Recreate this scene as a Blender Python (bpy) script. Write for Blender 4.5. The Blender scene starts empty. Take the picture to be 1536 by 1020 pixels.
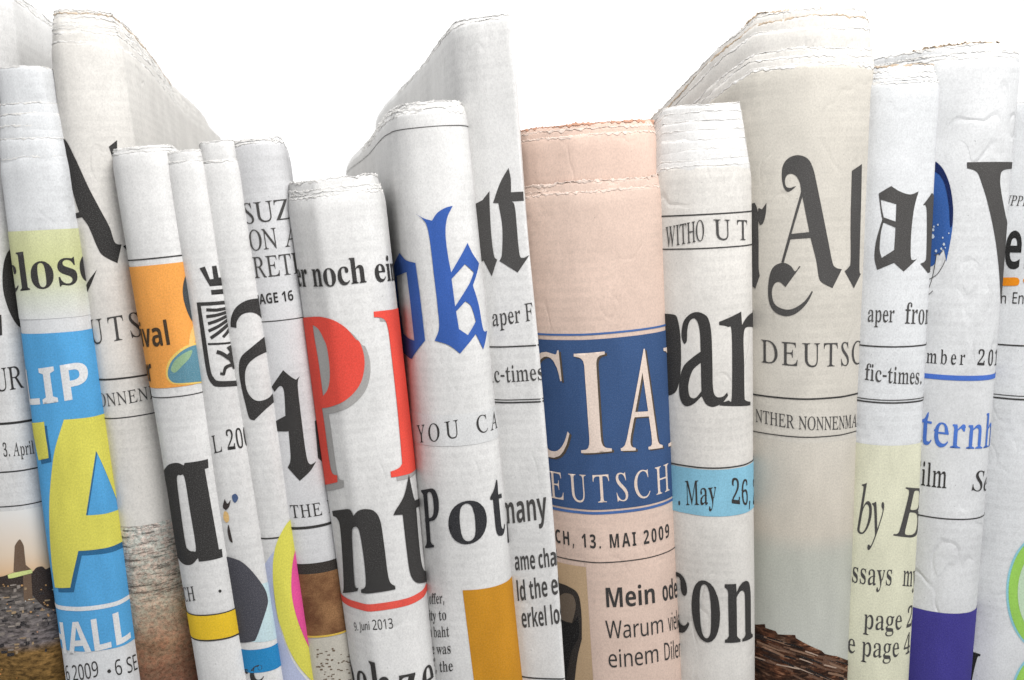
import bpy, math, random
import numpy as np
from mathutils import Vector, noise
from mathutils.geometry import delaunay_2d_cdt

# ------------------------------------------------------------------ camera, world, lamps, exposure
scene = bpy.context.scene
COL = scene.collection
F = 1300.0                                  # focal length in pixels of the 1536 wide photograph
PITCH = math.radians(9.18)
CAMZ = 0.205
cam_d = bpy.data.cameras.new('camera')
cam = bpy.data.objects.new('camera', cam_d)
COL.objects.link(cam)
cam.location = (0, 0, CAMZ)
cam.rotation_euler = (math.radians(90) - PITCH, 0, 0)
cam_d.sensor_width = 36.0
cam_d.lens = 36.0 * F / 1536.0
cam_d.clip_start = 0.005
cam_d.clip_end = 50
cam_d.dof.use_dof = True
cam_d.dof.focus_distance = 0.272
cam_d.dof.aperture_fstop = 20
scene.camera = cam

world = bpy.data.worlds.new('World')
scene.world = world
world.use_nodes = True
# a white wall of light behind and above the row, a dimmer room in front of it
wt = world.node_tree
bg = wt.nodes['Background']
tc = wt.nodes.new('ShaderNodeTexCoord')
sx = wt.nodes.new('ShaderNodeSeparateXYZ')
wr = wt.nodes.new('ShaderNodeValToRGB')
wm = wt.nodes.new('ShaderNodeMapRange')
wm.inputs['From Min'].default_value = -1
wm.inputs['From Max'].default_value = 1
wt.links.new(tc.outputs['Generated'], sx.inputs[0])
wt.links.new(sx.outputs['Y'], wm.inputs['Value'])
wt.links.new(wm.outputs[0], wr.inputs[0])
wr.color_ramp.elements[0].position = .12
wr.color_ramp.elements[0].color = (.19, .195, .205, 1)
wr.color_ramp.elements[1].position = .60
wr.color_ramp.elements[1].color = (1, 1, 1, 1)
wt.links.new(wr.outputs[0], bg.inputs[0])
bg.inputs[1].default_value = 1.3

def area(name, loc, target, size, energy, col=(1, 1, 1)):
    d = bpy.data.lights.new(name, 'AREA')
    d.shape = 'DISK'
    d.size = size
    d.energy = energy
    d.color = col
    o = bpy.data.objects.new(name, d)
    COL.objects.link(o)
    o.location = loc
    o.rotation_euler = (Vector(target) - Vector(loc)).to_track_quat('-Z', 'Y').to_euler()
    return o

area('key_lamp', (0.15, -0.06, 0.56), (0.0, 0.28, 0.22), 0.24, 3.2, (1.0, 0.985, 0.965))

for x in (-1, 1):                           # unseen fill lamps added either side, behind the row, to brighten the flanks
    area('side_fill', (.55 * x, .50, .52), (0, .36, .2), .40, 0.7)

scene.view_settings.view_transform = 'Standard'
scene.view_settings.look = 'None'
scene.view_settings.gamma = 1
scene.view_settings.use_curve_mapping = False
scene.view_settings.exposure = 0.08
scene.cycles.diffuse_bounces = 2

# ------------------------------------------------------------------ projection helpers
CA = np.array([0, math.cos(PITCH), -math.sin(PITCH)])
CU = np.array([0, math.sin(PITCH), math.cos(PITCH)])
def project(P):
    rel = P - np.array([0, 0, CAMZ])
    dep = rel @ CA
    return 768 + F * rel[..., 0] / dep, 510 - F * (rel @ CU) / dep
def unproject(px, py, Y):
    d = np.array([(px - 768) / F, 0, 0]) + CA - (py - 510) / F * CU
    return np.array([0, 0, CAMZ]) + d * (Y / d[1])

# ------------------------------------------------------------------ materials
def srgb(r, g, b):
    f = lambda c: (c / 255 / 12.92) if c / 255 <= .04045 else ((c / 255 + .055) / 1.055) ** 2.4
    return (f(r), f(g), f(b))
class Nodes:
    def __init__(self, name):
        self.m = bpy.data.materials.new(name)
        self.m.use_nodes = True
        self.t = self.m.node_tree
        self.b = self.t.nodes['Principled BSDF']
        self.uv = self.t.nodes.new('ShaderNodeUVMap')
        self.uv.uv_map = 'UVMap'
        self.b.inputs['Roughness'].default_value = .85
        self.b.inputs['Specular IOR Level'].default_value = .18
    def noise(self, scale, detail=2, rough=.5, stretch=None, seed=0):
        n = self.t.nodes.new('ShaderNodeTexNoise')
        n.noise_dimensions = '3D'
        n.inputs['Scale'].default_value = scale
        n.inputs['Detail'].default_value = detail
        n.inputs['Roughness'].default_value = rough
        mp = self.t.nodes.new('ShaderNodeMapping')
        mp.inputs['Location'].default_value = (seed * 3.7, seed * 1.3, seed * 7.1)
        if stretch: mp.inputs['Scale'].default_value = (stretch[0], stretch[1], 1)
        self.t.links.new(self.uv.outputs[0], mp.inputs[0])
        self.t.links.new(mp.outputs[0], n.inputs['Vector'])
        return n.outputs['Fac']
    def ramp(self, fac, stops, interp='LINEAR'):
        r = self.t.nodes.new('ShaderNodeValToRGB')
        r.color_ramp.interpolation = interp
        e = r.color_ramp.elements
        while len(e) < len(stops): e.new(.5)
        for k, (p, c) in enumerate(stops):
            e[k].position = p
            e[k].color = (*c, 1) if len(c) == 3 else c
        self.t.links.new(fac, r.inputs[0])
        return r.outputs[0]
    def mix(self, fac, a, b, mode='MIX'):
        n = self.t.nodes.new('ShaderNodeMix')
        n.data_type = 'RGBA'
        n.blend_type = mode
        for v, i in ((fac, 0), (a, 6), (b, 7)):
            if isinstance(v, (int, float)): n.inputs[i].default_value = v
            elif isinstance(v, tuple): n.inputs[i].default_value = (*v, 1)
            else: self.t.links.new(v, n.inputs[i])
        return n.outputs[2]
    def axis(self, k):
        s = self.t.nodes.new('ShaderNodeSeparateXYZ')
        self.t.links.new(self.uv.outputs[0], s.inputs[0])
        return s.outputs[k]
    def remap(self, v, a, b):
        n = self.t.nodes.new('ShaderNodeMapRange')
        n.inputs['From Min'].default_value = a
        n.inputs['From Max'].default_value = b
        self.t.links.new(v, n.inputs['Value'])
        return n.outputs[0]
    def bump(self, h, strength, dist):
        n = self.t.nodes.new('ShaderNodeBump')
        n.inputs['Strength'].default_value = strength
        n.inputs['Distance'].default_value = dist
        self.t.links.new(h, n.inputs['Height'])
        if self.b.inputs['Normal'].is_linked:
            self.t.links.new(self.b.inputs['Normal'].links[0].from_socket, n.inputs['Normal'])
        self.t.links.new(n.outputs[0], self.b.inputs['Normal'])
    def col(self, c):
        if isinstance(c, tuple): self.b.inputs['Base Color'].default_value = (*c, 1)
        else: self.t.links.new(c, self.b.inputs['Base Color'])
        return self.m
def grey(v): return (v, v, v)
# the UV map of every sheet and every print is its unrolled place on the page in millimetres
def paper_mat(name, c, seed=0, blotch=.075, crinkle=.35):
    n = Nodes(name)
    fib = n.ramp(n.noise(2.2, 4, .75, (1, .7), seed), [(.3, grey(.80)), (.62, grey(1.0))])
    blo = n.ramp(n.noise(.06, 3, .55, None, seed), [(.3, grey(1 - blotch * 1.6)), (.7, grey(1.0))])
    spk = n.ramp(n.noise(1.1, 2, .5, None, seed + 5), [(.225, grey(.6)), (.245, grey(1.0))])
    wv = n.t.nodes.new('ShaderNodeTexWave')
    wv.bands_direction = 'Y'
    wv.inputs['Scale'].default_value = .105
    n.t.links.new(n.uv.outputs[0], wv.inputs['Vector'])
    word = n.ramp(n.noise(.55, 2, .5, (1, .35), seed + 7), [(.42, grey(0)), (.5, grey(1))])
    blk = n.ramp(n.noise(.022, 1, .4, None, seed + 11), [(.44, grey(0)), (.52, grey(.085))])
    ghost = n.mix(1.0, n.mix(1.0, n.ramp(wv.outputs['Fac'], [(.35, grey(0)), (.6, grey(1))]), word, 'MULTIPLY'), blk, 'MULTIPLY')
    c = n.mix(ghost, c, tuple(v * .35 for v in c))
    c2 = n.mix(1.0, n.mix(1.0, n.mix(1.0, c, fib, 'MULTIPLY'), blo, 'MULTIPLY'), spk, 'MULTIPLY')
    n.bump(n.noise(.05, 3, .6, (1.6, .5), seed + 2), .55, .9e-3)
    n.bump(n.noise(.22, 3, .6, None, seed + 3), .22, .35e-3)
    n.bump(n.noise(3.0, 3, .7, None, seed), .16, .08e-3)
    crease = n.ramp(n.noise(.055, 2, .5, (1, .5), seed + 23), [(.478, grey(1)), (.5, grey(0)), (.522, grey(1))])
    keep = n.ramp(n.noise(.04, 1, .5, None, seed + 29), [(.5, grey(1)), (.6, grey(0))])
    n.bump(n.mix(1.0, crease, keep, 'LIGHTEN'), crinkle, .25e-3)
    return n.col(c2)
_inks = {}
def ink(c, speck=.32):
    key = (c, speck)
    if key not in _inks:
        n = Nodes('printing_ink')
        sp = n.ramp(n.noise(3.4, 3, .7), [(.50, grey(0)), (.72, grey(speck))])
        lt = tuple(min(.9, v + .28 * (1 - v)) for v in c)
        fd = n.ramp(n.noise(2.2, 4, .75, (1, .7)), [(.3, grey(.78)), (.62, grey(1.03))])
        bl = n.ramp(n.noise(.07, 3, .55, (1.5, .5)), [(.3, grey(.85)), (.7, grey(1.04))])
        fd = n.mix(1.0, fd, bl, 'MULTIPLY')
        n.bump(n.noise(.05, 3, .6, (1.6, .5), 2), .25, .9e-3)
        n.bump(n.noise(3.0, 3, .7), .12, .08e-3)
        _inks[key] = n.col(n.mix(1.0, n.mix(sp, c, lt), fd, 'MULTIPLY'))
    return _inks[key]
BLACK = (.040, .038, .037)
SOFT = (.072, .069, .067)

# ------------------------------------------------------------------ glyph outlines (serif, italic, sans; em units)
AL = "!#$%&()*+-./0123456789:;<=>?@ABCDEFGHIJKLMNOPQRSTUVWXYZ[]^_`abcdefghijklmnopqrstuvwxyz{|}~"
IDX = {c: i for i, c in enumerate(AL)}
FONTS = {
    'SB': {
        '0': '+C 3>.|2L/%1f/<1//_0_030K0O0-14/s2!/e2x/]4N/e6$/s6y0-7h0K8K0_8g1/9:1f9]2M9q3?9w4.9q4n9]5H9:5`9!6+8K6K7g6c6x6r6!6z4M6v3H6c1~6K136+0N5u035G/_4m/<4-/% 3>/y3V/|3k0)3}094=0i4S2$4^4M4S6t4=8/3~8`3l8n3W8w3?8z3&8w2n8n2[8`2@8/2(6t1y4M2(2$2?0i2[092m0)3%/|',
        '1': '+C 0V/.0V/v2$/x2C0.2P0I2T0s2T8C1a7F1(6v0i6n0F6p0*7!/w76/j7Y/g7v0W85108M1m8t3*9o4i9o4i0s4l0N4{0*5:/y6f/v6f/.',
        '2': '+C /^/./^0_20373+4@3I4m3l5P4#624/6r4.7t3x8N3Y8p3@8|2}9#2g8~2B8q238f1w8D1b7U1Z6J0p6R086i0(6u/o77/c7v/g8;/r8Y0(8v0C950x9U1b9l2]9w3R9v4L9i4r9]5S9;6#8i6?826E7n6G7<676J5q5f5<4z4I4!1(0i4o0k570z5R185f1]5u2:6j2:6c/.',
        '3': '+C 2g.|1J/*0w/70O/H00/]/j0$/[0?/T0i/]1;/l1R041l0^1w0m1x0r1B0x1*110`1O0B2/0(2m0#3U063m0E4%0Y4>1&4L1b4M2O4A2}46363s3Z3I3w2q4+1942195*2S5-2n513=5C3O5Q3l5v4(6`4.7=4*7k3u8F3c8c3I8u3)8~2d9!2<8r1|8V1j801^7L1Y6c1$6g0B6w/t7</d7Z/_8$/a8=/r8i09940l9T1S9k1{9r2z9w3y9q4F9i519O5i9(5}8m6>866E7r6F72696W5y6&5R5Y4f5(4.4m4e4_5A4H6&3w6C3X6X356i2N6g1[6]1-6@0M5t/z5A/U4N/53h/%',
        '4': '+C 1m/.1m/v2c/z3*0+3=0<3K0i3L1u/?1u/?2m3U9j5]9j5]2s732s731u5]1u5^0i5k0<5}0+6E/z7%/v7%/. 0C2s3L2s3L6I3U8C3E7|2S6L',
        '5': '+C 2j.|1O/*0}/80W/I0:/^0#/v/k0A/e0[/h1+/y1M0=1c0g1l0v1m1#1-1<0X1X0=2!0*2U0#330-3e0H4%0m4<1D4F2-4A3*413^3q4(3L4E2z4U234Z1U4U0c4B0#4Z0P9j6/9j667(5C7(5/7s4~8$4i8.1L8/165E1w5S2q5Y3x5Q4q595]4l5y4Q66436H3l6^2v6`2*6R1:650V5h0#55/Y4D/73a/&',
        '6': '+C 3P.|2L/-1U/R1=/d0m060:14/v2M/k4%/v5[006c0E7C0`7y1#8N1J8x1v9?2K9Z3%9m3c9v4_9u5F9i5y9R6I9*6_8V6b8=6^7}6Q7e6=7N5f764u7.4m8#4_8T4D8w419!3v9%3D8x2u8X2Q8#26792!6<1u5-2c5O3N5^4G5]535L5p5*6E4U6g3r6w3%6w2&6e1.6U0d6(/|5h/`5G/I4}/74S/* 3T/z3t0#44074T0i4g1^4i2l4b3M4H443|4Z3G4g3/4e2c4X2&451u4$1v3B2#232.1b2E0w2T0[2v053-0(',
        '7': '+C 1X/.5U811F8/1#7{0m7[0a6^/j6^/q9j6|9j6|9%2q/.',
        '8': '+C 35.|2I/!1f/011/C0_/^0;/~/z0G/g0p/Z1@/V1o/]2K/e2e/}350[3l1i4Q0|5(0F5b0.60/w6x/y7`0&8-098S0a9*1A9T1u9h2{9v3s9v4i9g5M9H5~8x6C8C6S7a6U7?6O6h6?6=636)5Y5U4T4u5B4M5}4!6L3U6i3(6z2R7#1y6u1)6i0c6@0$5_/R59/@4?/& 3]5G4+5h4J624Z6b4a7B4Y7u4G8H4&8m3d8~3*9%2g8y2M8f22892&7p2#7F2(6v2?6B2h5v 3;/n3z/z4O0B4o0y4x1I4x1w4d2U4J2u3h3G2i3v223G1n2u1[2<1Y1P1k0i26052l/t',
        '9': '+C 2Q.|1N/)1)/70Z/P0>/q0.090(0_001&0E1B0k1Q120d1I0E1f0.2B/w2X/v330$3a0F4)0~4E1o4X2w4b494?3p3o3R3:3>2m3821391G3I0h3j0M4#0!4[/f5F/^6?/b6~/n7]058M0U8w189M1j9e2e9v3h9r4G9c4}9G5Q8}5y8K6?7j6W6{6`6Q6k4v6i4-6[2{6M2:691X5{0}5[0L56/}4f/Y44/=3W/* 364>3c4D4-4W4K4u4b5>4]6L4O7E4:8(4-8A3i8d3W8o318w2h8q2I8^2&8(1p721m6G1p5i1{58214n2J4S2j4C',
        'A': '-d .x/..x/R/@/X/^/k/o0#0.0U3c9N4-9M7|0C8:/t8K/b8b/V8|/R8|/.46/.46/R4s/X5=/l5F/z5I0/5?0W4f2(1I2(0p0Z0j070m/}0u/n1;/Y1z/R1z/. 1^2b4P2b3%66',
        'O': '/a 4v.t3p.}2r/=1}/i170H0X140.2*/o3+/f43/o5;0.6;0X72177y1~8X2u9)3v9E5#9N6)9E7(9*7y8Z8c7|9A769l6>:+5=:543:+3+9l2*9@148b0H7v/i7!/=5~.} 4~/F5j/R6I/w6v0X7;1R7O2e7U437N5[7E6:7(7@6p7h6Y8.5~8`5`8o5>8x4u8|4.8p3N8K2}7j2]6p2I5^2B432D3J2R2.2`1U3(0Z3Y/x3u/c49/R4Z/I',
        'P': '-= /M/./M/Q/w/U0</`0X/x0g0J0j0v0g7{0X8J0G8[0-8i/N8r/N995#956=8~6o8j7;8P7[817v7g8+7=856i846*8-5c7k5#7U4e6x476-3s5)3d323b320v38083C/x3T/f4#/U4P/Q4P/. 32473y494T4C4}4W5>4w5P5H5Z6J5R7K58814w8L4e8V478b3U8`3<8N327|',
        'a': '*_ 4j.u40/!3v/03g/B3]/X3V/u2q/C2N/21`.z0}.y0T/%03/9/s/S/a/t/V0R/a10/~1a0S201>2U2>2z3T3B3S4a3I52335O2w5Z2Y5a1r5]1T5N1M5C1K531h4[1q4:1j3t1V3Z1-3F0U3F063U0$3f/w3z/r4T0!5#0B5K0o5j1K6$1w6/2K6437634)6&4J5x4e5k535G5M4r5Z445_0&5e/x5s/t690%6J/f64/N5_/-5E.} 2N/r2l/y3*0*3T0R3T2s2}2d2T2O25251y1q1l1L1g0}1o0D1x002)/}2:/u',
        'b': '+# 0).r0(81/|8V/s8c/X8o/>8s/>992599255?2L5X3#5|3a624=644~5~5I5i5l5J6:4m6V4$6a3K6e2m6`2)6S1H6=0k5|095W/k5-/H4X/.4!.z3F.u2f.}2H/-1i/O1L/g0>.r 33/J3_/R4#/j4;064P184V2a4O3r4:4c404u3o543K5@3+5B2s5=2V5-2G4y254P270<2?/|2K/f2]/V2s/M',
        'c': ')S 2X.u1j/!1%/C0J/v/z0]/_1O/U2L/Z30/r4+0C4v0i5C195e1k5}2E613B653z6+4M5t4r5X5/575;4l5:4?5-3}4h3e4E3_4+3b3s3j3c3v3P4E3O5@3K5M385_2s5e2P5_235K1x5-1h4]1^4$1]2i1h1q1q1M1~1.2D0U2m043)0(3_/|3w/}4J014a0>510e5L0M5&/}4]/Y43/=3a/)30.y',
        'd': '+8 27.u1O/!1&/60M/b0#0B/d11/V2(/Y3./e3k/w4G0C510x5e1Z6)2C653!6+3X5n4)5B4&8?3v8Z3g8f3R8n3$8s3$996699670M6>0-6F/z6U/p6|/f6|/C5_/94).u4)/}3X/E3>/22[.x 2x/g3;/n3Z0%3t0E4)0m4)4P4!4f3l5$3O5:3.5C2V5=2G542.4s1q4.1g2}1l1>1~0I2+062D/w2e/i',
        'e': ')c 2T.u1}.y1M/+0~/C0G/u0)0E/n0x/_1U/V29/V2z/_3Y/o440+4e0[5F1&5f1S5}2&602Z653H6+3i5}4F5Z4s5%5(4c574@5F3M5G2m1e2m1j1{1x1<240g2T0D2~0/3U0(3p0*4F0>4^0O5.1$5L0f5(034^/d43/C3a/+3..y 1c3F3Y3F3U4d3H5<3:5R3!5`2c5e2G5`205O1z551m4l1f4<',
        'f': '&h /L/./L/N/y/W0+/a05/o0:0(0=0g0=5;/N5;/N6#0=6#0?7C0M8#0Y8?0~8l1T921q9=2W9J2}9K3V9G4&9:4L9#4g8e4v8E4{7p4q7M4S7/477#3g7(3F7?387b3;8.3Q8e3H8v2|8{2_8p2O8V2H7|2H6#3^6#3^5;2H5;2J032U/i2e/[2|/S3U/N3U/.',
        'g': '*< 2C*~1*+-0K+=/i+f/R-)/L-;/M-c/f.+/|.<0^.U0*.u/h/@/^/k/g0?/x0[060u0o1?1F1V0p1m0G2-0&2M/m2r/`3@/Z3o/_4=/k4c/~5(0M5T1(5u1l6.2v643N6.4>5s625s625)5)5)5D4]5T415Y3^5V375K2o5:2N4p2$4Q1k3u1S3K1J2#1H1d1=1I0|1D0l1F0U1X0A1h0;4(024s0#5=/r5Z/_5p/H6!/+6+.f6/.>6$-]5d-)53+Z4J+<3}+12z+# 2Z1s3(1~3C2C3P2{3U3m3P4`3C5:3(5Y2Z5e225Y1s5:1d4`1_3m1d2{1s2C221~ 2b+T3F+V3z+`4G+n4e-$4v-@4{-j4t-}4h.04H.=3a.C1;.C0s-|0i-a0i-F0r-01)+w1G+f1n+Z',
        'h': '+N /R/./R/N/|/W03/i0;0)0=0C0<8/078O0)8e/v8n/T8u/T992H992H5%3!5b3C5v4-624R655.6/5Y5x5|5Y69506H4T6M3n6M066S/q6`/]6o/T75/N75/.3Z/.3Z/N3v/P44/c4</r4B0C4?4N464q4*5#3t5.3]51335(2|4z2X4X2H4B2I0)2P/i2Y/]2r/Q3./N3./.',
        'i': '&H 1C720w790V7O0@7p098=0@8e0V9*0w9A1C9I1l9A219*2G8e2N8=2G7p217O1k79 /R/./R/N/u/T0//b07/p0<050<4t085=0-5P/y5X/V5^/X6#2I6#2J0)2Q/j2Z/^2i/U3./N3./.',
        'j': '&` 1N751%7<0a7R0K7s0C8?0K8h0b9.1&9D1N9K1w9D2=9.2S8h2Z8?2S7t2=7R1w7< /v*~/D+&.f+=.9+`-~-#-t-V-}.&.?.D.k.N/;.E/S.3/^-~/c-j/b-Q/K-#/C+o/N+Y/m+R06+[0I+v0S-e0R5!0H5D0=5P/y5]/Z5_/Z6#2_6#2_.^2W-p2A-321+v1a+M1(+20d+)',
        'k': '*| /Q/./Q/N/}/X03/i0=0C0<8;058Y0.8e/z8m/V8s/X992H992H2r424]4P5*4T5>4L5O455Z3b5^3b6#6k6#6k5^685T5d5=574u4(3i6v/h7./W7N/N7N/.3m/.3m/N4*/O4?/V4I/e4I/y2f2F2H2-2I0)2P/j2Y/^2r/R3./N3./.',
        'l': '&K /R/./R/N/u/T0//b07/p0<050=7z088O0.8e/p8q/V8s/V992I992I062N/r2Z/^2i/U3./N3./.',
        'm': '0@ /R/./R/N/|/W03/i0;0)0=0C0;5$035B0)5O/l5[/T5_/T6#2E6#2E4~2|5`3^6(4F654r615<6&5Z5s5t5]6+5?694w6r5]765s7X6&7}618G658}6/9M5x9o5Y:+50:;4T:?3n:C/{:L/c:X/W;$/N;$/.7Q/.7Q/N7q/T8./j870C873y824[8$4y7s5)7_507>5/6t4{6A4F6B0*6J/j6R/^6k/Q7$/N7$/.3U/.3U/N3u/T4(/^42/j4:0*4;4/434f4!5!3c503@5/2v4z2e4k2E4B2F0*2M/k2V/^2m/R3(/N3(/.',
        'n': '+N /R/./R/N/|/W03/i0;0)0=0C0;5$035B0)5O/l5[/T5_/T6#2H6#2H5(3!5b3B5v4+624R655.6/5Y5x5|5Y69506H4T6M3n6M066S/q6`/]6o/T75/N75/.3Z/.3Z/N3v/P44/c4</r4B0C4?4N464q4*5#3t5.3]51335(2|4z2X4X2H4B2I0)2P/i2Y/]2r/Q3./N3./.',
        'o': '*O 2r.u28.z1_/-1//E0L/y0-0H/e1:/X1s/T2T/X37/e3p/z4J0L521/5e1_5}28602q653N604%5}4V5f58535g4L5|3s6.38622T6.1q5|175g0^58/v4W/C4&/+3O.y 2r/E3(/F3G/S3`/l3m0+3z0x3~2T3x433f5/3E5Z385b2r5i2`5g2@5Z235O1|5/1j421e2U1j0x1x0+2)/l2A/S2`/F',
        'p': '+; /Q+$/Q+E/z+N04+f0;-)0=-c0;4x045A0+5N/n5[/U5a/U6#2>6#2>4z2m5_3.5u3M6(3o6349664g61566!5]5g61556K4g6g3x6q3@6u2a6q1|6g1@6U0e6>055|/g5X/F51/-4a.z42.u3O.~33//2^/U2H/o2H-^2P+x2V+g2h+U3!+L3Q+F3Q+$ 3M/g3s/n450&4J0J4Y0}4c1c4e2}4[4)4N4]4;4~4.5/3h5<3@5<2v5(2f4s2H4B2H0^2S0D2p/|3$/p',
        'q': '++ 2~+$2~+F3T+L3k+T3y+_4$+p4*-;4*/i3V/=3;/.2[.x1i.{1>/-0r/B0@/r0$0>/m0m/Z1a/W2b/i3d014Z0e5A1K5r2=6138643t5~465p4o5E5}69676968-.6=+h6J+T6d+I6}+F6}+$ 3*/j3I/o3f/~3|0;4*0Z4(4p3|503p5E3_5T3H5^3-5a2^5X2=5B20511q4A1e3*1h1d1x0d200:2K/z2]/q',
        'r': ')G /R/./R/N/}/X03/h0=0C0;5&045F0+5Q/y5X/V5^/X6#2C6#2C4e2k5C3-5a3L5x3l6+4/644b615/5|5H5^5T555R4i5E4I5-434t4*4P4(4.443T4p364t3!4l2m4Z2V432M3n2J3F2L0&2X/g2f/]2|/T3Q/N3Q/.',
        's': ')H 2N.u1n.}0g/?0K/70:.x/v.x/v1M0>1M0X0[0s0318/n1n/Q2I/L2f/Q2}/]33/l3?0#3F0I3>0m3$112X1L1#2<0M2e063&0%3H/z3m/z4@0+4s0E5D0j5j1#5x1>6&1v642Q65306(3q5u4)5|49664T664T4%454%3u4h3O5<325Q2[5b205a1c5N1N5-1L4s1Q4U1a4=1{4&3[354$2x4C2^4Y2@4h1x4o1N4n0s4a0;4T/}44/R3{/A3J/&2n.v',
        't': '(* 1r.v1@.{0u/-0X/C0=/v050c055?/V5?/V5j1)7@1Z7|1}8T2A8T2A6#3f6#3f5?2A5?2A0y2H0A2Y0)2h0#3#0$3@063c0j4(0X3m0)3Q/_32/A2j/+2B.z',
        'u': '+A 2$.u1H.{0w/20V/P0A/{000u0+5)/~5G/r5S/E5_/E6#2;6#2<0^2@0H2N002n/y3%/v3N/}3r06450X454]415-4$5I3j5X3A5_3A6#6?6#6A0E6J0&6T/x6e/p7./j7./H5j/<45.u450#3j/U3:/52`.|',
        'v': ')m 2=.u/p4w/U5K/G5V/(5^/(6#2i6#2i5_2G5^2/5U1~5E1}55371o4N5.4L5@4;5S4-5Y3^5_3^6#5u6#5u5a5K5N525-2a.u',
        'w': '-` 1o.u/L5*/65O.t5^.t6#256#255^1s5X1g5Q1a5E1a5-2n1y3m4B3I5I385Y2q5a2q6#6>6#6>5^5p5S5d5D5b546X2:7Z4m7d537c5D7Z5Q7$5a7$6#9#6#9#5a8n5^8Z5Q8D5*5s.u5T.u4)3P27.u',
        'x': '*+ /7/./7/L/`/]0=001q21/y52/Q5T/65^/66#2r6#2r5_2G5W2:5K295>2J4u353b424v4@594?5I425V3X5_3X6#6$6#6$5c5Z5T4|5!3R365b/l5u/V66/M66/.2V/.2V/N2y/Q3./W37/b38/s3&0?231_150C1!/{1#/h12/U1L/M1f/L1f/.',
        'y': ')a 0=*~/x+%/Z+1/B+B//+Y/!+u.|-:/$-[/0-p/H.-/^.60$.80D.00Z-y0e-i0k-%0z+x1.+y1I-31j-a2%.;29/#/p4u/O5N/75]/#5^/#6#2e6#2e5^2<5Y2*5R1}5E1|53391i4;4U4G5.4F5D4<5R4(5Y3]5^3]6#5j6#5j5^5P5W5B5K5#4q2Y.:2--51h+_1E+>0z++',
        'z': ')R /H/./H/J2q5Q1M5M0s5;0M4r0:4L0*3x/c3x/n6#576#575X1v/a30/e3s/{4F0J4`0v4u1Q5:1Q5)/.',
    },
    'SI': {
        'A': '.? -9/.->/H-]/J.:/^.U/o/.0C7$9a7A9a6{087#/y71/f7P/S8:/H86/.4$/.4*/H4]/K4z/S53/c5E005M0q5R2]2)2]1r2X1b2L0B0o/p0$/q/f/~/U0;/L0r/H0k/. 2>335U335f7;',
        'B': '-h .E/..L/I///O/T/d/g/z/w0>1z7o2%8K1|8i1r8v1b9#0x910~9K4m9K5q9F6d957E8t7q8M807v8977826_7z607Z5b7.5>6O4|5e4c6:4N6c437%3m7=3F7J2u7N2B7I1e77106v0]6O045_/_4|/G46/72x/. 3G4r4G4y4o5$5U5?5q5Q6?5~6W6Y6_6y6a7?6[7m6M87658S5o8i5C8u4O8x4!8r3j8b3R8$2g5-2k4}2u4v 2R/X3Q/`3x/j4`0.4{0C5J0y5d1_5k2&5m2P5g3*5T3W573x4h44424B2w4E2Z4>2L4(1U0f1L041N/v1[/e1v/]',
        'C': '.N 3|.u2h/#1d/H0q0#0H0U0&14/g2</c3L/t4S00590O5y0u6Y1^7R268(2o8S3_9$429;4a9K5e9^6r9]8b958|9=959V9P9V8s6Q8V6Q8X6d8V7?8J7v8@828#8Z7X8w7A9$6g926+92548{4X8b4#8@3O7r2~7A2C6H1r5C1]4Y1P3m1L2~1N2N1^1U1~0k2R0332/i3T/^4E/T5#/X5_/g6;0!6r0D7J0o7}1H8;117@016?/L56/$',
        'D': '/< .A/..I/I/+/O/R/b/e/w/u0<1v7a2%8B1|8h1q8v1a9!0v910~9K5K9J6i977r8h8N8?8f8%937L9C7.9[6G9i529^3}9;2r8u228I1R7T0`6q035`/Z4k/A3A// 2u/Z4*/f4l/z5J0;6:0u6e1I7>2?7c3?7y4F8$5Q7y6T7`7G7L7h6v8B638f5<8x4B8x4%8s3o8g3a8R3T841M0I1O0!1b/l21/`',
        'E': '.+ .E/..L/I/-/O/R/a/e/v/u0;1v7a2%8B1|8h1r8v1b9!0x910~9K8u9K8M768676827s7}8J7l8[7G8m6V8w4W8y4%8s3l8e3R8(2_4u4X4x5/5&5T595|5b6:6C6T6C5P2c572c5;3=573n5-4)4w49474E2T4F1Z0|1M0?1N/}1c/g2A/^48/`5E/s6*036P0L7&0~7c1z7~1z6w/.',
        'F': '-# .J/..R/I///M/Q/Z/f/o/{0<1}7a2.8B2&8h1x8v1h9!0}911)9K8N9K8#6~7e6~7b7p7K8J728a6j8o5y8w4V8w408r3|8k3n8]3]8.2k4q4+4r4~5$5<515Z5J5u5n616B6L6B5M2Y512Y553S5/3p4y404d4:4B4@2_4B1c0_1Z0-1^/q1n/Z20/N2s/F2q/.',
        'G': '0% 4V.u35/$2!/I1$0&0S0X0?0u/}1V/r1x/f2e/f3P/w4X025?0P5~106|1_7V278+318j429<599W5m9^6f9`7d9Q9/9!9T8y9x9*:>9U:U9U9r6F9Z6F9K769>7V8u848C8a8$8q7@9+6N935X9*4g8k3|8>3Z7}2{7;2a6p225v1_4I1U3x1N2|1W1v1r1#2*0^2a0#3G/Y3n/M4j/C5=/G5i/Q6H/m6e0)6}0T7R2]7[3C7P3]7A3f6;3s6B42:]42:U3s9m3k9S3]9@3G9#2V8E/u7j/X6S/05u/!',
        'H': '/W .E/..L/I/%/M/Q/a/e/v/u0:1v7a2%8B1|8h1r8v1b9!0x910~9K5.9K5%914G9*3}8s3j8^3Y8<2h592l4|314t7(4s7I4y7X568<7o8E8J8?8h8-8{7h9*79917A9K;K9K;C91:p9.:S9$:=8s:*8]9o8)7l0F7i/~7s/e89/Q8u/I8n/.4c/.4j/I5F/M5j/Z5~/n680:783{7741714:6g4?2r4?2R462I3~1X0u1J0.1P/l1c/Y2&/N2V/I2P/.',
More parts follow.
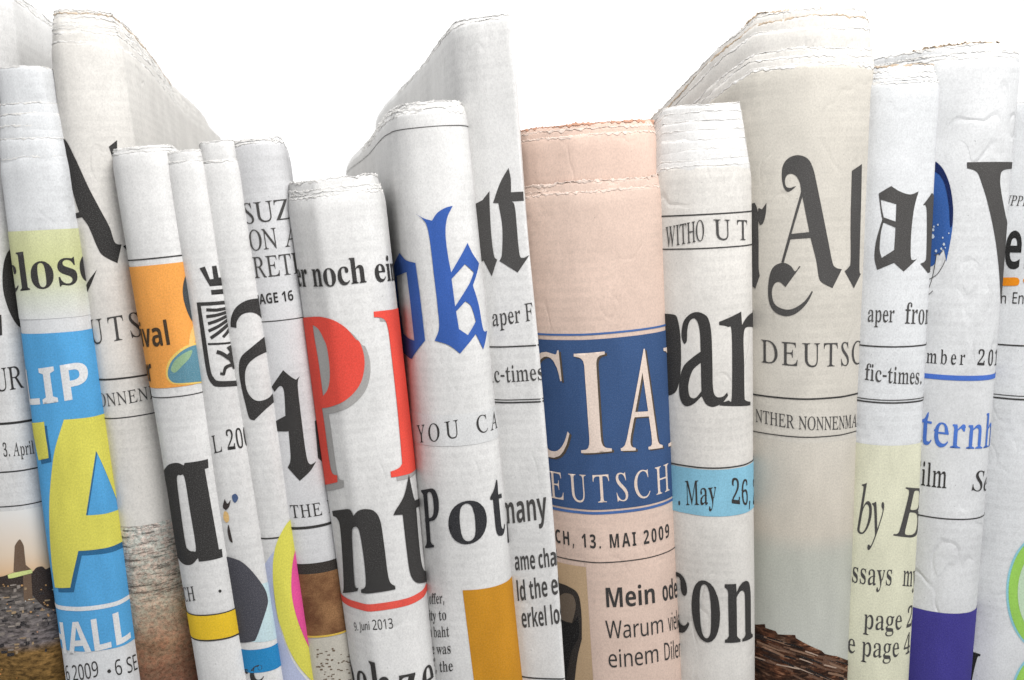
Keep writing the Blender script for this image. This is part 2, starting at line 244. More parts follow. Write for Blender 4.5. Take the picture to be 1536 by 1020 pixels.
        'I': '(L .J/..R/I/9/O/`/g/v0/0.0f2-892*8_1x8v1]9&139/0}911)9K599K52914O9)4*8s3u8]3e8=1c0u1W071]/l1h/_1w/U2b/I2Z/.',
        'J': '(d /Z.u.x.}.W/1.=/G.+/b-~0$.!0J./0e.D0y._1%.{1#/70v/H0c/P0K/E/g/H/P/[/B/z/D0./P0:/c0U0X2V8<2W8X2K8r2#9%1:9.1C9K5]9K5T914y9+4T8w4C8e448G2D1X1n0?1E/b0r/90<.}',
        'K': '.+ .E/..L/I/%/M/Q/a/e/v/u0:1v7a2%8B1|8h1r8v1b9!0x910~9K5*9K4~914R9.4+8~3t8o3d8V3N7v2b4z2`4f2i4a2w4e6Y7b788?7I8]7K8i7D8|7+9-6_916V916^9K::9K:1929s919K9#8c8Y4)4}7>0;7f/n8!/[8@/N8q/H8j/.4C/.4L/H5+/L5H/[5P/p5L05500k2q432_4>2R4:2L4-1S0]1L011R/k1g/W2//M2e/I2^/.',
        'L': '-| .X/.._/I/@/O/g/b/y/w0.0<247v2;8J258h2*8v1u9!1/91169K5?9K56924m9/4N9%478t4#8_3b7q1u121c0?1d0$1l/r1x/i2X/^4V/`5f/p6H0.6l0G7@0{7}2%8;2%7>/.',
        'M': '1- .?/..H/I/*/O/M/a/a/v/p0:1~7n2*8J2#8h1v8v1e9!0z911%9K3o9K4v1R:19K<}9K<u91<79);n8s;[8];L8=9@0@9?/~9I/e9k/Q:J/I:C/.6;/.6B/E6u/L7=/]7R/s7d089k7o3}/.3j/.2Z7q0n1H0[0P0Z0%0d/e0q/X1)/P1f/H1_/.',
        'N': '// 6].t2T7G0i0t0^090]/z0g/a1./P1n/I1g/..E/..L/I/(/O/P/a/l0)/|0O2$7{2$8I1r8g1a8x1L9)0x910~9K329K6|1R8`7j8j8F8g8e8_8t8<9(7V917^9K;$9K:y91:=9)9v8u9b8`9Q8@6v.t',
        'O': '/O 3V.u2k.y1i/70v/d0:0H/m1=/_1{/Z3&/i4(0+5(0X6#1K75267{3C8m4=9<599W669a6}9[7~9B8o8o9M8/9u79:&6W:+5V9w4K9R3?8x2886187D0D6a/o5c/?4`.~ 3X/B4+/F4o/]5S0)640`6j1G7>287f318)4/8?508H608C7>827}7q8R7I8v6t9069975c934v8u4/8G3G7d2g6p2C651u551T4*1A2}1=221C1A1U0]1t0)2B/`2v/I',
        'P': '+{ .E/..L/I/./O/R/a/e/u/u0:1z7n2%8J1|8i1r8v1b9#0x910~9K5(9K6#9F6l947H8r7p8I8-7p857/8(6=7o5k7=5.6m4h684L5W484p4-2_4(2K3|1Q0U1L0/1S/j1i/V23/M2k/I2c/. 3G4Q4B4X4h4b5K5!5e57625i6?6)6O6l6L7j6>876$8V5_8m518z4T8~428{3p8j3Y8>2a4t2`4b2g4V',
        'Q': '/O 5_+94L+E2M+t1R-#0{+y0a+p/g+A/V+X2?/%1Q/C0o/j0>0A0*0`/j1G/[2:/Z3(/i4-/|4l0;5M0Z6+196}1e7S2Q893D8p3z914V9H539W5j9`6M9_749U7q9C8K9%8y8_9S7u9l7?9{6^:#5v9w4p9l4@9H3<8o2:8+1?7a0s6e0)64/f5+/74S/(2t.t1x.*2b..3O.%4:-t6&-F6j-=7R-I7v-Y8b.29*.U9A.B8f-`7q+v6}+L6B+> 3U/C4A/M5*/k5l0?6M1$7(1x7Y2~8!418;5>8B6I8<7:8*7y7i8O7@8s6i9.6-955=9)4h8r3~8D3S7x2s7/2>641|5N1W4C1K3k1=2a1;2.1A1>1T0[1s0)2A/a2t/K',
        'R': '.# .E/..L/I///O/T/d/g/z/w0>1z7o2%8K1|8i1r8v1b9#0x910~9K5E9K6A9F7.947K9%7|8_8@818J7r8R768K6T855z7j5J754~6M4]5U4B7;0>7X/m7o/X8-/M8P/I8G/.6*/.4$452Q4:1Y0s1N0/1T/k1g/V2)/K2e/H2]/. 3Z4a4V4g4}4p5c505~5C6L5q6f6N6l6n6n756i7f6X836=8R5s8i5C8v4c8z4-8t3l8a3X882]4f',
        'S': '+5 2R.v1R/#0%/I/a/>/L.y/3.y/b2C/|2E0&1N011*0K0H0r/u1F/U1b/K2C/C3(/O3E/]3k/{4+0E490d4A1(4C1W4=1{4/2B3N3=2<4T1`5=1>5w1*6h1*77127d1A811W8U1u8v2<952e9J379X4%9a4f9]6)9;6H9C6^9]6w9]6L6Y666Y607F6)7e5p8>5Q8g5)9$4V934;953V9)3#8f2`842V7f2V7A2h6d3J5g583k5Y3+5d2e5m1x5h1D5[0q5E0E4s/j47/?3c/*3/.z',
        'T': '-A 07/.0=/I1$/N1N/_1f/w1y0@261-498Z488f408p3o8v2X8r1e8^1F8M0~8*0b7X0J6y0-6|0i9K9C9K8s6u8Y6u8Y7^8R8*8C8J8+8`7J8s658v5y8q5k8_3`0y3S063U/p3f/Z48/L4~/I4v/.',
        'U': '.w 3V.u2[.|26/*1N/H11/^0`050D0q0;1]0F2T1l7t1u8K1n8k1Z8~179-0]920c9K5(9K4~924I9.3w8w3a8a3F8-2!2}1q2=1i1U1v0g210@2S/|3!/h3X/^45/]4e/d56/q5^0)6$0C6C0b6i1G752[8K7;8X8-8V8W8I8u8/9)7G927M9K:y9K:u92:I909|8}9^8a9N8G9/7E7j2>7A1.6|0P6C/i5X/;4`.}',
        'V': '-d 0u.u198@128^1#8s0`9)/z910#9K419K4)933S903*8|2w8i2l8K2e7e2J198)7}8F8U8E8p8=8|8(9*7C917I9K:Y9K:P91:49-9v8|928>17.u',
        'W': '13 0z.u1>8?168^1&8s0_9+0#930(9K469K4/933X90308|2|8i2r8K2j7e2R1b6:6~6>8.668^6(8s5p9$5T9/5(925.9K9)9K8}928b918@9*8)8y7v8b7m8>7f7R7P1k;77F;_81;j8T;i8o;R9$:e92:n9K=y9K=s92=U9.=/8t<G8)66.u5w.u676#19.u',
        'X': '.5 -f/.-n/E.N/S.m/c/Q053U472K7Z2(8O1n8j1F9%0y900M920U9K5-9K5$914O9/4)9!3r8g3o8V3{7u4q5?7L7q7u8K7}8f7t8|7X9.6v926~9K:X9K:N929{9)9A8b8V8$5%4b6<0r6W0.6k/o71/V7S/K83/H8-/.3L/.3Q/H4*/I4U/R4d/]4o/t4n0:4f0_3i3U1*0s0^090U/u0X/g0b/[1*/K1i/C1a/.',
        'Y': '-1 03/.0=/F0|/M1B/V1Y/f1k/|1|0K2n3X1E7P1#8;0g8_0I8w0&9)/I91/P9K3|9K3r91339(2r8z2c8f2a8N2n7q4-4B6Q7)7:7~7K8B7Q8Z7J8q769#6=916C9K9v9K9n9.9T9)9-8r8:8*4B3a3Q0X3H/t3O/b3f/Q43/I4q/F4i/.',
        'Z': '.5 .r/..r/B6|8s3s8s3*8l2^8c2)8K1i871C7i0v6y0]6y1I9K969K969=1(/e3b/e5Q/m6$/w6L0+6n0A760d7R107z1z8:1z7B/.',
        'a': '*Z 07.y/d/%/I/8/6/P/&/q.|0>.}0z/724/f3I0O4T1M5P1l5f2P6%35613f6(4+5k4=5B4N5}5Z5}440u4&074&0%4-/z47/u4I/w4f005F0u5Y0e4n/f4-/03j.}3M.y3./#2w/92r/m3C1f2S0Q1i/]1!/-0O.{ 0y/q1I/~2*0V2h1J3C2N3d3D3x493{5.3l5S3L5f375i2i5a2S5W1r5#1L4N1*3l0i3#0Q260>0w0@0N0M0)0g/s',
        'b': '*W 0y.y00/#/S/9/0/V/$/m/#/|118N138u1-9*0m9709990?9Q1)9X1h9f2R9x2b9w2g9o1H4b225P2W5k2}5}3I6-3r614K6*4c5~515f5R5B5`5-5q4W5u3_5f2i5D1s4p1&420@3F/d2Q/91t/& 17/A1Q/B2&/P2q/~3U0j4-1i4N2n4X3O4X4&4Q4O4B4p4+5.3m5?3L5H3#5G2V5:2B5/1f4R173Z0A0Y07/|0A/Z0N/O0w/B',
        'c': ')] 1A.y0b/#00/9/c/]/D00/30k/-1T/32</F3!/r3z0U4l1F5N2*5q2m6)3U613}6-4Q5x4r5Y5$555#4m4p4J4Z4:4H453y4;3f4M3a4x3k553~5P3~5[3k5g395g2N5O1~5/1V4a1#3m0]2l0K1n0N0|0Y0Q0z/|1;/h1]/^27/`2}/z3j0T430y4I0b3v013G/e2t/E2D//1q.}',
        'd': '*t 0N.y0$.~/O/</-/j.|07.x0g/!1P/92?/Z300+3z0a4b1A5?2!5k2s6+3`6/4.6#4=5w4Q5^558J598m529&5!924>974E9Q599Y5v9i6b9x6j9o6i9^4M0v4?0-4C/x4N/o4m/n530)5w0v620e5@/e4k/94L/&4-.z3d.{3R/$3;/=33/e3=0O3Y1Z2n0J2)/Y1?/-1%/! 1//f1G/j1`/t280B2k1#3J2&3w35474>4;5#475;4(5U3o5f3R5k3$5d2T5N2&5)1X4S0|3O0]2_0F1r0;130;0b0D0:0P0$0j/m',
        'e': ')G 1*.|0P/%08/./j/G/H/l/20@/$1?/+2%/@2k/n3j0Q4b1/5:2&5n2h6(3M613s6.476#4P5q4b5^4m5D4q5$4n4e4W4/4D3q3g3A2u2s2E2b132F0N2=0E1Q0H0m0S0H0e0*0}/r1B/f1i/b2./e2q/~39094$0x4:0c3S/x2j/F1|/) 0T2]1M2n1r2{2V3@3+3j3L4=3V4V3_513^5A3R5Y3I5a3.5g2m5c2O5V1~551a4r18480{3g',
        'f': '&J .%*e-`*j-<+%-.+@--+g-8-$-A-.-^-5-w-0.)+}..+r..+X.$+:.)+3.5+/.X+<.l+T.y+n/2-N/E.D0c5G/;5G/F5s0k5s1+741J8)1q8l2F9C2{9f3;9p3v9y4L9r4s9]509=598r528P5(8D4g864C864-8B3}8Y3|8j4*9<4!9I3q9R3H9O329A2y9(2V872%5s3k5s3e5G1z5G0r070O.r0--k/q-7/?+F/#++.d*t.F*i',
        'g': ')D 0R*e/M*p.u+(._+6.<+V.%+}-}-7.#-s.4.;.L.^.o.~/@/A/v/_/I/}/<09/;0N/P0s0I1m/n29/M2l/B3L/F3w/S4E/i4m0)550`5a1F6#26643&6/4Q5c5U5b5U5$4R5$4U4w4]4E4R3]462|3e2I3+1~2D1f1V1^0y1b0X1C0M1%0X0l0|0V2^/{35/b3[/E3v.}4&.Q4(-~3s-@3]+w3>+V2_+02.*x1S*l 1Y1}2&2)2N2C2x2{343U3A453A5!335I2~5[2j5i2S5o295n1z5g1`5W115#0j4;0Z3G0[2m0d2Q0p2<1%2.1=2# 0k+31N+72$+D2N+X2k+u2{->3#-v2o.A2?.i1]/*0=/R/R.{/:.a/(.D.z.%.v-c.{-9/.+q/F+V/g+C07+7',
        'h': '+z 5s.|5O/#5#/:4b/a4V0%4R0X4Z1O5;4X5E5I5>5v556)4u6<4b6>4.633T5l2|522:4$1r2y1(/./a/.1g9)1e9C1O9`1#9n0X9o0e:M3M:M2k7?2=592L592r5q3?6C3h6h487$4d75567:5c766+7(6H6p6]6R6i6+6k5@6$1[5{0H6*0*6@/x6j/z7J0:7c/n7F/V6i/46M/(',
        'i': '%z 1o7r1U7w1?8*1/8A1)8]1/8v1?921U9B1o9G2/9B2E932U8w2Z8]2U8A2F8*207w /q.y/K/$/>/0/0/Q///w/E1$0L4}0G59075G/x5N/Q5Q/V5i125~1r611}6-2$5v0R0r0I0H0H000T/t0e/o0s/r1;0.1~0}270i1m060~/G0Z/007.}',
        'j': '%s 1s7r1Y7w1C8*138A1.8]138v1C921Y9B1s9G239B2J932Y8w2_8]2Y8A2J8*247w -~*e-X*k-3+*+~+H+}+p-$+~-6-5-Q-;-k-6-t-/-~+u-}+:./+/.>+1.H+8.]+X.x-C/9.T0O4e0O510G5B045K/T5Q/Y5j0d5x1c601q6.1w5}0`0!0G.z/u-T/D+S.r+!.Y*p',
        'k': '*T 3z.z3W/&3E/735/M2l0;1k2b0q1}0$/..n/.1M8V1N8r1G9)12950P990X9R1l9d2j9x2v9x3!9r2{9U0}2Z3L4L4$4{4558465J4%5W3Q5_3]5v6Z5v6T5^5x5T4y5&2i3G3x0[4A0#4]/v4|0#5D0B5m0s6$0^5N/u4w/E4H/(',
        'l': '%p /n.z/Q/!/7/8/)/X/+/{/I1A1E8`1C8y18910~9:0I9?0L9X2!9l2g9y2t9v2x9m0Q0}0C070F0$0N/w0j/v1B0C1o0y2)0e1K/y0o/F0=/(',
        'm': '08 87.z7~.|7`/27V/A7N/m7Y0_8`4W8^5#8P538:577p5/764d6Q3~5}3=5A224t174Q0545/.3#/.4Q4?4V4o4R5&4F5342573[5%3%4^2H4(1k3?1A2U0q1V0#/..o/.0L4c0N4|0I570@5A0(5J/P5Q/U5j0j5v1o611~6(1|5j1/3(1r3~2U4i365D3o5l4I6&4|6/5M6%5i5h5r5;5i4O5L366-4+6h4o7D5G7{5m8S6&9*6/9D6-9i5v9{5Q9y4o8m0V8h0.8r/x94/x9X08:61%:I0m9b/j9@/I8z/28X/!',
        'n': '++ 4(.x3h.|3R//3D/F3?/f3M0W493L4O4W4M5#4A534.573W5&2x4U293o1Z2|132;0l1L0J0G0(/..q/.0C480O4p0N5.0C5?0$5I/Q5L/U5e0L5o1{602*6)133(1w4!2[4j3>5D3w5k4N6$4|6.5L6$5g5h5o5>5i4Z4b0j4W0-4d/v4s/r5$/u5F046%1/6=0z5V/o54/J4n/14K.}',
        'o': '*l 1M.y0j/#04/8/c/Z/A0+/-0c/$1F/)1z/62R/J3*/t3t0<4F0y5&1c5X285r3&6+3Y613{6/4]5}535b5[5:5w4d6)4(6)3L5y2c5_1x59164d0S4*/z3^/]2x/925/# 1]/E2$/I2I/W2m/o33023Q0U3z1;4R2W4`3.4i3u4g4^4]5%4M5C465X3u5e3Q5i3;5g2j5X2>5<1o4n163x0q350W2I0E1@0D0e0K0=0X/x0m/_1+/N',
        'p': '*W +}*m-(+)-_+1.%+A.6+R.C+m0A4B0K4v0D5<0-5G/N5M/U5f0^5s1e6.1z6.2!6&1~5p1Z4a2I5P2p5j3<5}3d6-41614`6*5>5j5g565y4K5v3S5b2]5-1L4S0_4)033A/X2k/<1y/!1C.z0e/$07/9/]+Q/h+=/~+00n+(0g*m 1C/A1j/E23/S2V/j2y0-3Z0z401{4Q3*4Y3^4[4E4U4f4J5#49594!5G3e5M3>5L2n5=2X501w4M1H3Q112e0X0P0Q/~0S/l0e/P1+/B',
        'q': '*T 0v*j0|+(1k+12*+A29+U2L--3^1M2r0E2@/o1h/I16/00_.~02.~/i/-/J/A/3/_.~0).v0W.v10.}1c//2:/P3+/|3t0i4o1I5F2-5l2k6&3.6-3k6-4?5v4Q5g4i5:4|5}6.5}3Z+i3[+J3g+74-+*4f+(4c*j 1./j1R/p1y0%2F0E2p0r3?1R3i2B4;3X4J4]4E5+4;5B4!5Z3k5d3C5f3!5_2>571]4T1&3a0W2Z0@1X0>0Y0E0?0X/}0s/m',
        'r': '&| .o/.0/3i0C4i0C4}0;58/}5D/H5J/L5e1d601s6+1s5z1-3-234l2]5F3&5m3H6(3f614)6(4?5l4F5G4=4w3|4X3k4P3O4M3:4S3(4b2u5)2=4E1f3U182[0j1V0E0G0$/.',
        's': '(S 0q.y0//!/:/:/$/5.x/$.]/$.z1N/61M/<0o/I0?/_/t0-/N0O/D1$/F1L/Y1h/{1s0<1v0^1l141W1W0?3B0(3y/~4G0/5+0R5_1.6$1q612T6*3I5o3`5u3i6-4#6-3e3s3M3s3D4L374w3!5=2f5U2H5d1u5h1W5_195A1/4v1<4F2k243%1W3+0u2u032d/q2A/K1`/)',
        't': '&1 /q.y/L/#/?///1/M/1/{0X5G/U5G/Z5e0(5p0Q6(0y6E1h7:2/7o2N7o1v5s335s3(5G1k5G0T0c0L0.0N/y0V/p0q/o1G0=1s0s2-0]1e0-0z/D0W//06.}',
        'u': '++ 0/.y/g/!/S///@/H/7/l/80:/C0z0:4;0C4s0C5-0;5@/}5M/I5Q/M5j1e601z6)1v5h0W1*0J0?0O0&0]/t0s/o13/t1Q0&1s0A2L0v2q1G3K2;3m2w4M4F4w5}6*5}4f0y4Y024]/}4f/s5&/r5J0.6.0}6A0j5X/h57/G4o/04L.}4(.y3^/$3P//3A/N3B0&3M0a3~2R2w0y1y/o1]/U1$/20f/%',
        'v': ')Z 0N.y063I0&4W/v5#/e5</L5J.}5N/%5i0_6-0s6/0~6&1+5n1;4s1U0I3*2/3v3:4;3p4K4<4M4J4H4X3{5(3l5@3i5[3u5x436.4V614o6&5%5n515P53575-4e4u404U3N3J1w0k.y',
        'w': '-w 05.y0+3;0!4O/w4t/i57/J5O/%5T/)5k0a600u620~6)115C164e1>114I624a62590b6S297<397Q3`7e447f4W7?5)745F775i7O6(7f608!6.895{8I5c8Q558L4j8?4=8&3f792L4M.y47.y3a4$0M.y',
        'x': ')5 2U.y2*/&1x/51k/K1W0.161m/q/v/1/7.e/#.7/!-x/1-i/K-k/s-w0).-06.N09/*0$/>0*/S0;1-2H0[4e0I53055D/~5K/U5M/(5G/-5b/u5n1)6/1H6+1W5q2$3c345?3l5{456+4]6+4y5|5+5d5)5<4z5*4i4{4G4y3n5.3P4|2/3/2e0V2o052~/|37/u3T0#3y0G4I1$4]0k3q/i3P/H32/02p.~',
        'y': ')! .1*e-h*l-P+#-H+B-S+d-d+r-z+x.:+v.o+d/3+l/a-?0s.|0)34/i4T/X4z/C5:/%5K.X5Q.]5i/?5q0I600X6-0`6!0~4q1q0F2(0g3P3/3w4+3x4J3q4^3B5*395:365Z3B5u3c6.4+6-4K5s4Y5W4_534U4N4#312H0H1F.s0Q-`/m+p/0+5.T*m',
        'z': '(w 2>.y1R/#/z/G/H/M.|/D.F/#.;/$.4//.6/<.A/M3?4v2;4o1j4u1)5+0W5/0-4|/t4h/b4I/M4T/n5J0/5q0D6#0[6-1=6*3T5b4(5k4^6/4i6.4o6#4m5r4c5c/c070>0@0i0@1A0;2?0%2r0&3>0<3O0N3j1$4#0v3i023K/Q3</>2~/*2b.|',
    },
    'NB': {
        ',': '&! /f-508/F0N0q1s0q1}0b1h/q0c-5',
        '.': '&! 1-.v0_/#0E/90;/M05/x0;0G0E0[0_0o1-0x1W0o1q0[1|0G2%/x1|/M1q/91W/#',
        '0': '+T 3E.|2i/!26//1d/A1;/[0s/}0U0J0<0y/t22/h2r/_4L/c5T/v6|007l0O8O0c8k159=1l9_2S9r3E9y3}9u4S9j5$9W5N9>5r8x658P6N7|6c7G6s6h7)5=7-4L7!2q6q1x6Z1.6;0J5n/r5V/]4z/;48/% 3E0k3s0u4*1#4H1I4T1c4k2p4r4L4k6%4T754H7N4*7t3s8#3E8.2r8#2_7t2A7N26751|6%1u4L1|2q261d2N152_1#3-0n',
        '1': '+T 3$/.3$5I3*7G2p711*5b/~7%3J9j5=9j5=/.',
        '2': '+T /e/./e0b3c4i4@5]4S6-4Y6J4X724F7[4#7v3R8$2w8!2A7q1g7T0v6z/b8G0p9;1^9]2B9o349w419t4h9h5S9H5{9+6L8R6i7n6r7%6j666[5b6F555v4N5P3~4O2|2R1.2R1#721#72/.',
        '3': '+T 2i.|1//.00/E/b/U/b1M0F121/0y1q0m2R0i3:0m3m0y47134O1P4_1t4c2Q4T3!4=3>3s3R3<3`2L3f1A3f1A5M2h5O3M5Y4*5r4<6&4H6;4T6u4P794F7T447k3u7{3<8+2i8+2*7}1Q7h0g7A/c8s0F9=139]1i9l2K9t3d9v459q5(9]5k9;6)9#6Q8M6^8/6g7F6a6c6L6.6*5]5Z585(4y4L4f4L4b5W4I614-6G3v6i3K6u337%2V7%1w6y1B6Z0V690+5j/e55/G4Q/23c/#',
        '4': '+T 3x/.3x1A/E1A/E2u4%9j6.9j6.3)7G3)7G1A6.1A6./. 1C3)3x3)3x5;3~6}4#753z753K68',
        '5': '+T 2e.|1v/!10/.0L/>/q/U/q1P0x1)1x0q2^0m3R0v43174M1T4V1g4b274^2}4M3F423c3h3x374(2V4-1I3{0z3r0(4B0M9j699j697r2J7r295j3<5w3w5w4R5o5(5`5W5I654u6`476w3C6|2b6y2/6c106P0d670@5u/{5Q/`5(/H4!/)',
        '6': '+T 3T.|2P/+1V/N1#/r0j0-021!/s1i/_3./c4r/{6A09710P7`0m80148W1]8z209<3%9_3h9m4U9t5e9s6I9k6I7}6.8&5M8.4d8.3z8$3B7p2q7V2M77236k1t6#1e4m1m4m235=2O5V2r5l3?5z3o6$4W6#5E5n6&5J6Y4q6l4P7)3`722a7&1Y6f0c6O0?5p/_5$/74).~ 3P0j3v0o4;0|4c1G4s1m4|2B4|2t4u3A4]3r43453j4>3E4?2x472a4+293h1|3?1s2o1{24251W2Z1*3!0q',
        '7': '+T 0j/.4j7s/R7s/R9j729j728C3//.',
        '8': '+T 3F.|2=/&1D/?0[/f0@/~/t0]/h0~/^1n/d2Q/v3+093Y0`4#114E1b4b0o5D0N5i0568/}7&0#7u048D0[8z0~9<1d9]2R9p3F9v4<9p5*9]5j9<6@8j6a8/6k7B6_6N6H5}5q5E5G5%4s4g5Z4?6/3w6J3[6l3/6|2h7*2B7.1s7(1@6v0m6_0B6>/y5q/Y5A/A4g//4+/! 3F5b4!6&4G6E4W6_4a734W7^4?7}3t853E8;2r852L7}247^2*73246a2D6H2h6( 3C0]4*0e4M0s4p1:5#1h5!254r2T4I3$3p3K3=3i2q3S2@302$2q1p2R1g211j1X1v1<200~2_0e',
        '9': '+T 1j.|0B/)0B0s1H0g2K0j3/0w3v1?4L1r4c2A4y3/5%4(4z4(4L3J3y3(372r222p1E3%0d3J024#/{4E/l4i/[5a/[6h/d7;/p7g0<8V0W8v1?9L249k2b9r3X9t4X9a5N965}8i6H846h7P7(687.577*4@6}3H6l2S6R1d6;155z0e5W0=5//v4[/X4%/@3E//2[/! 374U3c4Z474q4Y584o5a4s654h6p4N7J427k3v7z3Z8&3;8*2q8%2P7t257^1s7(1k6S1k5|1r5S2#512;4r2X4`',
        'A': '.? /./.2s9n5^9n9I/.6}/.661_2A1_1U/. 2u3U5a3U4s6$4;82467z',
        'B': '.% 0M/.0M9j3j9j5*9d5_9]6Z9D7A8z7Z8a7n8C7{7|8(7U8)6j7u5}7Q5B705$6L4j6L4c6l4Z7I4A7m3~843E8A2f8C26891?7u0U7?/y6S/O6)/@5$/0 2e5U4B5V5)5b5G5r5Z6-5f6H5j6j5f705W7K527g4h7q477w2e7w 2e0}4R0~5<125Z1E5o1a5|2#6#2J5{2m5o3/5Z3G5:3Y4M3h2e3i',
        'C': '-R 4j.|3g/%3</02K/K1f/t1I020u0l0P1V0-2u/}4J0&5M096I0F6r0j7b1#8&1W8c1v8|2^9K3&9Z3P9h4M9v5Q9u6p9_8-937E7B637o5E8#4V8#447y3S7Z397E2k6f2O5w2F5M2?4I2A3s2N2v2Y2O2z1k3L1;4/0z4T0s560q6=0~7c1I7c/R6?/-5X/!',
        'D': '/& 0M/.0M9j4C9i5D9]6=9D7-8{7M8e8-8/8[7I8~6X9/6/9<5-9:3b9/2u8w248[1T880|7i0O770(6Z/f5x/M54/<4D/13N/. 2e0}3b0}4b1*5P1E601r6X2T6r3I6z4P6x5&6i6$6I6l637+5X7U587e4G7u2e7w',
        'E': '+D 0M/.0M9j6Y9j6Y7w2e7w2e5X6A5X6A3f2e3f2e0}6Y0}6Y/.',
        'F': '+5 0M/.0M9j6V9j6V7w2b7w2b536>536>3A2b3A2b/.',
        'G': '.m 4y.|43/!3N//2o/@29/Y1f/y1;0E0s0s0U1L0?2+0/2n0#3Y/}4M0&5S016#0J6y0r7h1/8-1i8g2R9:3H9]4I9q4|9v6.9v7P9b8e9;7|7M7&7n5}8$4v7~4)7f3F7:2q6Y2O5i2@4j2B3h2K3/2Y2V2n2(3.1_3d12450{4j0r5`0s6R0~6R374Q374Q5-8f5-8f/X7X/:6b/*',
        'H': '/J 0M/.0M9j2e9j2e5Y6y5Y6y9j959j95/.6y/.6y3e2e3e2e/.',
        'I': '(m /Y/./Y0H0u0~0u7u/Y8P/Y9j4L9j4L8P317u310~4L0H4L/.',
        'J': '&z /B*}.c+#.#+1.#.$/)-t/V-y/t.*01.C0=.Y0I/-0L/T0M9j2e9j2e/m2`.z2S.620-@1k+r1C+Q0W+1/}+$',
        'K': '-w 0M/.0M9j2e9j2e4u3E5p6P9j8~9j5=5(9$/.6M/.3a3Z2e2x2e/.',
        'L': '+K 0M/.0M9j2e9j2e0}7%0}7%/.',
        'M': '2* 0M/.0M9j3T9j6(1]6-1]8j9j;q9j;q/.9g/.9h4R9q7M9k7M7%/.4|/.2H7N2B7N2N4_2N/.',
        'N': '00 0M/.0M9j3?9j7y1k7}1k7t497s9j9v9j9v/.7%/.2H732B732N4^2N/.',
        'O': '/t 5(.|3|/%3#/<25/_1R03170O0f140D2!0.2x/}4N0.6$0D6y0f7h178K1R8h259;3#9^3|9r5)9y629r7-9^7w9;8=9#8u8K9F7g9h6x9~6!:/4M9~2v9h1~9F138u0N8=/u7w/_7-/<61/% 5(0r5x0|6>1-6[1>7/1o7O2U7Z2{7g3w7i4M7b5Q7Z5{7A6i7/7-6]7]6?7n5S8$5)8(467z3p7n387G2~7-2^6F2R5{2E5!2C4M2E3w2R2{2m222~1o3Q1>3o1-4Z0u',
        'P': '-F 0M/.0M9j4R9h5^9U6S92728W7X7o7l6y7m607e5U7J4d7.456b3i603G5M3/4_2{2e2v2e/. 2e4i3j4j4V4x515=5G5^5R6+5O6p5B785*7T4g7h4>7t2e7w',
        'Q': '/t 73+X57.|3|/%3#/<25/_1R03170O0f140S1X082L0%3I/~5#086P0S7C0z8-178K1p9#2Y9M3O9j4Q9w5]9w6_9j7S9M8=9#8u8K9F7g9X7C9t6O:.4~:.3s9|2l9b1n9;0z8a088@/x7Q/L:)+X 5(0r5x0|6>1-6[1>7/1o7O2U7Z2{7g3w7i4M7b5Q7Z5{7A6i7/7-6]7]6?7n5S8$5)8(467z3p7n387G2~7-2^6F2R5{2E5!2C4M2E3w2R2{2m222~1o3Q1>3o1-4Z0u',
        'R': '-r 0M/.0M9j4;9h5M9W6H986k8}7+8c7D8D7d7V7k7+7m6B7]5P7B4{6{4Q6P405o3i8|/.6M/.3x362e362e/. 2e5%4.5*4s5?5@5d5O6)5T6R5N6|5?7B537O4o7c4)7t2e7w',
        'S': '+8 2n.|2;.}17//0f/:/m/Z/m1e1-161w0{2f0p3Q0s4&1(4F1F4S1m4N2B4<2`3y2y1_4/1+4Q0c4s0;5N0%6!/x6_/z7C02820C8R0u9/199E2%9e2~9u3T9w4C9s5/9f6c935|7I4M7x3r8$3:8$2g7v2N7g277G2/6|246[2O643<5d5/4h5f4@6&4!6J3N6Z3(6g2B6e1[6]156=0K5e/m5D/U4O/43|/(',
        'T': '+_ 2?/.2?7u/I7u/I9j7M9j7M7u4V7u4V/.',
        'U': '/= 4e.|3I/*2q/92B/L1t/e1P0&110J0s0q0`1?0Q1m0F2v0F9j2^9j2_2p2j2/3#1Z3E193Y1-4/0x5/0t5f1!651<6E1L6_1v6n2R6s3;6s9j9/9j9/2s9!1o8l148N0Y8%0+7P/`6p/A6)/+',
        'V': '-d 2f/./.9j1H9j3L3>3x1A3|1*4R3J6T9j8n9j55/.',
        'W': '2K 1o/./.9j1B9j2o3I37123e3m5;9j7G9j9!3Z9K129M1>9{3z;A9j=U9j:o/.8;/.6k4p6A765r4p4G/.',
        'X': '-{ /./.2_4Z/B9j1o9j4/5y6F9j8n9j5N4P9)/.6P/.4#311T/.',
        'Y': '-@ 2_/.2_35/.9j1V9j3j5F5~9j8J9j4u3;4u/.',
        'Z': '+_ /N/./N0X4X7v/Z7v/Z9j7;9j7;8?220}7G0}7G/.',
        'a': '-# 2;.|1X/%0}/:0M/Z0(0-/o0h/g1U/q2B/|2b0E390_3N1D3n2<4%2m4-4m454m4U4i4y4_5:4N5P4(5e3f5k305j245V19550Q6c1K7+2P7B3]7J4]7C5)7:5o6y6H6M6l5o6w5K7#4U7#/.5M/.5$074|074J/_3r/;33/% 3-0Y3U0^3{0k4M134h1g4m2u3>2m2Z2X2@2C2/2(2%1e2(18220}2J0h2a0_',
        'b': '-L 4i.|3{/&3S/53$/R2Q0#2C0#1}/.0=/.0=:M2Q:M2Q7Q2I662Q662h6S3F7(4#7A4n7I5a7>6I6y7%6C7R5S7b5$7s3s7s2T7a1E7Q0s7$0%6G/L5^/* 4/0j4V0p4h0x5*17571H5S245]395R4=575%4f5O4A5[4-5^3D5Q335G2t5-2[4J2Q372Y242q1H2}173C0x3X0p',
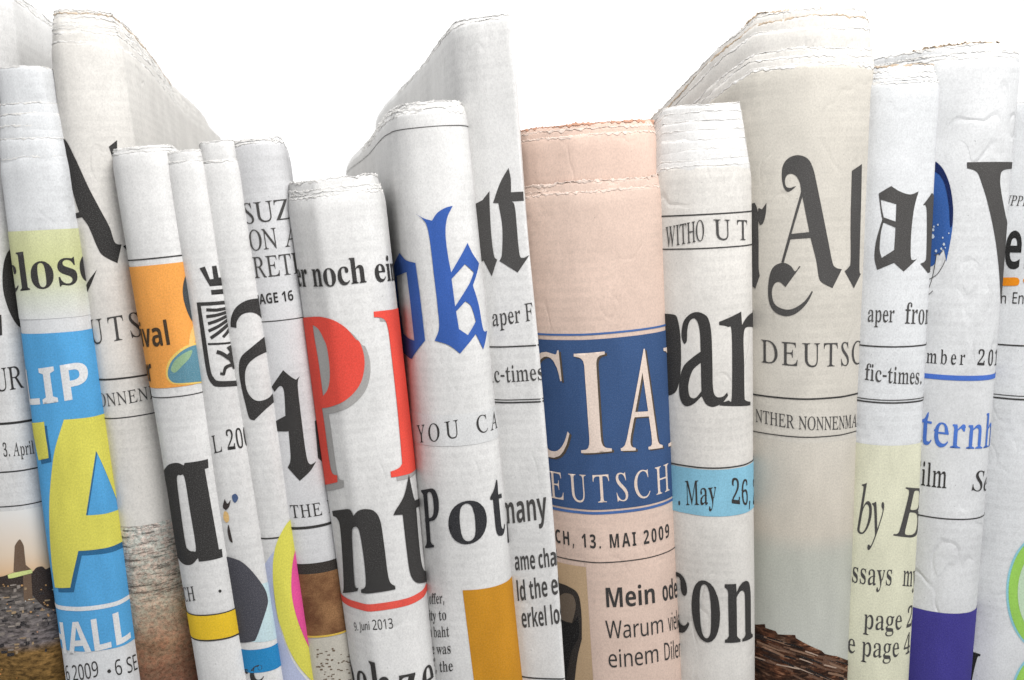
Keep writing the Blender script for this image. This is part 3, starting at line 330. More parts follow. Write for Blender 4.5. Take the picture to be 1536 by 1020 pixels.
        'c': '*a 3Y.|2N/*1T/I10/a0k/|0N0B080j0%1</u1o/k31/w4Q005:0>5X0v6G1d6|2b7?3H7H4W7E5L756A6r5a514c5P3y5[3;5U2o5C2P5!2:4S2-3w2)2j232+2E1W2a133(0w3S0l490l4p0v5F1+6)1N6)/X5U/>5!/-4E/!',
        'd': '-L 2r.|2#/*1</K0_0%030r0!1C/n2R/n3p0!5#035Q0_6B1>6y2&7>2x7I3f7A4E7)4s6b5;675B67547S53:M7G:M7G/.5c/.5;0353034^/W4-/63I/! 3^0g4J0t4l1.4y1=511e5?2W5=3u5)4i4n534_5A4K5L3w5Y3Z5Z325T2j5A2Z53284P2&3S2*2I2A1V2M1C2j1#330m',
        'e': '+o 3|.|2n/*1m/J0{/~0A0m0$1N/m2a/p4$0/540L5n1+6V1w7*2v7D3^7I447F51735{6h6[6-6r5e744m7<4=7>2^2%2^2.2(2K1C2l0~3!0r3P0b4A0]5=0f5y0v6o1;6o/U67/>5W/-4p/! 2*4.564.5-4l4n5C4S5[3v5n3:5k2u5_2X5I2:4t',
        'f': '(k 0^/.0^5Y/I5Y/I6a0^7;0_850l9&1.9`1Y:+27:E38:S4B:O5A:<5V:54~8V498g3N8g3:8_3*8P2t8&2r7;4k7;4k5Y2r5Y2r/.',
        'g': '-L 3A*T1e*^0~*k0=+#0=-k1?-K1o-@2v-43}-74I-E4h-]4}-}5/.L590353034e/]43/:3V/%2r.|1|/+17/M0Z0*010w/t1z/m2T/n3n/~4{0E5u0]6>1:6w1[702#7>2L7F3H7F3q7=4;7.4^6t4}6X5=675B675R7;7G7;7G/-7E.T70-V6y-16b+j6E+L5~+35W*y4V*^ 3_0e430j4Y0x4w15501Z5@2Q5@3X584=5&4o4w5%4Y5D425U3]5Z315T2h5B2L4~284R2-3u2(312-2H291l2M1@2i0}320k',
        'h': '-m 0=/.0=:M2Q:M2Q7h2H672R672m6Z306v3R7/3y7=4s7I5?7G6)796f6x7:6L7L607e5F7m4J7m/.5X/.5T4I5J4r5:554~5K4a5Y4;5^3a5V365A2t4z2a4I2R3E2Q/.',
        'i': '&V 1H8=0l8F0K8Z0=8q059E0=9u0K:00l:D1H:M1~:D2D:02R9u2Z9E2W9!2D8Z1~8F 0=/.0=7;2Q7;2Q/.',
        'j': '&V 1H8=0l8F0K8Z0=8q059E0=9u0K:00l:D1H:M1~:D2D:02R9u2Z9E2W9!2D8Z1~8F /]*T.p*X.2*e.2-M/--A/P-C/g-K/|-X00-m0<.B0=7;2Q7;2P-~2F-?27+t1~+P1b+31?*v0p*c0<*W',
        'k': '-; 0=/.0=:M2Q:M2Q582F3U2V3i364Y5a7;837;4y3f8E/.5m/.3M2I2Q1_2Q/.',
        'l': '&V 0=/.0=:M2Q:M2Q/.',
        'm': '2` 0=/.0=7;1}7;2=672H672p6i3J7/4*7B4j7I5Z7B6>7/6q6h7:677K677u6i8<7$8x7=9[7H:>7G;(79;c6x<26L<N5k<]4x<_/.:J/.:G4I:>4r:/559t5K9X5Y965^8a5W8;5D7z5#7a4:7X367X/.5C/.5@4I574r5&554m5K4Q5Y4/5^3X5V315A2q4z2`4I2R3E2Q/.',
        'n': '-m 0=/.0=7;1}7;2=672H672c6Z3&6v3N7/3x7=4v7I5f7B6+796g6x7#6d7L607e5F7m4J7m/.5X/.5X3s5Q4_5;555#5K4b5Y4;5^3`5V355A2s4z2a4I2R3E2Q/.',
        'o': '-9 3e.|2^/+1~/?1H/^0u0(0>0v0#1W/q2C/k36/v4L0&5!0;5P0S5y0q6A186`1^6x2-70327F3i7I4P7D53756)6h6W6@735P7M4o7]4(7b367_2U7I1H760v6y0M6[0)69/g5n/M5D/94?.~ 3g0i4$0j4Q0w4d1%5#1E5@205I365@4;5#5#4s564P5N4<5V3f5]3L5Z2|5N2j5C2L5#224;2(3622202L1E2j1%2|0w3M0j',
        'p': '-L 0=*T0=7;2*7;2H662Q662t6`3F7(3l7:4<7E5;7F6(716I6y7%6C7?5{7b5$7s3s7s2T7l1x7Q0t7#0&6E/L5[/*4i.|46/!3g/-34/G2Q0#2F0#2Q/!2Q*T 4/0j4Y0p4l0x5/175E1^5X2Q5]395X3|5L4W595%4z5E4V5W4-5^3D5Q335G2t5-2[4J2Q3M2Y242q1H311&3X0p',
        'q': '-L 53*T54/25;0353034y/q4O/K3v//3I/!2r.|2!/*1;/K0^0%020r/t1v/n2R/n3p0!5#0G5z0_6B1>6y1_712M7F3N7E3z7;4D7)4s6b5;675A675R7;7G7;7G*T 3_0e460j4^0{4z1;581y5A2u59474{4}4_5A4K5L3x5Y3E5Y2y5L2X532L4|21462(312-2H291l2M1@2i0}320k',
        'r': ')k 0=/.0=7;1|7;2>5u2H5u2a6>2~6_3F6|3o774V7H5X7C5I5;5E5<4W5B3a503(4i2f4A2X3{2R3R2Q/.',
        's': '*J 2P.|1$/*/m/L/m1=170k1y0^2V0Y2{0[3G0f3_0x3i153f1U3O1p3%2.1T2l0i38073e/u4B/k51/t5p0!600G6^0a6q1@721c7<2T7G3h7E4w705s6j56533u5_325j2K5e2-5T2$5G2$5&2/4t2?4f4U3b5)3E5D305j2V5u255{1j5y105h0K5X005+/]4I/;4!/03%.}',
        't': ')O 3).|2F/$1i/61:/S0q0%0a0O0S1A0R5Y/M5Y/M6T0b7=1A8~2g8~2g7;5$7;5$5Y2g5Y2g1a2r113-0v3W0h4@0l5.0~5./B4&/&',
        'u': '-m 3/.|2@/&1z/11?/M0k/y0K0Y0;1L091z097;2M7;2M2Q2T1g2j153$0y3U0i4+0i4]0w5#185<1b5K2=5T3J5T7;7i7;7i/.6(/.5i025^0254/[4W/:3s/%',
        'v': '+P 27/./.7;1L7;3&2O3?163A0z3F0z3P1j3]2B5=7;7Z7;4Q/.',
        'w': '0k 1X/./;7;1N7;2O3F2r0}2x0}3<3;4>7;6g7;7i3*7~1g8(0}8.0}821>8S3F9V7;;g7;9G/.6}/.5R5V5M5V3|/.',
        'x': '+] /5/.1z3=/A7;1q7;3J4a5$7;7U7;4u3=7a/.51/.3J1v1e/.',
        'y': '+P 0i*T/]*_/]-I0;-A0f-B1?-R1[-h1|.72C/3/.7;1U7;322M3C1;3G1;3Q1t3e2b577;7Z7;42.)3m->3C+`3++G2Q*|1q*c1Q*Z',
        'z': '*= /R/./R0J3>5V/g5V/g7;5n7;5n5n210n5z0n5z/.',
    },
    'NR': {
        ',': '&! /f-508/F0N0q1s0q1}0b1h/q0c-5',
        '-': '&n /e2T/e3c3A3c3A2T',
        '.': '&! 1-.v0_/#0E/90;/M05/x0;0G0E0[0_0o1-0x1W0o1q0[1|0G2%/x1|/M1q/91W/#',
        '0': '+T 3E.|2l/!2<//1m/A1F/[1#/}0d0J0K0y0(22/y2r/q4M/t5V0+6~0A7m0`8P0q8l1A9=1u9_2X9r3E9y3y9u4M9j4y9W5C9>5f8y6%8P6S7H6d6j6u5>6w4M6o2r6a1y6J1.6-0J5a/r5J/]4r/;43/% 3E0*3h0.4G0D4`0W5*135D2#5M2S5Y4M5M6D5D6t5*7f4t8(4G8U4+8c3E8n2}8k2B8U2)8A1`7f1Q7B1=6D124M1=2T1F2$1`132)0W2B0D2^06',
        '1': '+T 3//.3/6j358G3%8;1/6_0L7T3A9j4I9j4I/.',
        '2': '+T /o/./o063/3T424a4Y5=4n5c5$6A5+6j5%7U4s7~4X8C458Z3P8l2P8g1`8K0_7k/z8a028p0s9>1a9a2V9t379w419p4x9X5X936(8Z6C7v6L7*6D6=665j5}5=5S4V4e3Y1P0E1P0?6s0?6s/.',
        '3': '+T 2e.|12/+0M/</k/U/k0j0f0G1h012f0)3Y004=0@4l0]511&5D1W5J235B2k5*3;4_3[4&3r3@4!1I4(1I532t553[5@3x5I465V4`5w4o605(6]5/755)7a4u8)4Z8G478]3h8j358n2^8l1e8V0Q7w/q8n0f9D1U9c2O9t3d9v4]9g5$9Y5`936.8^6F8!6N7=6H6[666%5s5W5J554u4w4;4f4;4a5&4R5F4G5z4)633r6S3F6_3-6k2O6m216c1<6Q0g670;5n/q5%/E4E/13Z/#',
        '4': '+T 4T/.4T1T/J1T/J2_4L9o5m9o5m2e7C2e7C1T5m1T5m/. 0e2e4T2e4T6V4Z8J4U8J3{7B',
        '5': '+T 2n.|2#/!1</.0Z/>0(/U0(0k0s0I2.00370-3W01460B4g0_501*5F1a5K2!5K2e5F3$533V4n3~4X424?4?3]4O2P4T0|4A0?4g0e9j6(9j6(8X1o8X1X5P2e5^3h5]4c5L5.5=5o4o6E466c3K6j2~6j1}6T1%6)0:5h/w4{/F4P/63I.~',
        '6': '+T 3V.|2Y/+1f/N17/s0Y0c011k/~2`/y4&0)5V0?6_0d7^1<8Q2&952c9U3L9k4A9v5^9t6/9k6/8a558p4R8p3]8c3/8Q2R8+257i1m711T6L1E5`1:4T1B4T1w522Q5T3;5h4?5i5.5W5m566D4^6g3x6x3&6x2#6f1(6@0;5d/]4{/64(.~ 3U0)40004^0B5)0a5:0u5Q1L5^215^2s5S3M5>3z50424g4P4P4Z3x4g3D4h2g4]2E4N1j4!1G3J1;2m1F1z1e1/1|0k2=0O2q03',
        '7': '+T 11/.5R8X/j8X/j9j6w9j6w8i2Y/.',
        '8': '+T 3I.|2r.}1u/21O/?0j/e0P/~0*0]/z0~/q1o/t2>/}2e0F3K0|4$2(4b1/5D0g5i0J680:6j057F097v0E8D0i8z1-9;1R9R1}9e2Q9q3E9w4:9q4_9i5D9M5y9$6B8M6M8/6V7E6S6{6E6I6*5z5c5S58534T4i5f4&6C3M6i2i6s2B6v1s6m1%6a0a6:0$5{/h5:/@4q/23x.~ 3J5;4C5i4g6(5$6H5:7(567k4v8A4D8b3^8q3+8q2Z8i2!8N1Z7}1N7A1T6n1g6G235z 3F0#4C004p0E5&0S580d5O1.5]1r5V2C5N2W552|4V3O3F4(31412o4!2=3c1_341;2W1/1n1<1-1b0S2.092F00',
        '9': '+T 1}.|12/#0^/.0^091O0(2Z0*3K0=3u0Q4=0l4i1@55255K385U4B5M4B4u3f4>3C3m352x3-2(351A3N0d3z094X0)4{/t5o/s6c0&7b0=8:0Z8h189B1g9[2Z9s3;9w3w9r4S9c5D975p8i68846U7P6o686s576q4M6g3A6Y2Y6G1v6.1:5i0_5?004L/Q4./B3C/- 364/3s464;4A4[4S515#5N5[5T6>5E714}7x4T8G438]3h8j3;8n2b8h248U1h861W7}1?7J136g136!1=5I1Q4x1p4T2>4=2s41',
        ':': '&! 1-5>0_5H0E5[075}056?076_0E7#0_781-7A1W781q7#1|6l2%6?2#5}1q5[1W5H 1-.v0_/#0E/90;/M05/x0;0G0E0[0_0o1-0x1W0o1q0[1|0G2%/x1|/M1q/91W/#',
        'A': '-T /./.3=9n4P9n8^/.7:/.5|2I1g2I0N/. 253Z5V3Z4C6s3{8.3r8J3G6o',
        'B': '-d 0V/.0V9j3Z9j4p9d5p9Q6;9D6y8{758c7G8E7T8!7_7/7Y6T7>5k6y5E684y5]4j5]4c6(4Z6_4G734+7X3a7s3.8!2I7}1b7i0r7A056a/`6</N5E/64?/. 1v594@5:5A5J5i5a6%6#666L6;6}657R5~7y5p8-5I8D4p8S4-8[1v8] 1v0:4Q0;5;0G5V0P6$0m6B166R1c6X2:6R2j6A386!3Z5R3t4p4(4I4-1v4.',
        'C': '-K 4w.|3u/%2~/;26/^1r/t1:0L0j110W1U0<2J0*3G0%4}035|0>6K0[7?0o7c1C8G1_8d2C98339[4-9q519w689q769^8*9>7U826_8Q5n8c5/8g4)8[3Y8L33882k7z2J7Y2/741t6f1U5b1N5*1L4L1U371q222D1?2c0z3)0`3Q0K3~0<5.0169087a0V7a/H6K/)',
        'D': '.v 0V/.0V9j4E9i5C9]699D7#8{7D8e7|8/8M7I8n6X8y6/9*5-9(3b8y2u8g248L1T8*0|7]0O7-0(6S/f5s/M52/<4E/13T/. 1v0;3C0;4a0F5i0g6Z1A76217V367b4Q7_547I6C776p6z7<6]7]6;7y5o845D8E4<8Y1v8]',
        'E': '+? 0V/.0V9j6R9j6R8Y1v8Y1v5;6:5;6:4-1v4-1v0>6R0>6R/.',
        'F': '*h 0V/.0V9j6R9j6R8Y1v8Y1v4n694n693^1v3^1v/.',
        'G': '.s 5/.|4*/%31/;2B/]1|/s1B0K0o1/0[1S0>2G0+3E0&4~056!0@6N0b7B148+1O8J239!2~9L3x9h4}9v609v7Q9c8f9>878/6y8V5f8g4r8d4>8[3j8L3?882s7z2P7Y23741v6f1c681M5*1K4$1S3:1p25221Y2q0s3K0Q410<4}016=027T0F7T3U553U554g8s4g8s/R8!/<7//-65/!',
        'H': '/( 0V/.0V9j1v9j1v5;7E5;7E9j8e9j8e/.7E/.7E4*1v4*1v/.',
        'I': '(( /e/./e/u0|030|8c/e8~/e9j3V9j3V8~2?8c2?033V/u3V/.',
        'J': '&* /(+=.J+A-z+N-z-Z.o-M/Q-S/z-g06.#0G.I0O.{0P9j1o9j1n.l1^-z1P-Y1)-#0m+l04+M/p+D',
        'K': '-9 0V/.0V9j1v9j1v4R3=6%6]9j859j3|5/8C/.6j/.2~461v3:1v/.',
        'L': '*o 0V/.0V9j1v9j1v0?6V0?6V/.',
        'M': '1T 0V/.0V9j2U9j5o1%5u1%999j;69j;6/.9s/.9t5x9|8<9}8K9w8K6E/.5;/.1i8M1c8M1l601m/.',
        'N': '/C 0V/.0V9j2.9j7m0z7r0z7i3Y7i9j9#9j9#/.7K/.1g7|1b7|1l5[1m/.',
        'O': '/` 4z.|3v/%2~/<25/_1S03190O0i140H2!0*3I0$4N0*5S0H6w0i7f198J1S8f259:2~9]3w9r4|9y5|9r6s9^7_9;8@8g8Z8K9-7g9N6x9e6!9r4M9l3H9e2v9N1~9-138Z0N8@037_/_6s/<5|/% 4z0/5S026(0;6S0I6y0_7?0y7Z1=7r1c892`8C378K4M8I5-896;8)6i7Z7[7?7{6y8:6S8N6(8]5T8f4|8i4G8f3s8]3G8N2}8:2[7{2?7[1o6i1`6;1N5-1L4M1T371`2`2%1c2>1=2Z0y2|0_3F0I3q0;4E02',
        'P': '-% 0V/.0V9j4&9h559W6*966e8`717{7D7.7E6C7=5k6~4~6`4Q684+5`3g4{3O4.3@1v3;1v/. 1v4I3v4N4?4T4}4i5O5+5m5W5w5s5~6X5x765d7e5B8.5-8<4n8G4/8W1v8]',
        'Q': '/` 7F+X5A.}3v/%2~/<2X/K25/_1S030}0n0V1X0;2L0*3I0%5!026#0V7B0}8+1S8f259:2~9]3w9r4J9w5O9w6K9j7<9M8!9#8Z8K8s8-9?7C9[6O9q4~9p3o9j379R2.9*1/8N0?7c/b6i/99?+X 4z0/5S026(0;6S0I6y0_7?0y7Z1=7r1c892`8C378K4M8I5-896;8)6i7Z7[7?7{6y8:6S8N6(8]5T8f4|8i4G8f3s8]3G8N2}8:2[7{2?7[1o6i1`6;1N5-1L4M1T371`2`2%1c2>1=2Z0y2|0_3F0I3q0;4E02',
        'R': '-= 0V/.0V9j409h589X6+9:6f8h718)7=7a7D787E6N7?5{735R6p4|6J4T5y475:3u83/.6Z/.4$3R1v3R1v/. 1v4_3w4a4>4d4x4t5G535f5V5x6)5~6b5}7#5p7W5V8!508?4W8P3q8Y1v8Z',
        'S': '+5 2m.|1y/!11/-0L/;/t/N/t0i0z0G2$043900450B4`0Y4~0y5.105:1Y5;1q522N4{2q4L3>3[3d1x4G194l0d5:0@5k046+0$6m0$7O0.7~0@8L0Y8q0{951_9Y249j2j9t3I9w4;9t5$9i6C9A5y834z8R4)8d3(8f2<8U1s8@1P7o1E751N6U1a64225h2w5D4o4V5P425r3s6<3C6M2z6W2P6Z1|6P1+6C0d5u0%5X/i4n/@4E/23D.~',
        'T': '+? 2Y/.2Y8Y/;8Y/;9j7:9j7:8Y3y8Y3y/.',
        'U': '.w 4R.|3?/*2j/92>/L1s/e1P0&140J0e1?0W1m0M2v0M9j1m9j1m2r1t2(2.1G2P0q2h0]3E0?41014Y0/5N075p0A6L0`6c0v7&1M7<2.7B2s7B9j8a9j8a2s8V1o8D148(0Y7_0+71/`6T/A5n/+',
        'V': '+{ 2x/./.9j0R9j3)2Q3Y0Z4.2S6_9j8)9j4;/.',
        'W': '1t 2././>9j0c9j2N2n2r0f3%1j3?2u5?9j6c9j8e3)931+990f9^2n;G9j<m9j9{/.8Z/.6T6-5~865[6Q3N/.',
        'X': '+h /3/.2e4a/H9j0u9j3Q5Y6/9j7U9j4:4c7m/.6=/.3M3g0Y/.',
        'Y': '+L 2a/.2a35/.9j0X9j3B4T6.9j7V9j4#3:4#/.',
        'Z': '+T /b/./b0/5>8X/r8X/r9j6w9j6w8i1?0?7)0?7)/.',
        'a': '+F 2A.|1^/$1%/80R/T0./~/t0Y/m1B/v2)0%2G0M2z0g341O3U1y3b3#3r4~3y4}4f4m5N4V5m496#3o613/642S6-1{5y1*5X0b6V1M6v2H723I7:4?744b7+5A6m5l6E6-5j6;5!6=/.5A/.5)0:5#0:4N/b3w/=38/& 2]0$3;0+3o0<4?0X4R0l4b1$4v1Z4{1y4}3$2v2v1z2^1V2D1?2!131W160w1B0Y1e0:270(',
        'b': '-4 43.|3@/&2q/62</U1c0/1Y0/1A/.0F/.0F:M1c:M1c7E1]6(1c6(1{6E2^6v3@72437:5-705v6l6W676q5p7)5H7:4w7L3j7L2M7:1?7)0n6p0F6V0#5u/J5+/* 3}0(4A0*4w0:5G0Z5h1/5t1L6(276.3/6(4(5s4n5W5H515o4[6)3z623U602s5}2E5_255J2%521n4P1c321n1l2%1.240p2Y0H3500',
        'c': '*3 3Y.|2Y/)1d/H0|/z0W0L011H/~24/z3U0(4H0=510l6%1P6a2C7)3A7:4*7:4r705`6u5k6o5F5g4~5s496(3_6.2x6$2B5k1t5D1V4j1D4#1@2]1K1m1c111s0s2@0K2t043l0-4g095_0V5_/H4i/*',
        'd': '-4 37.|2>/*1P/J0o0!0V0F0B0m021>/{2K/{3i024v0V5p0p671Q6l2?71397;4)744h6w5=6T5e6*5m6*5e745e:M7$:M7$/.5|/.5j055e055//X4U/73m/! 3J0(45004Q085#0T570h5P1>5a1~5e2G5a4!5Z4H5F5+5&5[4n5n4T5|3p613I632j6*2O5{2#5Y1o5A1S4d1?3S1?2[1J1l1S1L1o0q2#0Z2P0:2j01',
        'e': '+J 3k.|2e/*1k/J19/l0Y0R011N/z2]/}3u094}0T5[1/6E1u6w2l763m7:4e7(5O6`6)6(6P5<6a4a6i4!6j2r1>2r1F2$1[1B1~0l280X2k0;3M0-4V0.5G0=6I0^6I/P56/+4U.~ 1A3v5G3v5=4o4x5V4V5v4A6$3k632s6/2[6%235j1|5X1`5/1K4W',
        'f': '(0 0g/.0g6-/B6-/B6e0g720n8V1&9?1J9q1z:82X:M3B:T4*:N4u:;4U993b9K2z9H2P91258a2(7y2(7.4)7.4)6-2(6-2(/.',
        'g': '-4 3L*T1p*`0z*t0V+%0V-:1I+v1u+k2y+^3q+^4K+j4c+u4x-%5@-K5X-y5e.T5j035e035I/m5*/Q4c/<4:/-3j/!39.|2</*1q/91N/L1./f0T0K021D0%1u/y3-0%4=0A5?0T5g1.6O1M6i1q6}2<70377;467/4_6|5&6f5H6J5f6(5m6(5}7.7$7.7$.}7!.K6m-O6^-)61+H5M*w4V*] 3J0%420.4N064}0P550c5P175Z1T5f2A5g3-5b4+5Z4Q5C55535L4f5q4L5}3k603G622k6)2R5{2%5Z1b5)1T4h1K4G1?3V1?2[1J1k1T1J1p0o2%0X2Q092k0/',
        'h': '-8 0F/.0F:M1c:M1c6y1]6#1e6#236U2U6o2~7$3d77467:5+735o6y6G6V6m6!6z5_7-4n7//.5o/.5o495k4o5^5?5F5b5%5z4Y6-4%623[602v5|2F5^2&501o4P1e3d1c/.',
        'i': '%r 1(8K0h8P0Q8_0B8w0=9=0?9T0K9p0`:$1(:.1J:$1`9p1i9_1n9=1i8w1`8f1J8T 0F/.0F7.1c7.1c/.',
        'j': '%r 1(8K0h8P0Q8_0B8w0=9=0?9T0K9p0`:$1(:.1J:$1`9p1i9_1n9=1i8w1`8f1J8T /L*T.t*W.>*e.>+j.x+^/K+]/q+g03+}0?-;0E-_0F7.1c7.1c-x1^-81M+_1A+G0{*|0M*c02*Z',
        'k': '*| 0F/.0F:M1b:M1b4L1]391b391l3F2^4I557.6f7.3P3c6z/.5E/.2Y2q1b2(1b/.',
        'l': '%r 0F/.0F:M1c:M1c/.',
        'm': '1{ 0F/.0F7.1L7.1^6$1e6$216W2R6q2y7&3p7;4`78547.5]6x5~6a6>6A6R5w6Y5w7)6R7N6n7x7%8H748v7;9~74:`6{;56W;V6#;k5;;r4A;r/.:V/.:V4;:R4q:F5@:25b9p5z9K6-8y62896*7b5r7<5P6~4|6u4`6j3T6j/.5N/.5N4;5J4q5>5@5(5b4h5z4B6-3o623-6*2m5|2B5^2#511n4Q1e3e1c/.',
        'n': '-8 0F/.0F7.1L7.1^6$1e6$236W2W6q3#7&3}7;5.745p6{6G6W6]6@6z5`7&5;7/4A7//.5o/.5o495k4o5^5?5F5b5%5z4Y6-4%623:6*2w5|2G5^2&511o4Q1e3e1c/.',
        'o': '-% 3Z.|2Z/*2!/?1L/]0}0&0I0s011T/~2>/y3/0&4C044t0F5E0]5m0y651>6R1b6k2.6~3-793_7;4C774~7&5p6Z6?646s5E7/4e7=3|7B3/7@2P7*1E6u0t6^0L6A0(5|/f5X/L51/942.~ 3^0(4$0*4b0;4{0J5I0t5f1Q5p1r5}3/5p4G5f4h5I5C565Z4b5{4E6)3]622t6)2W5{2&5Z1q5C1b5)1K4G1>3/1K1r1b131q0t2(0]2X0;2u01',
        'p': '-4 0F*T0F7.1M7.1^6$1c6$2.6Q2^6v3)7-3t7:4a795S7!6:6U6W696q5r7)5J7:4z7L3l7L2N7E1s7)0p6q0H6W0$5v/K5-/*43.|3Y/!2r/62</V1c0/1Z0/1c.w1c*T 3}0(4_025#0B5B0Z5Y0y5m1B6(2?6-3X5t4f5X5B5G5Y4w5{4]6)3z62376*2^5r2I5b2)581q4Z1j491c3F1h271w1M240q2E0[2s0;3501',
        'q': '-4 5e*T5e/05k055c055//X4T/74(/(35.|2=/*1Q/J0p0!0V0F021>0%1p/{2K/{3i0%4D0C5G0W5p0q671S6l1v7!2i793T7:4B7-4j6v5?6Q5f6$5k6$5}7.7$7.7$*T 3L0(450/4Q085!0S550g5O1<5d2E5a4#5Z4J5E5-5$5]4l5o4R5}3o613I632i6*2O5{2!5Y1n5A1S4d1?3S1?2[1J1m1S1M1o0q2#0[2P0;2k01',
        'r': ')3 0F/.0F7.1M7.1Z5_1a5_2=6L2a6k3-7&3p7:4J7:5(734u5|4o5}4$6)3]6%395w2s5g2T5O2/4~1p4E1d3_1c/.',
        's': '*1 2H.|1[/!0{/-0G/;/u/N/u0a0o0>1g0)2J0$3>0-3e0:4/0X4@1$4@1?4:1W4$1v3W271I320T3b034)0!4E/v4g/t51/|5j0*6&0L6R0d6e1@7#1`7/2s7;3X78497/5J6f4}5b4-5~3D612k652)6/1V5x195[1/57174o1G4X1o4=3u3H4n2u562R5G295V1f5Y1A5P0[5E0?4~/k4f/V4J/F3e/.2s.}',
        't': '(G 2o.|2%/(1Q/;1(/[0e0/0W0X0P100P6-/C6-/C6f0Q7:1$8z1m8z1m7.4.7.4.6-1m6-1m1N1p1$1{0a2<0=2d0*3D0&430643/63X/%',
        'u': '-8 36.|2@/&1y/01>/L0m/w0O0V0E0z0>1s0>7.1]7.1]1|1a1F1n0v2)0T2I0<2r0-3G0(45004m0F5&0W5H1)5]1e5d2+5i2z5i7.7)7.7)/.5~/.5m035g035=/^4a/;3{/%',
        'v': '*X 21/./.7.0R7.2F1x2r0=2x0=3Y2H5>7.6c7.3_/.',
        'w': '/g 1N///=7/0^7/1q2J2;0N2A0N2l2G4=7/5e7/7:2+7W0l7]0P7b0P8&249B7/:b7/8M//6w//5J4%4~5i4y5i4S4%2|//',
        'x': '*v /F/.2=36/R7.1#7.3)4-5.7.6Y7.3o366g/.5:/.3)2?0r/.',
        'y': '*[ 0E*T/=*_/=+c/w+[0F+[0k+d1.+t1H-01h-]2C/*//7.0T7.2H232f192y0F2~0F3T235?7.6f7.2|-?2I+K1{+!1H*d1+*Z',
        'z': '*# /c/./c/}3~6-/z6-/z7.5L7.5L6/160/5U0/5U/.',
    },
    'SR': {
        ',': '&! /f-508/F0N0q1s0q1}0b1h/q0c-5',
        '-': '&n /e2T/e3c3A3c3A2T',
        '.': '&! 1-.v0_/#0E/90;/M05/x0;0G0E0[0_0o1-0x1W0o1q0[1|0G2%/x1|/M1q/91W/#',
        '0': '+C 3>.|2L/&1i/>18/b0n060J1$042#0$34/}4N0$5i046w0J7u0n8d18971i9Z2M9p3?9w4.9p4l9Z5@985g8d6.7u6F6v6T5h6Y4M6T326F2#6.1$5n0D5@/b4k/=4-/& 3>/y3n0(4)074O0h4^1.4v2U4~4M4v6D4^7l4O814>8L4)8a3o8o3?8z2k8o2S8a2>8L2+811z7k1a6D1X4M1a2U1z1.2+0g2>0L2S072j0(',
        '1': '+C 0V/.0V/v2$/x2j012q092P0I2v0T2s8C2K891~7f1M7:0u6r0Z6m0H6q057&0;73/w76/r7A067O007w/u7z0{8B2%9(2s9a3;9i3A9o4U9o4=9%4i8k4i8R4J8:4G0L4o0C4T064[0/5:/y6f/v6f/.',
        '2': '+C /^/./^0G/m0Z0M100E1H2x4&3P4k425w4H6[4N7.4K7v4E8/4.8P3l8h3@8|2g8~2+8g1d8F1V811K7f1G771K6p1Z6J0p6R0I6`0(6u047*0!7a0#880:8r0[9=159]1p9n2]9w3R9v4K9g5/9I5Q9*5j8e5u8K6#7{6(7L5{6]5^5j514|4D4#3W321(0i4c0i520p5L0}5]175g1O5f1]5u2:6j2:6h1N6X0z6I0b6f0J6c/.',
        '3': '+C 2g.|1X/(0d/A0C/T0)/j/t0%/f0M/f0x/k19/t1D/l1R0&1e0:1g0_1v0m1w0n1[0h1A0u0p1&0^1`072E0$2m0#3<0+3s0C4K0q4g1K4o274f2j4Y3#443K3c3k324%2R411942194]1h4q195*2S5-3/563v5t4:6E4K6{4M7U4D8$4.8I3k8d3J8v3)8~2d9!2:8s1{8c1Z8@1L7~1E7M1H7*1Y6c1$6g0U6p0!70047A0(7M/}7o0#8P018n0N980q9Q1S9j2J9v3M9v3y9q4V9b5)9K5C995W9!5n8[6$7q5~6u5p6C5^5}5<5T4y5:4.4l4u4V5K4;5t3r663D6B2z6I256C1F620d5r015Y/q4t/E3~/*',
        '4': '+C 1m/.1m/v2c/z3Z083f0C3k0U3i1u/?1u/?2W/v35/e3N3!8s3Q9$3o9e3m9j5D9j5A9j5=9Q5.8L5A845?2s732s731u5?1u5=0U5B0C5M096E/z7%/v7%/. 0C2s3i2s3j6H3q8C3R8>3P872W6S',
        '5': '+C 2j.|2).~1O/*0~/90Z/K0@/`0-/w/{05/r0]/s0x/~15/y1M0%1U0:1W0Y1i0v1l0x1S0s1F0z0z1*0b1I0D1p0/230%2U0#3$0(3^0>4*0]4O1/4_1W4f2H4`3-4G3a3|4*384N2`4Y1b4W1#4O0e4D0/4Z0%4s0*5F025^0662046I0A7{0K870E8O0P9j2$9j6/9j638>6-8%647l667(5C7(547t5*8(4~8*4`801L8/1>6E176/115E285V375X3w5P4m575C4s5h4M6.3j6;3/6@2H681H5{0Z5Z0(5//]4B/83a/&',
        '6': '+C 3P.|2[/)1s/D1D/g0r0F0J1H052N0-4%0@4p/p5%/q59025I0<610N7!0i7j1&8@1G8l1d9-249M2f9e3C9s4C9w519m5d9W62936F8b6H8=6?7t6Q7e6=7N5N734u7.5$7I5*7e5$834w8L4R8q419!3v9%3D8x2p8Y2F8%2!7:1h6<1Z5-1~532c5O3;5Z4F5]4|5P5M5;5|4m6A456T3L6[2W6T1Y6@0g6%045_/c5B/K4{/84S/* 3T/z3t0#4:054Y0R4g0g4{1>5%1]5*2m4|3O4s3i4W463~4[3Z4f3;4g2c4X214<1m4<1Y4+1Z3B1g221r1a250u2H0Y2q043*0&',
        '7': '+C 1X/.1q/Y2c1U2i1m5U811]811+8-0x7}0n7n0a6^/j6^/l7b0#86/n8N/p9R/q9j6|9j6|9=6Q8q6i8V3h1>3Z1(2l//',
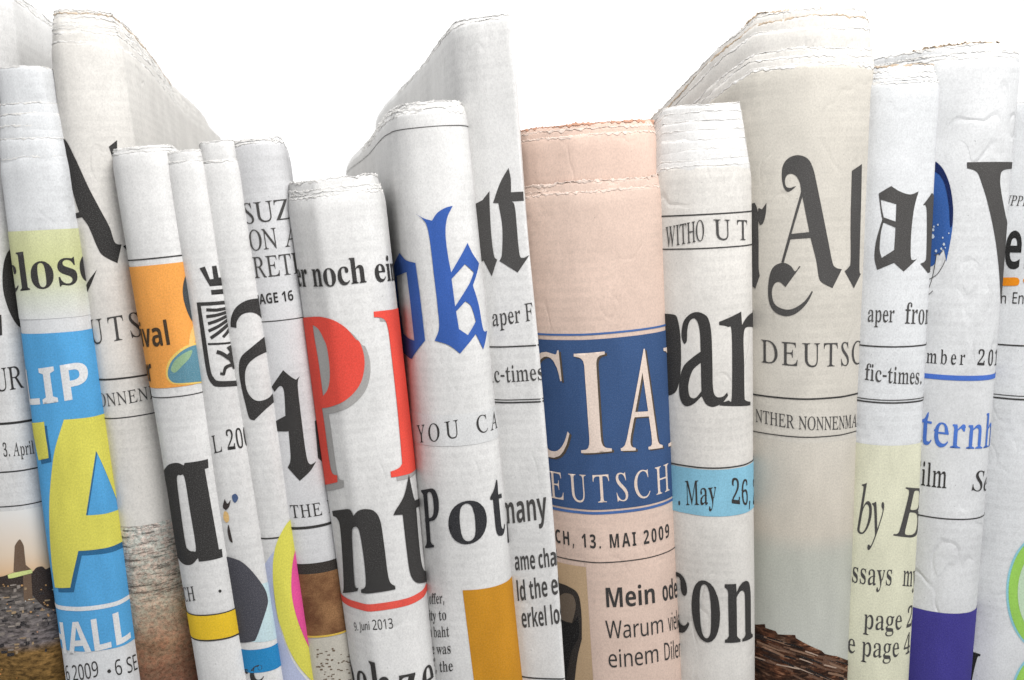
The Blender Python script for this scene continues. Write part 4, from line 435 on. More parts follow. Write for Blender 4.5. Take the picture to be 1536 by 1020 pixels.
        '8': '+C 35.|2I/!1g/114/E0f/a0G0$010J/}0r/q1W/r2//x2U093;0x3{1n4S1>4v0u5>0X5f0F630;6`0776097_0F8=0a8s0{961;9K1v9g2i9u3s9v4g9f5G9F5i9#6#8[688!6?7@6:6j6.6@5s5x5S5W4o5&4P4s5K4@5r3|643[6V2u6d2*6c1Q6S0f6<085v/k5I/J4l/34?/& 3X5E4+5h4^6?4o6a4v7-4r7j4[8?468f3d8~3*9%2g8y2F8g2)8K1p8(1d7F1i6t1p6`2.6>2`5s315_3>5O 3;/n3z/z4V0@5&0w5112581c53234x2X4A3+3m3I3=3_373j2l3x2;3U1z3:1_2w1I2Q1>1j1E171M0{1i0S2D0&2l/t',
        '9': '+C 2Q.|1N/)1*/70^/Q0D/r040:000i0:1.0B140R150Q1<0^1H0m1N1!0s180R1S072./{2X/v330$3h0E490|4Z1n4r2v4}484W4+4?3p3o3R3M3C3%3:2V371j3@1J3K0}3d0[4&0I4B0)56/}5o/{6O0#70007h0B8>0Z8j0z941=9K2)9m2e9v3I9v3w9o4F9b4m9M54945Q8o5k8I667D6F6P6N5N6I4v6<4@6M4.6:2K5q125V0Z570.4w/l4K/K3W/* 364>3c4D474a4]4c4}5:4w6M4e7G4X7j478C3m8e3W8o318w2g8r228Q1p8*1d7n1P6m1S5g1a551z4l2B4R2i4B',
        'A': '/[ /L/./J/H/h/J0@/^0V/o0}0C6@9a6[9a8r088~/y95/f9X/S:F/H:I/.69/.67/H6h/K7&/S78/c7?00750q6i2]3?2]3.2X2|2L2)0o1s0D1l0$1t/f2*/U2F/L2~/H2~/. 3F336^335b7;',
        'B': '-4 /`/./_/I0@/O0a/d0m/z0t0>0o7o0h8K0Y8i099#/K91/J9K399K4>9F56955{8t6V8M6~7v7=777E6_7?607)5b6c5>614|5M4c6(4N6X437$3m7F3F7a2u7s2B7}1e7z107k0]7N046k/_64/G5N/747/. 3+4r4)4y4O5$5/5?5E5Q5c5~5l6Y5j6y5P7m58874t8S4L8i3y8u3(8x2Z8r2I8b2B8$2E5-2L4}2X4v 3b/X4^/`5%/j5a0.5v0C670y6>1_6;2&622P5x3*5Y3W533x4^444!4B2i4E2M4>2E4(2G0f2K042U/v2h/e3&/]',
        'C': '-y 5).u3n/#2a/H1^0#1&0U0R14/v2</T3L/J4S/O59/]5y/r6Y0D7R0j8(1;8S1z9$2G9;2r9K3q9^4~9]6y95759=7B9V7^9V7s6Q7V6Q7R6d7A7?7%7v6J8Z5w8w5]9$4~924C923P8{2|8b2Q8@2+7r1h7A1E6H135C114Y183m1H2~1W2N2!1U2W0k3;034$/i4J/^5>/T5x/X6R/g7(0!7U0D7~0o8G1H8g118)017:/L6[/06;/$',
        'D': '.l /]/./]/I0>/O0_/b0l/w0s0<0p7a0k8B0Z8h089!/J91/K9K3t9J5;976P8h7V8%8K7.8u6G9F529X3}9S2r9B229&1R8H0`7q036o/Z6#/A4]// 4&/Z56/f5r/z6H0;7(0u7F1I7d2?7p3?7k4F7U5Q736T6`7G6D7h5^8B4m8f3q8x2w8x2^8s2M8g2E8R2A842H0I2T0!2l/l3>/`',
        'E': '-d /`/./_/I0>/O0`/a0k/v0r0;0o7a0j8B0Y8h099!/K91/J9K7A9K7Q767;767$7s6c8J6M8[6!8m5/8w308y2]8s2J8e2D8Q2A8(2C4u4;4x4j5&5/595K5b5T6C5n6C5k2c5R2c5H3=563n5$4)4l494&4E2D4F2F0|2I0?2S/}2n/g3N/^5D/`6L/s7*037I0L7o0~861z8Q1z87/.',
        'F': '+: /_/./`/I0:/M0Y/Z0h/o0r0<0p7a0k8B0Z8h089!/J91/K9K6p9K7&6~6h6~6P7p6*8J5g8a5>8o4L8w3)8w2`8r2R8k2H8]2D8.2J4q3f4r4X5$4n515*5J5;5n5E6B5a6B5e2Y5H2Y553S5&3p4j404Q4:4.4@2J4B2P0_2V0-2`/q2v/Z3;/N4$/F4)/.',
        'G': '/M 5`.u4:/$2z/I1m0&0q0u0.1x/i2e/T3P/J4X/O5?/[5~/~6|0B7V0i8+1Q8j2F9<3E9W3w9^4p9`5r9Q7J9!7q8y869*8K9U8c9U8t6F8]6F88767}7V7I846g8a6E8q5X9+4e933q9*3+8k2L8>247}1f7;1V6p1?5v195H164I1:3x1K2|1o1v2E1#2c0^3L0#4>/Y4i/M5g/C69/G6b/Q7:/m7O0)7[0T7X2]7N3C7<3]7*3f5|3s5|42:;42:;3s9U3k9?3]923G9+2V94/u8a/X7U/06z/!',
        'H': '/? /`/./_/I09/M0R/V0_/a0l/v0s0:0o7a0j8B0Y8h099!/K91/J9K3U9K3U912x9*2W8s2J8^2C8<2C592M4|2q4t6h4s7+4y7456717o7*8J6x8h6`8{6=9*5h915i9K9s9K9s919D9.9)9$8s8s8g8]8^8)8f0F8n/~9!/e9J/Q:-/I:-/.5~/.5}/I6X/M6x/Z7+/n760:743{7.417$4:6Y4?2d4?2O4<2G462C3~2F0u2K0.2Y/l2r/Y39/N3j/I3k/.',
        'I': '($ /_/./`/I0D/O0Y/Z0d/g0q0/0u0f0l890a8_0K8v0-9&/[9//J91/K9K3Y9K3Z912z9)2Z8s2N8]2G8=2J0u2O072`/l3$/U3o/I3o/.',
        'J': '(h 1M.u0h.}0B/1/~/G/e/b/S0$/J0J/N0e/^0y/v1%071#0Q0v0i0c0w0K0}/g1+/P1B/B1`/D1m/P1s/c1y0X1m8<1g8X1S8r1&9%0;9.0=9K4U9K4T913{9+3[8w3N8e3G8G3M1X3<0?3!/b2[/92+.}',
        'K': '/; /`/./_/I09/M0R/V0_/a0l/v0s0:0o7a0j8B0Y8h099!/K91/J9K3R9K3Q913$9.2_8~2O8o2F8V2A7v2C4z2H4f2R4a2_4e5R7b5}8?6*8]6(8i5w8|5[9-53915)915)9K8b9K8_928F917}9#7D8Y3g4}8<0;8n/n92/[9Q/N:(/H:(/.5_/.5`/H6=/L6U/[6X/p6L055|0k2g432Q4>2G4:2C4-2G0]2L012]/k2v/W3@/M3w/I3x/.',
        'L': '-g /`/./_/I0?/O0`/b0l/w0t0<0o7v0j8J0[8h099!/K91/J9K3S9K3Q923.9/2m9%2Y8t2M8_2C7q2H122K0?2T0$2o/i3R/^5P/`6Z/p760.7S0G7t0{8:2%8T2%8E/.',
        'M': '0m /V/./W/I09/O0V/a0d/v0k0:0p7n0i8J0Z8h089!/J91/K9K289K5P1R8T9K;E9K;E91:d9):E8s:98]:28=:90@:@/~:Q/e:x/Q;Z/I;Z/.7R/.7S/E8&/L8G/]8V/s8_088b0h8]7o59/.5$/.1K7q1K1H1P0P1Y0%1l/e27/P2v/H2v/.',
        'N': '.` 7}.t1S7G1V0t1[091c/z1t/a2?/P3$/I3%/./`/./_/I0:/O0]/a0o0)0t0O0s7{0g8I0O8g/}9)/K91/J9K1Y9K7Y1R7U7j7P8F7E8e798t6m9(6)916)9K9M9K9L918n9)8O8u8A8`898@8;.t',
        'O': '.a 4`.u3s.y2j/71k/d0x0H0:1=/u1{/U3&/J4(/P5(/e6#/z6]09750l7{188I1d8m2Q9<3F9W4@9a5-9[669B738o8!8/8b799#6W9C5V9N4K9G3?9-288`188&0D7Q/o6b/?5g.~ 4U/B5&/F5e/]6>0)6k0`741G7N287_317e4/7a507P607.7>6g7}6=8R5g8v50904N973z93388u2Y8G2&7d1^6p1J651:55154*1>2}1N221j1A230]2`0)38/`3r/I',
        'P': '+W /`/./_/I0?/O0`/a0l/u0s0:0o7n0h8J0Y8i099#/K91/J9K3O9K4M9F5>945~8r6V8I6}7p7;7/7E6=7=5k6w5.6T4h6%4L5K484h4-2W4(2F3|2G0U2L0/2]/j2x/V3E/M3~/I3~/. 354Q4.4X4P4b5+5!5@575Z5i5a6)5_6l5C7j5(874d8V4;8m3e8z3*8~2f8{2L8j2B8>2D4t2H4b2R4V',
        'Q': '/k 7P+96;+E4/+t31-#2[+y2C+p1V+A1@+X3F/%2O/C1c/j1!0A0d0`041G/l2:/V3(/J4-/L4l/U5M/e6+0-6}0J7S1$891e8p27912i9H3@9W3v9`4Y9_5C9U6(9C6g9%7C8_807u8W7?8w6^945v9E4p9H4@9?3<9!2:8T1?880s7P0)7)/f6./75X/(3~.t3:.*4!..4p.%5_-t7W-F8A-=8c-@9%-I9E-Y9~.2:>.U:X.B:3-`9R+v8j+L83+> 4S/C5=/M5y/k6R0?6}1$7A1x7V2~7`417Y5>7D6I7)7:6b7y678O5`8s5%9.4D953W9)3-8r2O8D2/7x1c7/1F641:5N134C153k1C2a1O2.1j1>220[2_0)37/a3p/K',
        'R': '.u /`/./_/I0@/O0a/d0m/z0t0>0o7o0h8K0Y8i099#/K91/J9K3m9K4j9F5[945}9%6[8_7-817?7r7W767a6T7X5z7@5J6r4~674]5G4B880>8b/m8}/X9?/M9c/I9c/.7E/.3w452E4:2H0s2O0/2_/k2v/V3</K3x/H3w/. 3D4a4>4g4b4p5@505U5C5s5q5}6N5z6n5s755`7f5D834|8R4P8i3x8v3;8z2b8t2K8a2C882D4f',
        'S': ')} 37.v24/#0Z/I0</>00.y/s.y/J2C/d2E0%1N0:1*0f0H1>/u1v/U29/K2x/C3Z/O3s/]45/{4F0E4K0d4J1(4?1W4/1{3s2B2{3=1I4T0Y5=0&5w/Z6h/O77/J7d/N81/Z8U/o8v0/950Q9J0{9X1i9a2M9]3v9;479C4E9]4_9]5#6Y4j6Y4P7F3y8>3O8g2|9$2I932.951K9)1.8s0~8f0l840n7f0x7A1>6d295g4W3k5/3+5C2e5`1x5j1D5j0q5a0E5B/j4m/?4C/*3n.z',
        'T': '-L 1h/.1f/I2L/N2q/_3%/w300@341-308Z2|8p2_8v1H8r0[8^0A8M0%8*/s7X/l6y/M6|/J9K8$9K8:6u7|6u7j7^7V8*7?8J6|8`6;8s5!8v4j8q4b8_4c0y4h064t/p5//Z5a/L6K/I6K/.',
        'U': '.u 57.u4:.|3m/*2|/H2Y/^1z051N0q121]1$2T0{7t0u8K0g8k0M8~0&9-/J92/J9K3k9K3m92389.2l8w2[8a2O8-2S2}2V2=2a1U3%0g3H0@3t/|4I/h5$/^5^/]61/d6Y/q6|0)7<0C7Q0b7e1G7n2[7j7;7b8-7T8W7>8u6{9)6692649K9`9K9c9298908o8}8W8a8P8G8J7E8O2>8D1.840P7i/i70/;6>.}',
        'V': '/6 38.u0|8@0m8^0Y8s039)/L91/J9K3V9K3V933$902]8|2R8i2P8K2Z7e4.197t7}8%8U7z8p7o8|7W9*6q916o9K:!9K9}919c9-9L8|988i8u8>3V.u',
        'W': '2S 3:.u0}8?0m8^0W8s0.9+/M93/J9K3W9K3W933%902_8|2S8i2Q8K2]7e4%1b6>6~6%8.5l8^5X8s5A9$4~9/4Q924O9K8K9K8J928/917l9*7X8y7O8b7P8>8}1k;27F;E81;G8T;>8o;!9$:292:49K=?9K=A92=!9.<_8t<08)8P.u87.u6T6#3S.u',
        'X': '/& /O/./P/E0-/S0G/c0z053t471p7Z178O0t8j0G9%/w90/J92/K9K3~9K3~913M9/3*9!2y8g2{8V3<7u4t5?6k7q7(8K7)8f6v8|6V9.5s925t9K9N9K9K928{9)8J8b7p8$5:4b7U0r8&0.8B/o8j/V95/K9q/H9q/.55/.53/H5h/I64/R6@/]6D/t6&0_4=3U2B0s2)092*/u2>/[2h/K3K/C3I/.',
        'Y': '/& 2|/.3!/F3b/M4#/V48/f4C/|4H0K4F3X1q7P1=8;0u8_0Q8w0+9)/K91/J9K3v9K3t91379(2y8z2p8f2t8N357q5L4B7+7)7Y7~7b8B7a8Z7T8q7;9#6?916>9K9q9K9q9.9X9)968r8V8*5t3a5u0X5~/t6//b6I/Q6t/I7W/F7V/.',
        'Z': '-^ /o/./j/B588s208s1E8l0{8c0M8K0687/x7i/e6y/J6y/S9K7@9K7D9=1r/e4O/e6=/m6j/w710+7L0A7f0d7x10801z8K1z8?/.',
        'a': '*_ 4j.u4=.{4</)4$/)4-/53y/P3q/v3G/h2q/C2N/21`.z0}.y0T/%0O/407/J0%/g/w0>/z0{0)1F081]0.1l0I1r0F2$0^2+1.2K1i2i3@3<3p3B3n4N3a5%3J5>3&5U2Y5a2-5a1a5V1>551<5+1P4b1W4B1S3x1B3W0{3E0c3F0G3R073i0/48014b0G5;0g5]175z1a6*2K643a6/4E5u4]5h4}5D5-5.5<4S5A3T5:3=5]3$5A2j5@0Q54035C0+5H/{5O/y5s/t63/~6#0!6?/d6?/Z5_/-5E.} 2N/r2l/y3p0M3p2s3C2n2}2d2T2O1r1r1V1L1J0|1K0[1R0A1c0.1|/}',
        'b': '+# 0).r0)/F03/_0I/v0F4C0P5/0F5G0E820A8O0;8W/L8r/l8s/l99/V991x991c991c8|1n8e1r8L1t5?2@5L2e5l3#5|3Q6/4=634{5|5Q5W5l566$4j6?3r6G2m6=1X5z0T5`0$5=/Z4e/44?/#3F.u2f.}2*/<1@/l0b/20>.r 33/J3_/R3q/]47/{4F054_0o4h174t2a4j3s4c454K4e4;4w3r553K5@3+5B2j592N5$2(5!1v4^1t0]1|/y2E/q2]/V2s/M',
        'c': ')S 2X.u1l/$18/@0a/p0:0S/}1D/q2K/x3L054C0M4s0e57195e1Q5r2E612~663Q633y6)4G5q4f5U4y555%4l5$4A4s3y4a3h4E3`403e3}3m3s3y3h4;3d5)3^5A3C5W3)5c2P5_235K1[4^1I4$1A3=1E2<1W1J1{0j2N0@2i023C/~3_/|430&4a0>5$0Y5$0a5L0M5&/}4]/Y43/=3P/$',
        'd': '+8 27.u1f.z1-/90i/T0C000+0i/y1L/s2F/v3-0.470K5!0n5R1G5{2+632c633?5}3X5n3z5N4F5B4F8$4A8L3v8Z3^8k3$8s3$996699668|5n8d5u845u5T5d5<5n5#5u4O5u1&5l0?5y036!0!6m/i6M/f6M/C6i/C5_/94Z/(4).u4)/-4S/A4U/i4J/}3{/n3X/E3>/22[.x 2x/g3;/n3d003|074H0L4J0Z4D4^464~3l5$3O5:395A2}5C2V5=2D551}4u1o4b1Y4/1I2}1K1_1a0_1l0G2/0$2S/n',
        'e': ')c 2S.u1r.~1>/90m/^0P0&010n/x1f/s2y0)3+0(3:/]3K/_3Y/f3u0$4#0=4b0]5:1*5e1S5}2A643#633i5}465c4W5A4w4b5/3a5F3M5G2m1G2l1L1y1^191{0d2J0B2|0.3U0(4.024^0O5.1$5-0o5A0c5@0T5(034^/d43/C3O/& 1H3F3n3F3k453b4e3S5.3B5H3!5`2c5e2G5`205O1t561_4l1P4<',
        'f': '&h /L/./L/N/y/W0//f0_/y0X0B0X5;/N5;/N6#0X6#0Z7A0b7o0o8;1&8^1C8z1Y9.2%9@2W9J3V9G449.4N8p4_8S4g844g7e4X7?4=7(4-7#3k7+3U7B3L7Y3K7u3^8`3H8v2|8{2_8p2>8L207|2+6#3^6#3^5;2+5;2+0B2#/{20/q2o/W3U/N3U/.',
        'g': '*< 2C*~1*+-0K+=/o+g/V-;/U-L/]-a/q-o/s.%0L.O0d.X0?.q00/%0./C/z/W/^/k/g0?/x0[060u0o1?1F1V0u1o0R20092P0&2t/y3A/u3o0$4_055#0I5C0u5i1T6(2A643N6.4;5q625s625a5^5N5c5)5y5)5f5)4v5%564E5>3u5>3K5/2b4f2)4;1e3`1N351H201J1m1B1T10150c140R1:0F1N0=1|064(014[0(58/o5P/[5]/D5a/(5X.d5s.Q5z.>5x./6!-z5{-^5d-)53+Z4o+J3}+13P+( 2Z1s2x1x3A263b2e3m363p3_3n4.3e4a3v4w3r5.3<5G2x5`2Z5e225Y1`5+1N4`1D3m1N2y1`2R221~ 2b+T3F+V3z+`4G+n4e-$4v-@5#-u4p.34;.A34.C1Q.C1/.I0{.=0|.-0`-a0_-E0e-:17+n1n+Z',
        'h': '+N /R/./R/N/t/T0./b0X/m0f/w0]0(0X0C0X4?0d4o0X5+0W8=0T8R/v8n/a8s0$8u0$99/l9920991v991v8|2%8d2+842+5%2U573!5b3C5v3e6(4-624R645)6+5O5t5j5V5|5.6-4R611b610C6+/o6G/h6o/T75/N75/.3Z/.3Z/N3v/P4</b4j/o4m0&4_074^404V4^4K4t4@4{3i503G5/335(2a4b2;4`2+4H2+0C1~/o2?/h2i/T3./N3./.',
        'i': '&H 1C731*780n7K0_7h0W8<0_8m0n901*9D1C9H1]9C1u902(8m208=2*7t1{7S1e7< /R/./R/N/u/T0//b0Z/m0f/w0Y050Y4e0U5@/y5X/d5]0&5]0(6!/p6#1^6#226#1x6#1x5h2&5P2-4}2-0C2(/y2?/i2i/U3./N3./.',
        'j': '&` 1N75167;0y7M0j7k0c8?0h8d0s9(1.9A1N9K1q9@2*9(278e2<8@257m2#7M1g7: /v*~/5++.W+P.F+c.6-&..-J./-m.:.5.O.F.l.N/#.J/@.7/M-j/J-E/9+}/8+o/N+Y/m+R06+[0T+u0g-B0o-w0p2)0p4a0j5=0*5Y/Z5_/Z6#2_6#2_5h2=5O2C4J2C.^2=-r2%-*1l+d1X+Q14+:0d+)',
        'k': '*| /Q/./Q/N/u/T0//c0Z/n0f/x0Y050[250=2L0=2e0X2|0W8<0U8S0N8Z/e8r0&8s0(98/p9920991w991w8|2&8d2+832+2r2W3%3=3g3`3s3]4+4<4h4S554s5@4q5I4L5O455Z3b5^3b6#6#6#6k6#6k5^685T5I5.504w5&4f4(3i463T453>5e105r0w5r0a7!/_78/R7N/N7N/.3m/.3m/N46/R4j/o4i/u4K092u2I2V292+2-2*061~/o2P/c2i/U3./N3./.',
        'l': '&K /R/./R/N/u/T0//b0Z/m0f/w0]0&0Y0C0W8G0P8Y/e8s0&8s0&99/o991^9922991x991x8|2&8e2-852-0C2(/y2?/i2i/U3./N3./.',
        'm': '0@ /R/./R/N/t/T0./b0X/m0e/w0X050X0[0X480e4u0W5%0S5=/v5X/a5^0#5_0#6#/l6#2.6#1t6#1t5i2!5Q2(4~2R542|5`3^6(4F645(6-5O5o5c5X5|4u6F5.6r5]765s7X6&7}618Y638y6+9C5t9^5V9h5A9{4R:!3n:!0C9}0(9r/w9v/o:7/h:`/T;$/N;$/.7Q/.7Q/N7q/T8./c8Y/o8`/z8U0)8R0[8R3y8J4^8?4s8&5$7_507>5/7*5(6b4m684b6!4M6$0C6!0(5t/x5w/p68/i6a/T7$/N7$/.3U/.3U/N3u/T42/c4^/o4c/z4X0)4V0C4U404a4O4O4]4D4s4:4{3n5.3@5/2v4z2e4k2:4_2!4I2)4)2)0C2&0)1w/x2d/U3(/N3(/.',
        'n': '+N /R/./R/N/t/T0./b0X/m0f/w0Y050X0[0X480f4u0W5%0T5=/v5X/a5^0$5_0$6#/l6#206#1v6#1v5j2#5T2*5(2T583!5b3d6(4-624e635)6+5O5t5j5V5x5:6-4R613m610[6+/o6`/]6o/T75/N75/.3Z/.3Z/N3v/P4</b4j/o4m0&4_074_3y4Y4O4Q4i4@4{3u5.3]51335(2j4k2A4^2*4H2+0C1~/o2?/h2i/T3./N3./.',
        'o': '*O 2r.u28.z1_/-11/F0h/h0J050)0}/w1f/r2S/w3D0)4-0D4j0`591&5[1R5x28602q653N60435x4h5T5.515G4a5`3}5m375p2T5k1d5[0z5B0=5$/p4T/E4&/+3O.y 2r/E3(/F3G/S3n/|3|06400e48104@2T4:3d43433z4u3m503E5Z385b2r5i2`5g2@5Z1u501h4u1S431L3d1G2U1O111i061v/|2A/S2`/F',
        'p': '+; /Q+$/Q+E/t+K0.+Z0I+d0N+j09+t0_+z0Y-B0X/l0b0(0X0q0X4;0a4g0U4x0O5C/c5_0#5a0#6#/l6#2&6#1o6#1o5h1z5O2!4z2I502m5_3.5u3M6(3o6349664f61525}5T5e5q5D624o6F446Q3[6W2a6T1}6I156;0[6%0-5a/X5@/;4v/$4J.v3}.v3O.~33//2u/?2R/c2+/o2*+t23+l2w+N3Q+F3Q+$ 3M/g4*/v4M054h0a4~1b5%2~4t4+4b4_4T4q42503{583T5>3-552v5(2^4h214c2O4O2+4B2+0Y2A0)2p/|38/j',
        'q': '++ 2~+$2~+F3a+O47+e4H+z4G/i3{/]3V/=2z/!2;.v1T/$0y/E0O/u010W/x1T/t2?/w3$0$3b074>0N4p0m5?175c1d5}2X6538643t5~4{5@5Y5z5}696769675d6.5K5s545v0c5r035j/v5v/^5v-;5q+{6;+r5r+f6E+Y6Y+L6}+F6}+$ 3*/j3S/s3n0)480+4G0Y4G4O4?523v5:3_5T3:5_2r5_2L5O1x4x1_4B1U3{1H2W1P1@1W0}1n0K1~082H/y2q/l',
        'r': ')G /R/./R/N/u/T0//b0Z/m0c/v0Y0C0Y330[3y0d4e0W4u0S5@/y5X/d5]0%5]0&6!/o6#2-6#1t6#1t5h2!5P2&582(4e2O4y2k5C3-5O3c5}40634P634w6#505e5;5A5:545%5%5)4N5%4>4y414h4)4A403o4j3G4u364t3!4l2e4O2:4F2.3Z2-0%2?/n2p/W3Q/N3Q/.',
        's': ')H 2N.u1n.}0z/=0Y/A0D/00:.x/v.x/v/308/J0)/b/v05/v1M0>1M0N0s0n020{/{1Z/X29/L2f/Q3*/d3I003R0^3C1$2x1B1J2+0x2L0R2w0D3:0=3[094L0@4W0:4r0L5C0d5`1#5x1X602:662d623z5t4/6$49664T664T5f4I5O4T594T4%454%3u4h3T5>2}5Y2[5b205a1c5N1D4~1?4h1A4S1K4A1h4*3J384(2g4<2K4G2-4Y1&4Z0f4P004@/i4)/J3J/&2n.v',
        't': '(* 1r.v1+/#1$/20l/G0^/f0Q0d0Q5?/V5?/V5j0/6A0R6F0o6k197/147>1}8T2A8T2A7S2%6R1x6#3f6#3f5?2#5?2#0y2)0G24062=002q0#3#0$3@063X0T3^0g4(0X3m0)3Q/_32/A2j/+2B.z',
        'u': '+A 2$.u1</!0u/D0]/s0L0u0I5+0B5A/R5^/s5_/s6#/^6#2!6#1i6#1i5h1u5O1z4{1|0[2&0F27042c/{3;/x3a0)4P0T4P2+4P4]4K5;3j5X3P5^3q5_3q6#3W6#6(6#5k6#5k5i5x5Q5}5:6!4g6!0`5v0C6%076-0$6{/k6Z/j6Z/H6v/G5j/<4f/)45.u45/.4S/B4c/V4c/k4T0#4(/p3Z/I3(/-2L.x',
        'v': ')m 2=.u2*/E1m1+1U1?0@4I0<4`/v4j084{/G5V/(5^/(6#2i6#2i5_2G5^1}5O1P5G1N5<1^571g5%2c2U2}1m3@2)4G4o4U5A4;5S3u5^3}5_3}6#3u6#5^6#5U6#5U5a5i5^575A4~5/5+4}3f1X341G2r/F2a.u',
        'w': '-` 1o.u1_/F1F10101D0.4&/z4T0!4m/x5%/+5V.t5^.t6#256#255^155G145B1@562W1v2w233Z3r4/4&444D3~4Y4$5)3z54385Y2q5a2q6#6>6#6>5^575F555<5E555U425k3y6A286a2O7^4t7d5?7m5E7l5J7P5V715_7>5a7<6#8i6#8g5a8w5`8g5Z8@5>8=568D5*7.1~6W1m63/q62/Z5s.u5T.u5?/[5-1Y4r1n4A3R3|3:3>1U2h1D2I/E27.u',
        'x': '*+ /]/./]/L/K/R0F0.0G0:1c1z2&242&2J1W2X1]2o0n400d4D0c4Y0<4~/_5L/65^/66#2r6#2r5_2R5[2:5K1u5A3!3_3B3s424v4A5?4S5F4R5J4-5X3e5_3z5_3|6#3o6#5k6#5^6#5^5c5n5^5Z5T4s5$4r4t3a3G3@333A2x3l2j3g2R4d0}4a0f5N/v5u/V66/M66/.2V/.2V/N2y/Q39/^3d/f2D1c2$1M150C0r/f1>/P1_/L1A/L1A/.1N/.',
        'y': ')a 0=+!/z+(/b+4/O+F/;+i/6-D/L-M/J-V/V.(/a.4/v.80=.-0J-v0S-_0U-*0r+y1.+y1I-31j-a2%.;29/#20/;1o1%1V1;0=4N/x4b/t4l0:4z/U5G/C5X/#5^/#6#2e6#2e5^255W1X5?1Y571n4l3!1f3A2!4>4]4G5=4R5E4P5K415W3h5^3y5^3y6#3r6#5T6#5M6#5M5^5a5]5P5W5)5<4}525*5!3l1T3:1C2u/)2N-z2--51h+_1E+>10+;0j+)',
        'z': ')R /H/./H/J0J0O0F0g3(5N1d5P1&5C0b520V5$0:4L0*3x/c3x/j58/y5O/m5h/n6#576#575X4C4f4D4O1b/d2Q/a30/e3`/q4.0)4<084S0_4u1Q5:1Q51044t/_5+/F5)/.',
    },
    'SM': {
        ',': '&! /f-508/F0N0q1s0q1}0b1h/q0c-5',
        'C': '.H 4n.t4A.u3H/&2W/C2!/b1P0*1&0U0b1)0D1`0/2=/{2|/s3b/q45/x53066=0b7=1(7l1Q8;2$8_2Z8}3#923v9F4s9M5Y9G6G967J8p7f8k7w8l848z8E9:8J9M8n9M8n8{8`8d8n778n5|8K5|7r777F7u6H8Z5g8s5#8|448o3Q8J2y7j2Q6o295]265/22402:2i2S1]2~0i3[004F/i5>/^5u/c6j/{7D0<7v0b8^1N8c1@9#1)8R0I7v/r78/J6P//5b.y',
        'P': '-= /M/./M/Q0-/Y0`/w0t070v0v0v3V0j3o0j4*0v4C0u7|0d800n8?0G8[0-8i/N8r/N995#955w9*6<8}6k8i758N7`7x7t7Q8!7$8&6P7{5e7p5D7W4u754N6t496+3t5)3d3$3b3&073</w3a/`4#/U4P/Q4P/. 3$473y494T4C4k4L544e5P505c5d5h6&5e715^7L5I7z5<814w8L4O8^3k8c3L8]3+8I3&8A',
        'a': '*_ 4j.u4J.w4$/)3o/C3a/u2q/C2N/21`.z0}.y0T/%08/:/{/T/f0*/c0a/q1;0.1l0>1u0F2$1S2_2t313^3B3^4N3T5$3E5>335O2w5Z2Y5a1r5]1T5N1M5C1E521a4[1h4:1^3l1I3T1+3F0p3D0B3P0+3g/z48/{4T0$4q0=5=0b5`175z1a6*2K643a6/4H5w4b5j5-5F5:505L4T5R3k5P3=5]3$5R2j5N045W/}5k/u5}/u620$6F/e64/N5_/-5E.} 2N/r2}0$3^0P3^2s2}2d2T2O25251w1q1d1L1]0}1e0C1p0/2%/}',
        'b': '+# 0).r0)/F05/v044C075/03820*8V/l8h/L8r/N992!992)8L2*5?3#5|3Q6/4=634}5~5W5Y5v58634l6P3t6Y2m6Q1g660m5o0/5A/X4q/:4?/#3F.u2f.}2*/<1H/i0>.r 33/J3_/R3q/]43/{4?064X174a2a4Y3r4@4c444u3p543K5@3+5B2j592N5$2<4{2*4P2*0^24/{2E/q2]/V2s/M',
        'c': ')S 2X.u1j/#1)/E0O/w0%0^/i1O/`2K/i3M0!48074^0W5/195e1k5}2E613B653z6*4K5s4n5W5(56544l534@4|3w4e3f4E3`4-3c3i3x3X4E3T5A3C5W3)5c2P5_235K1x5-1d4^1V4$1Q3=1V2<1h1L1v1-2?0T2l03360$3_/|3w/}4J014v0O5-0c5L0M5&/}4]/Y43/=3P/$',
        'd': '+8 27.u1f.z1)/70b/R070./x0g/h1K/`2F/d3./u4*0;4v0h5T1E5|2+632c633!6+3X5n3z5N445B448$4/8J3^8k3$8s3$996699668|6(8d6+5T6$5<6+4O6)0@670#6m/i6k/C5_/94).u4)/-49/A45/}3{/n3X/E3>/22[.x 2x/g3E/s3r094.0O450l424]3~4z395A2}5C2V5=2F542)4t1i4/1]2}1[2)1b1=1x0H2&062C/v2e/i',
        'e': ')c 2T.u1q.}1:/70f/[0?00/|0l/i1U/`2Z/a2z/i3-/i3</]3K/_3Y/f3u/s4$024d0N530z5^1S5}2A643#633i5}485d4[5B5!4c514@5<3b5F3M5G2m1Y2m1`1{1o1;2-0f2Q0C2}0/3U0(4.024^0O5.1$570r5H0e5(034^/d43/C3O/&3..z 1Y3F3a3F3Y4d3O5.3B5H3!5`2c5e2G5`205O1x551h4l1^4<',
        'f': '&h /L/./L/N/~/Z0F/z0G0g0G5;/N5;/N6#0G6#0H7B0[810q8U1&8j1I9(1r9<2W9J3V9G4$9:4U8r4j8T4s854r7d4g7E4Q704-7#3h7)3L7@3@7X3>7m3B8-3U8a3H8v2|8{2_8p2L8V2A812>6#3^6#3^5;2>5;2>0V2>/~2E/r2o/W3U/N3U/.',
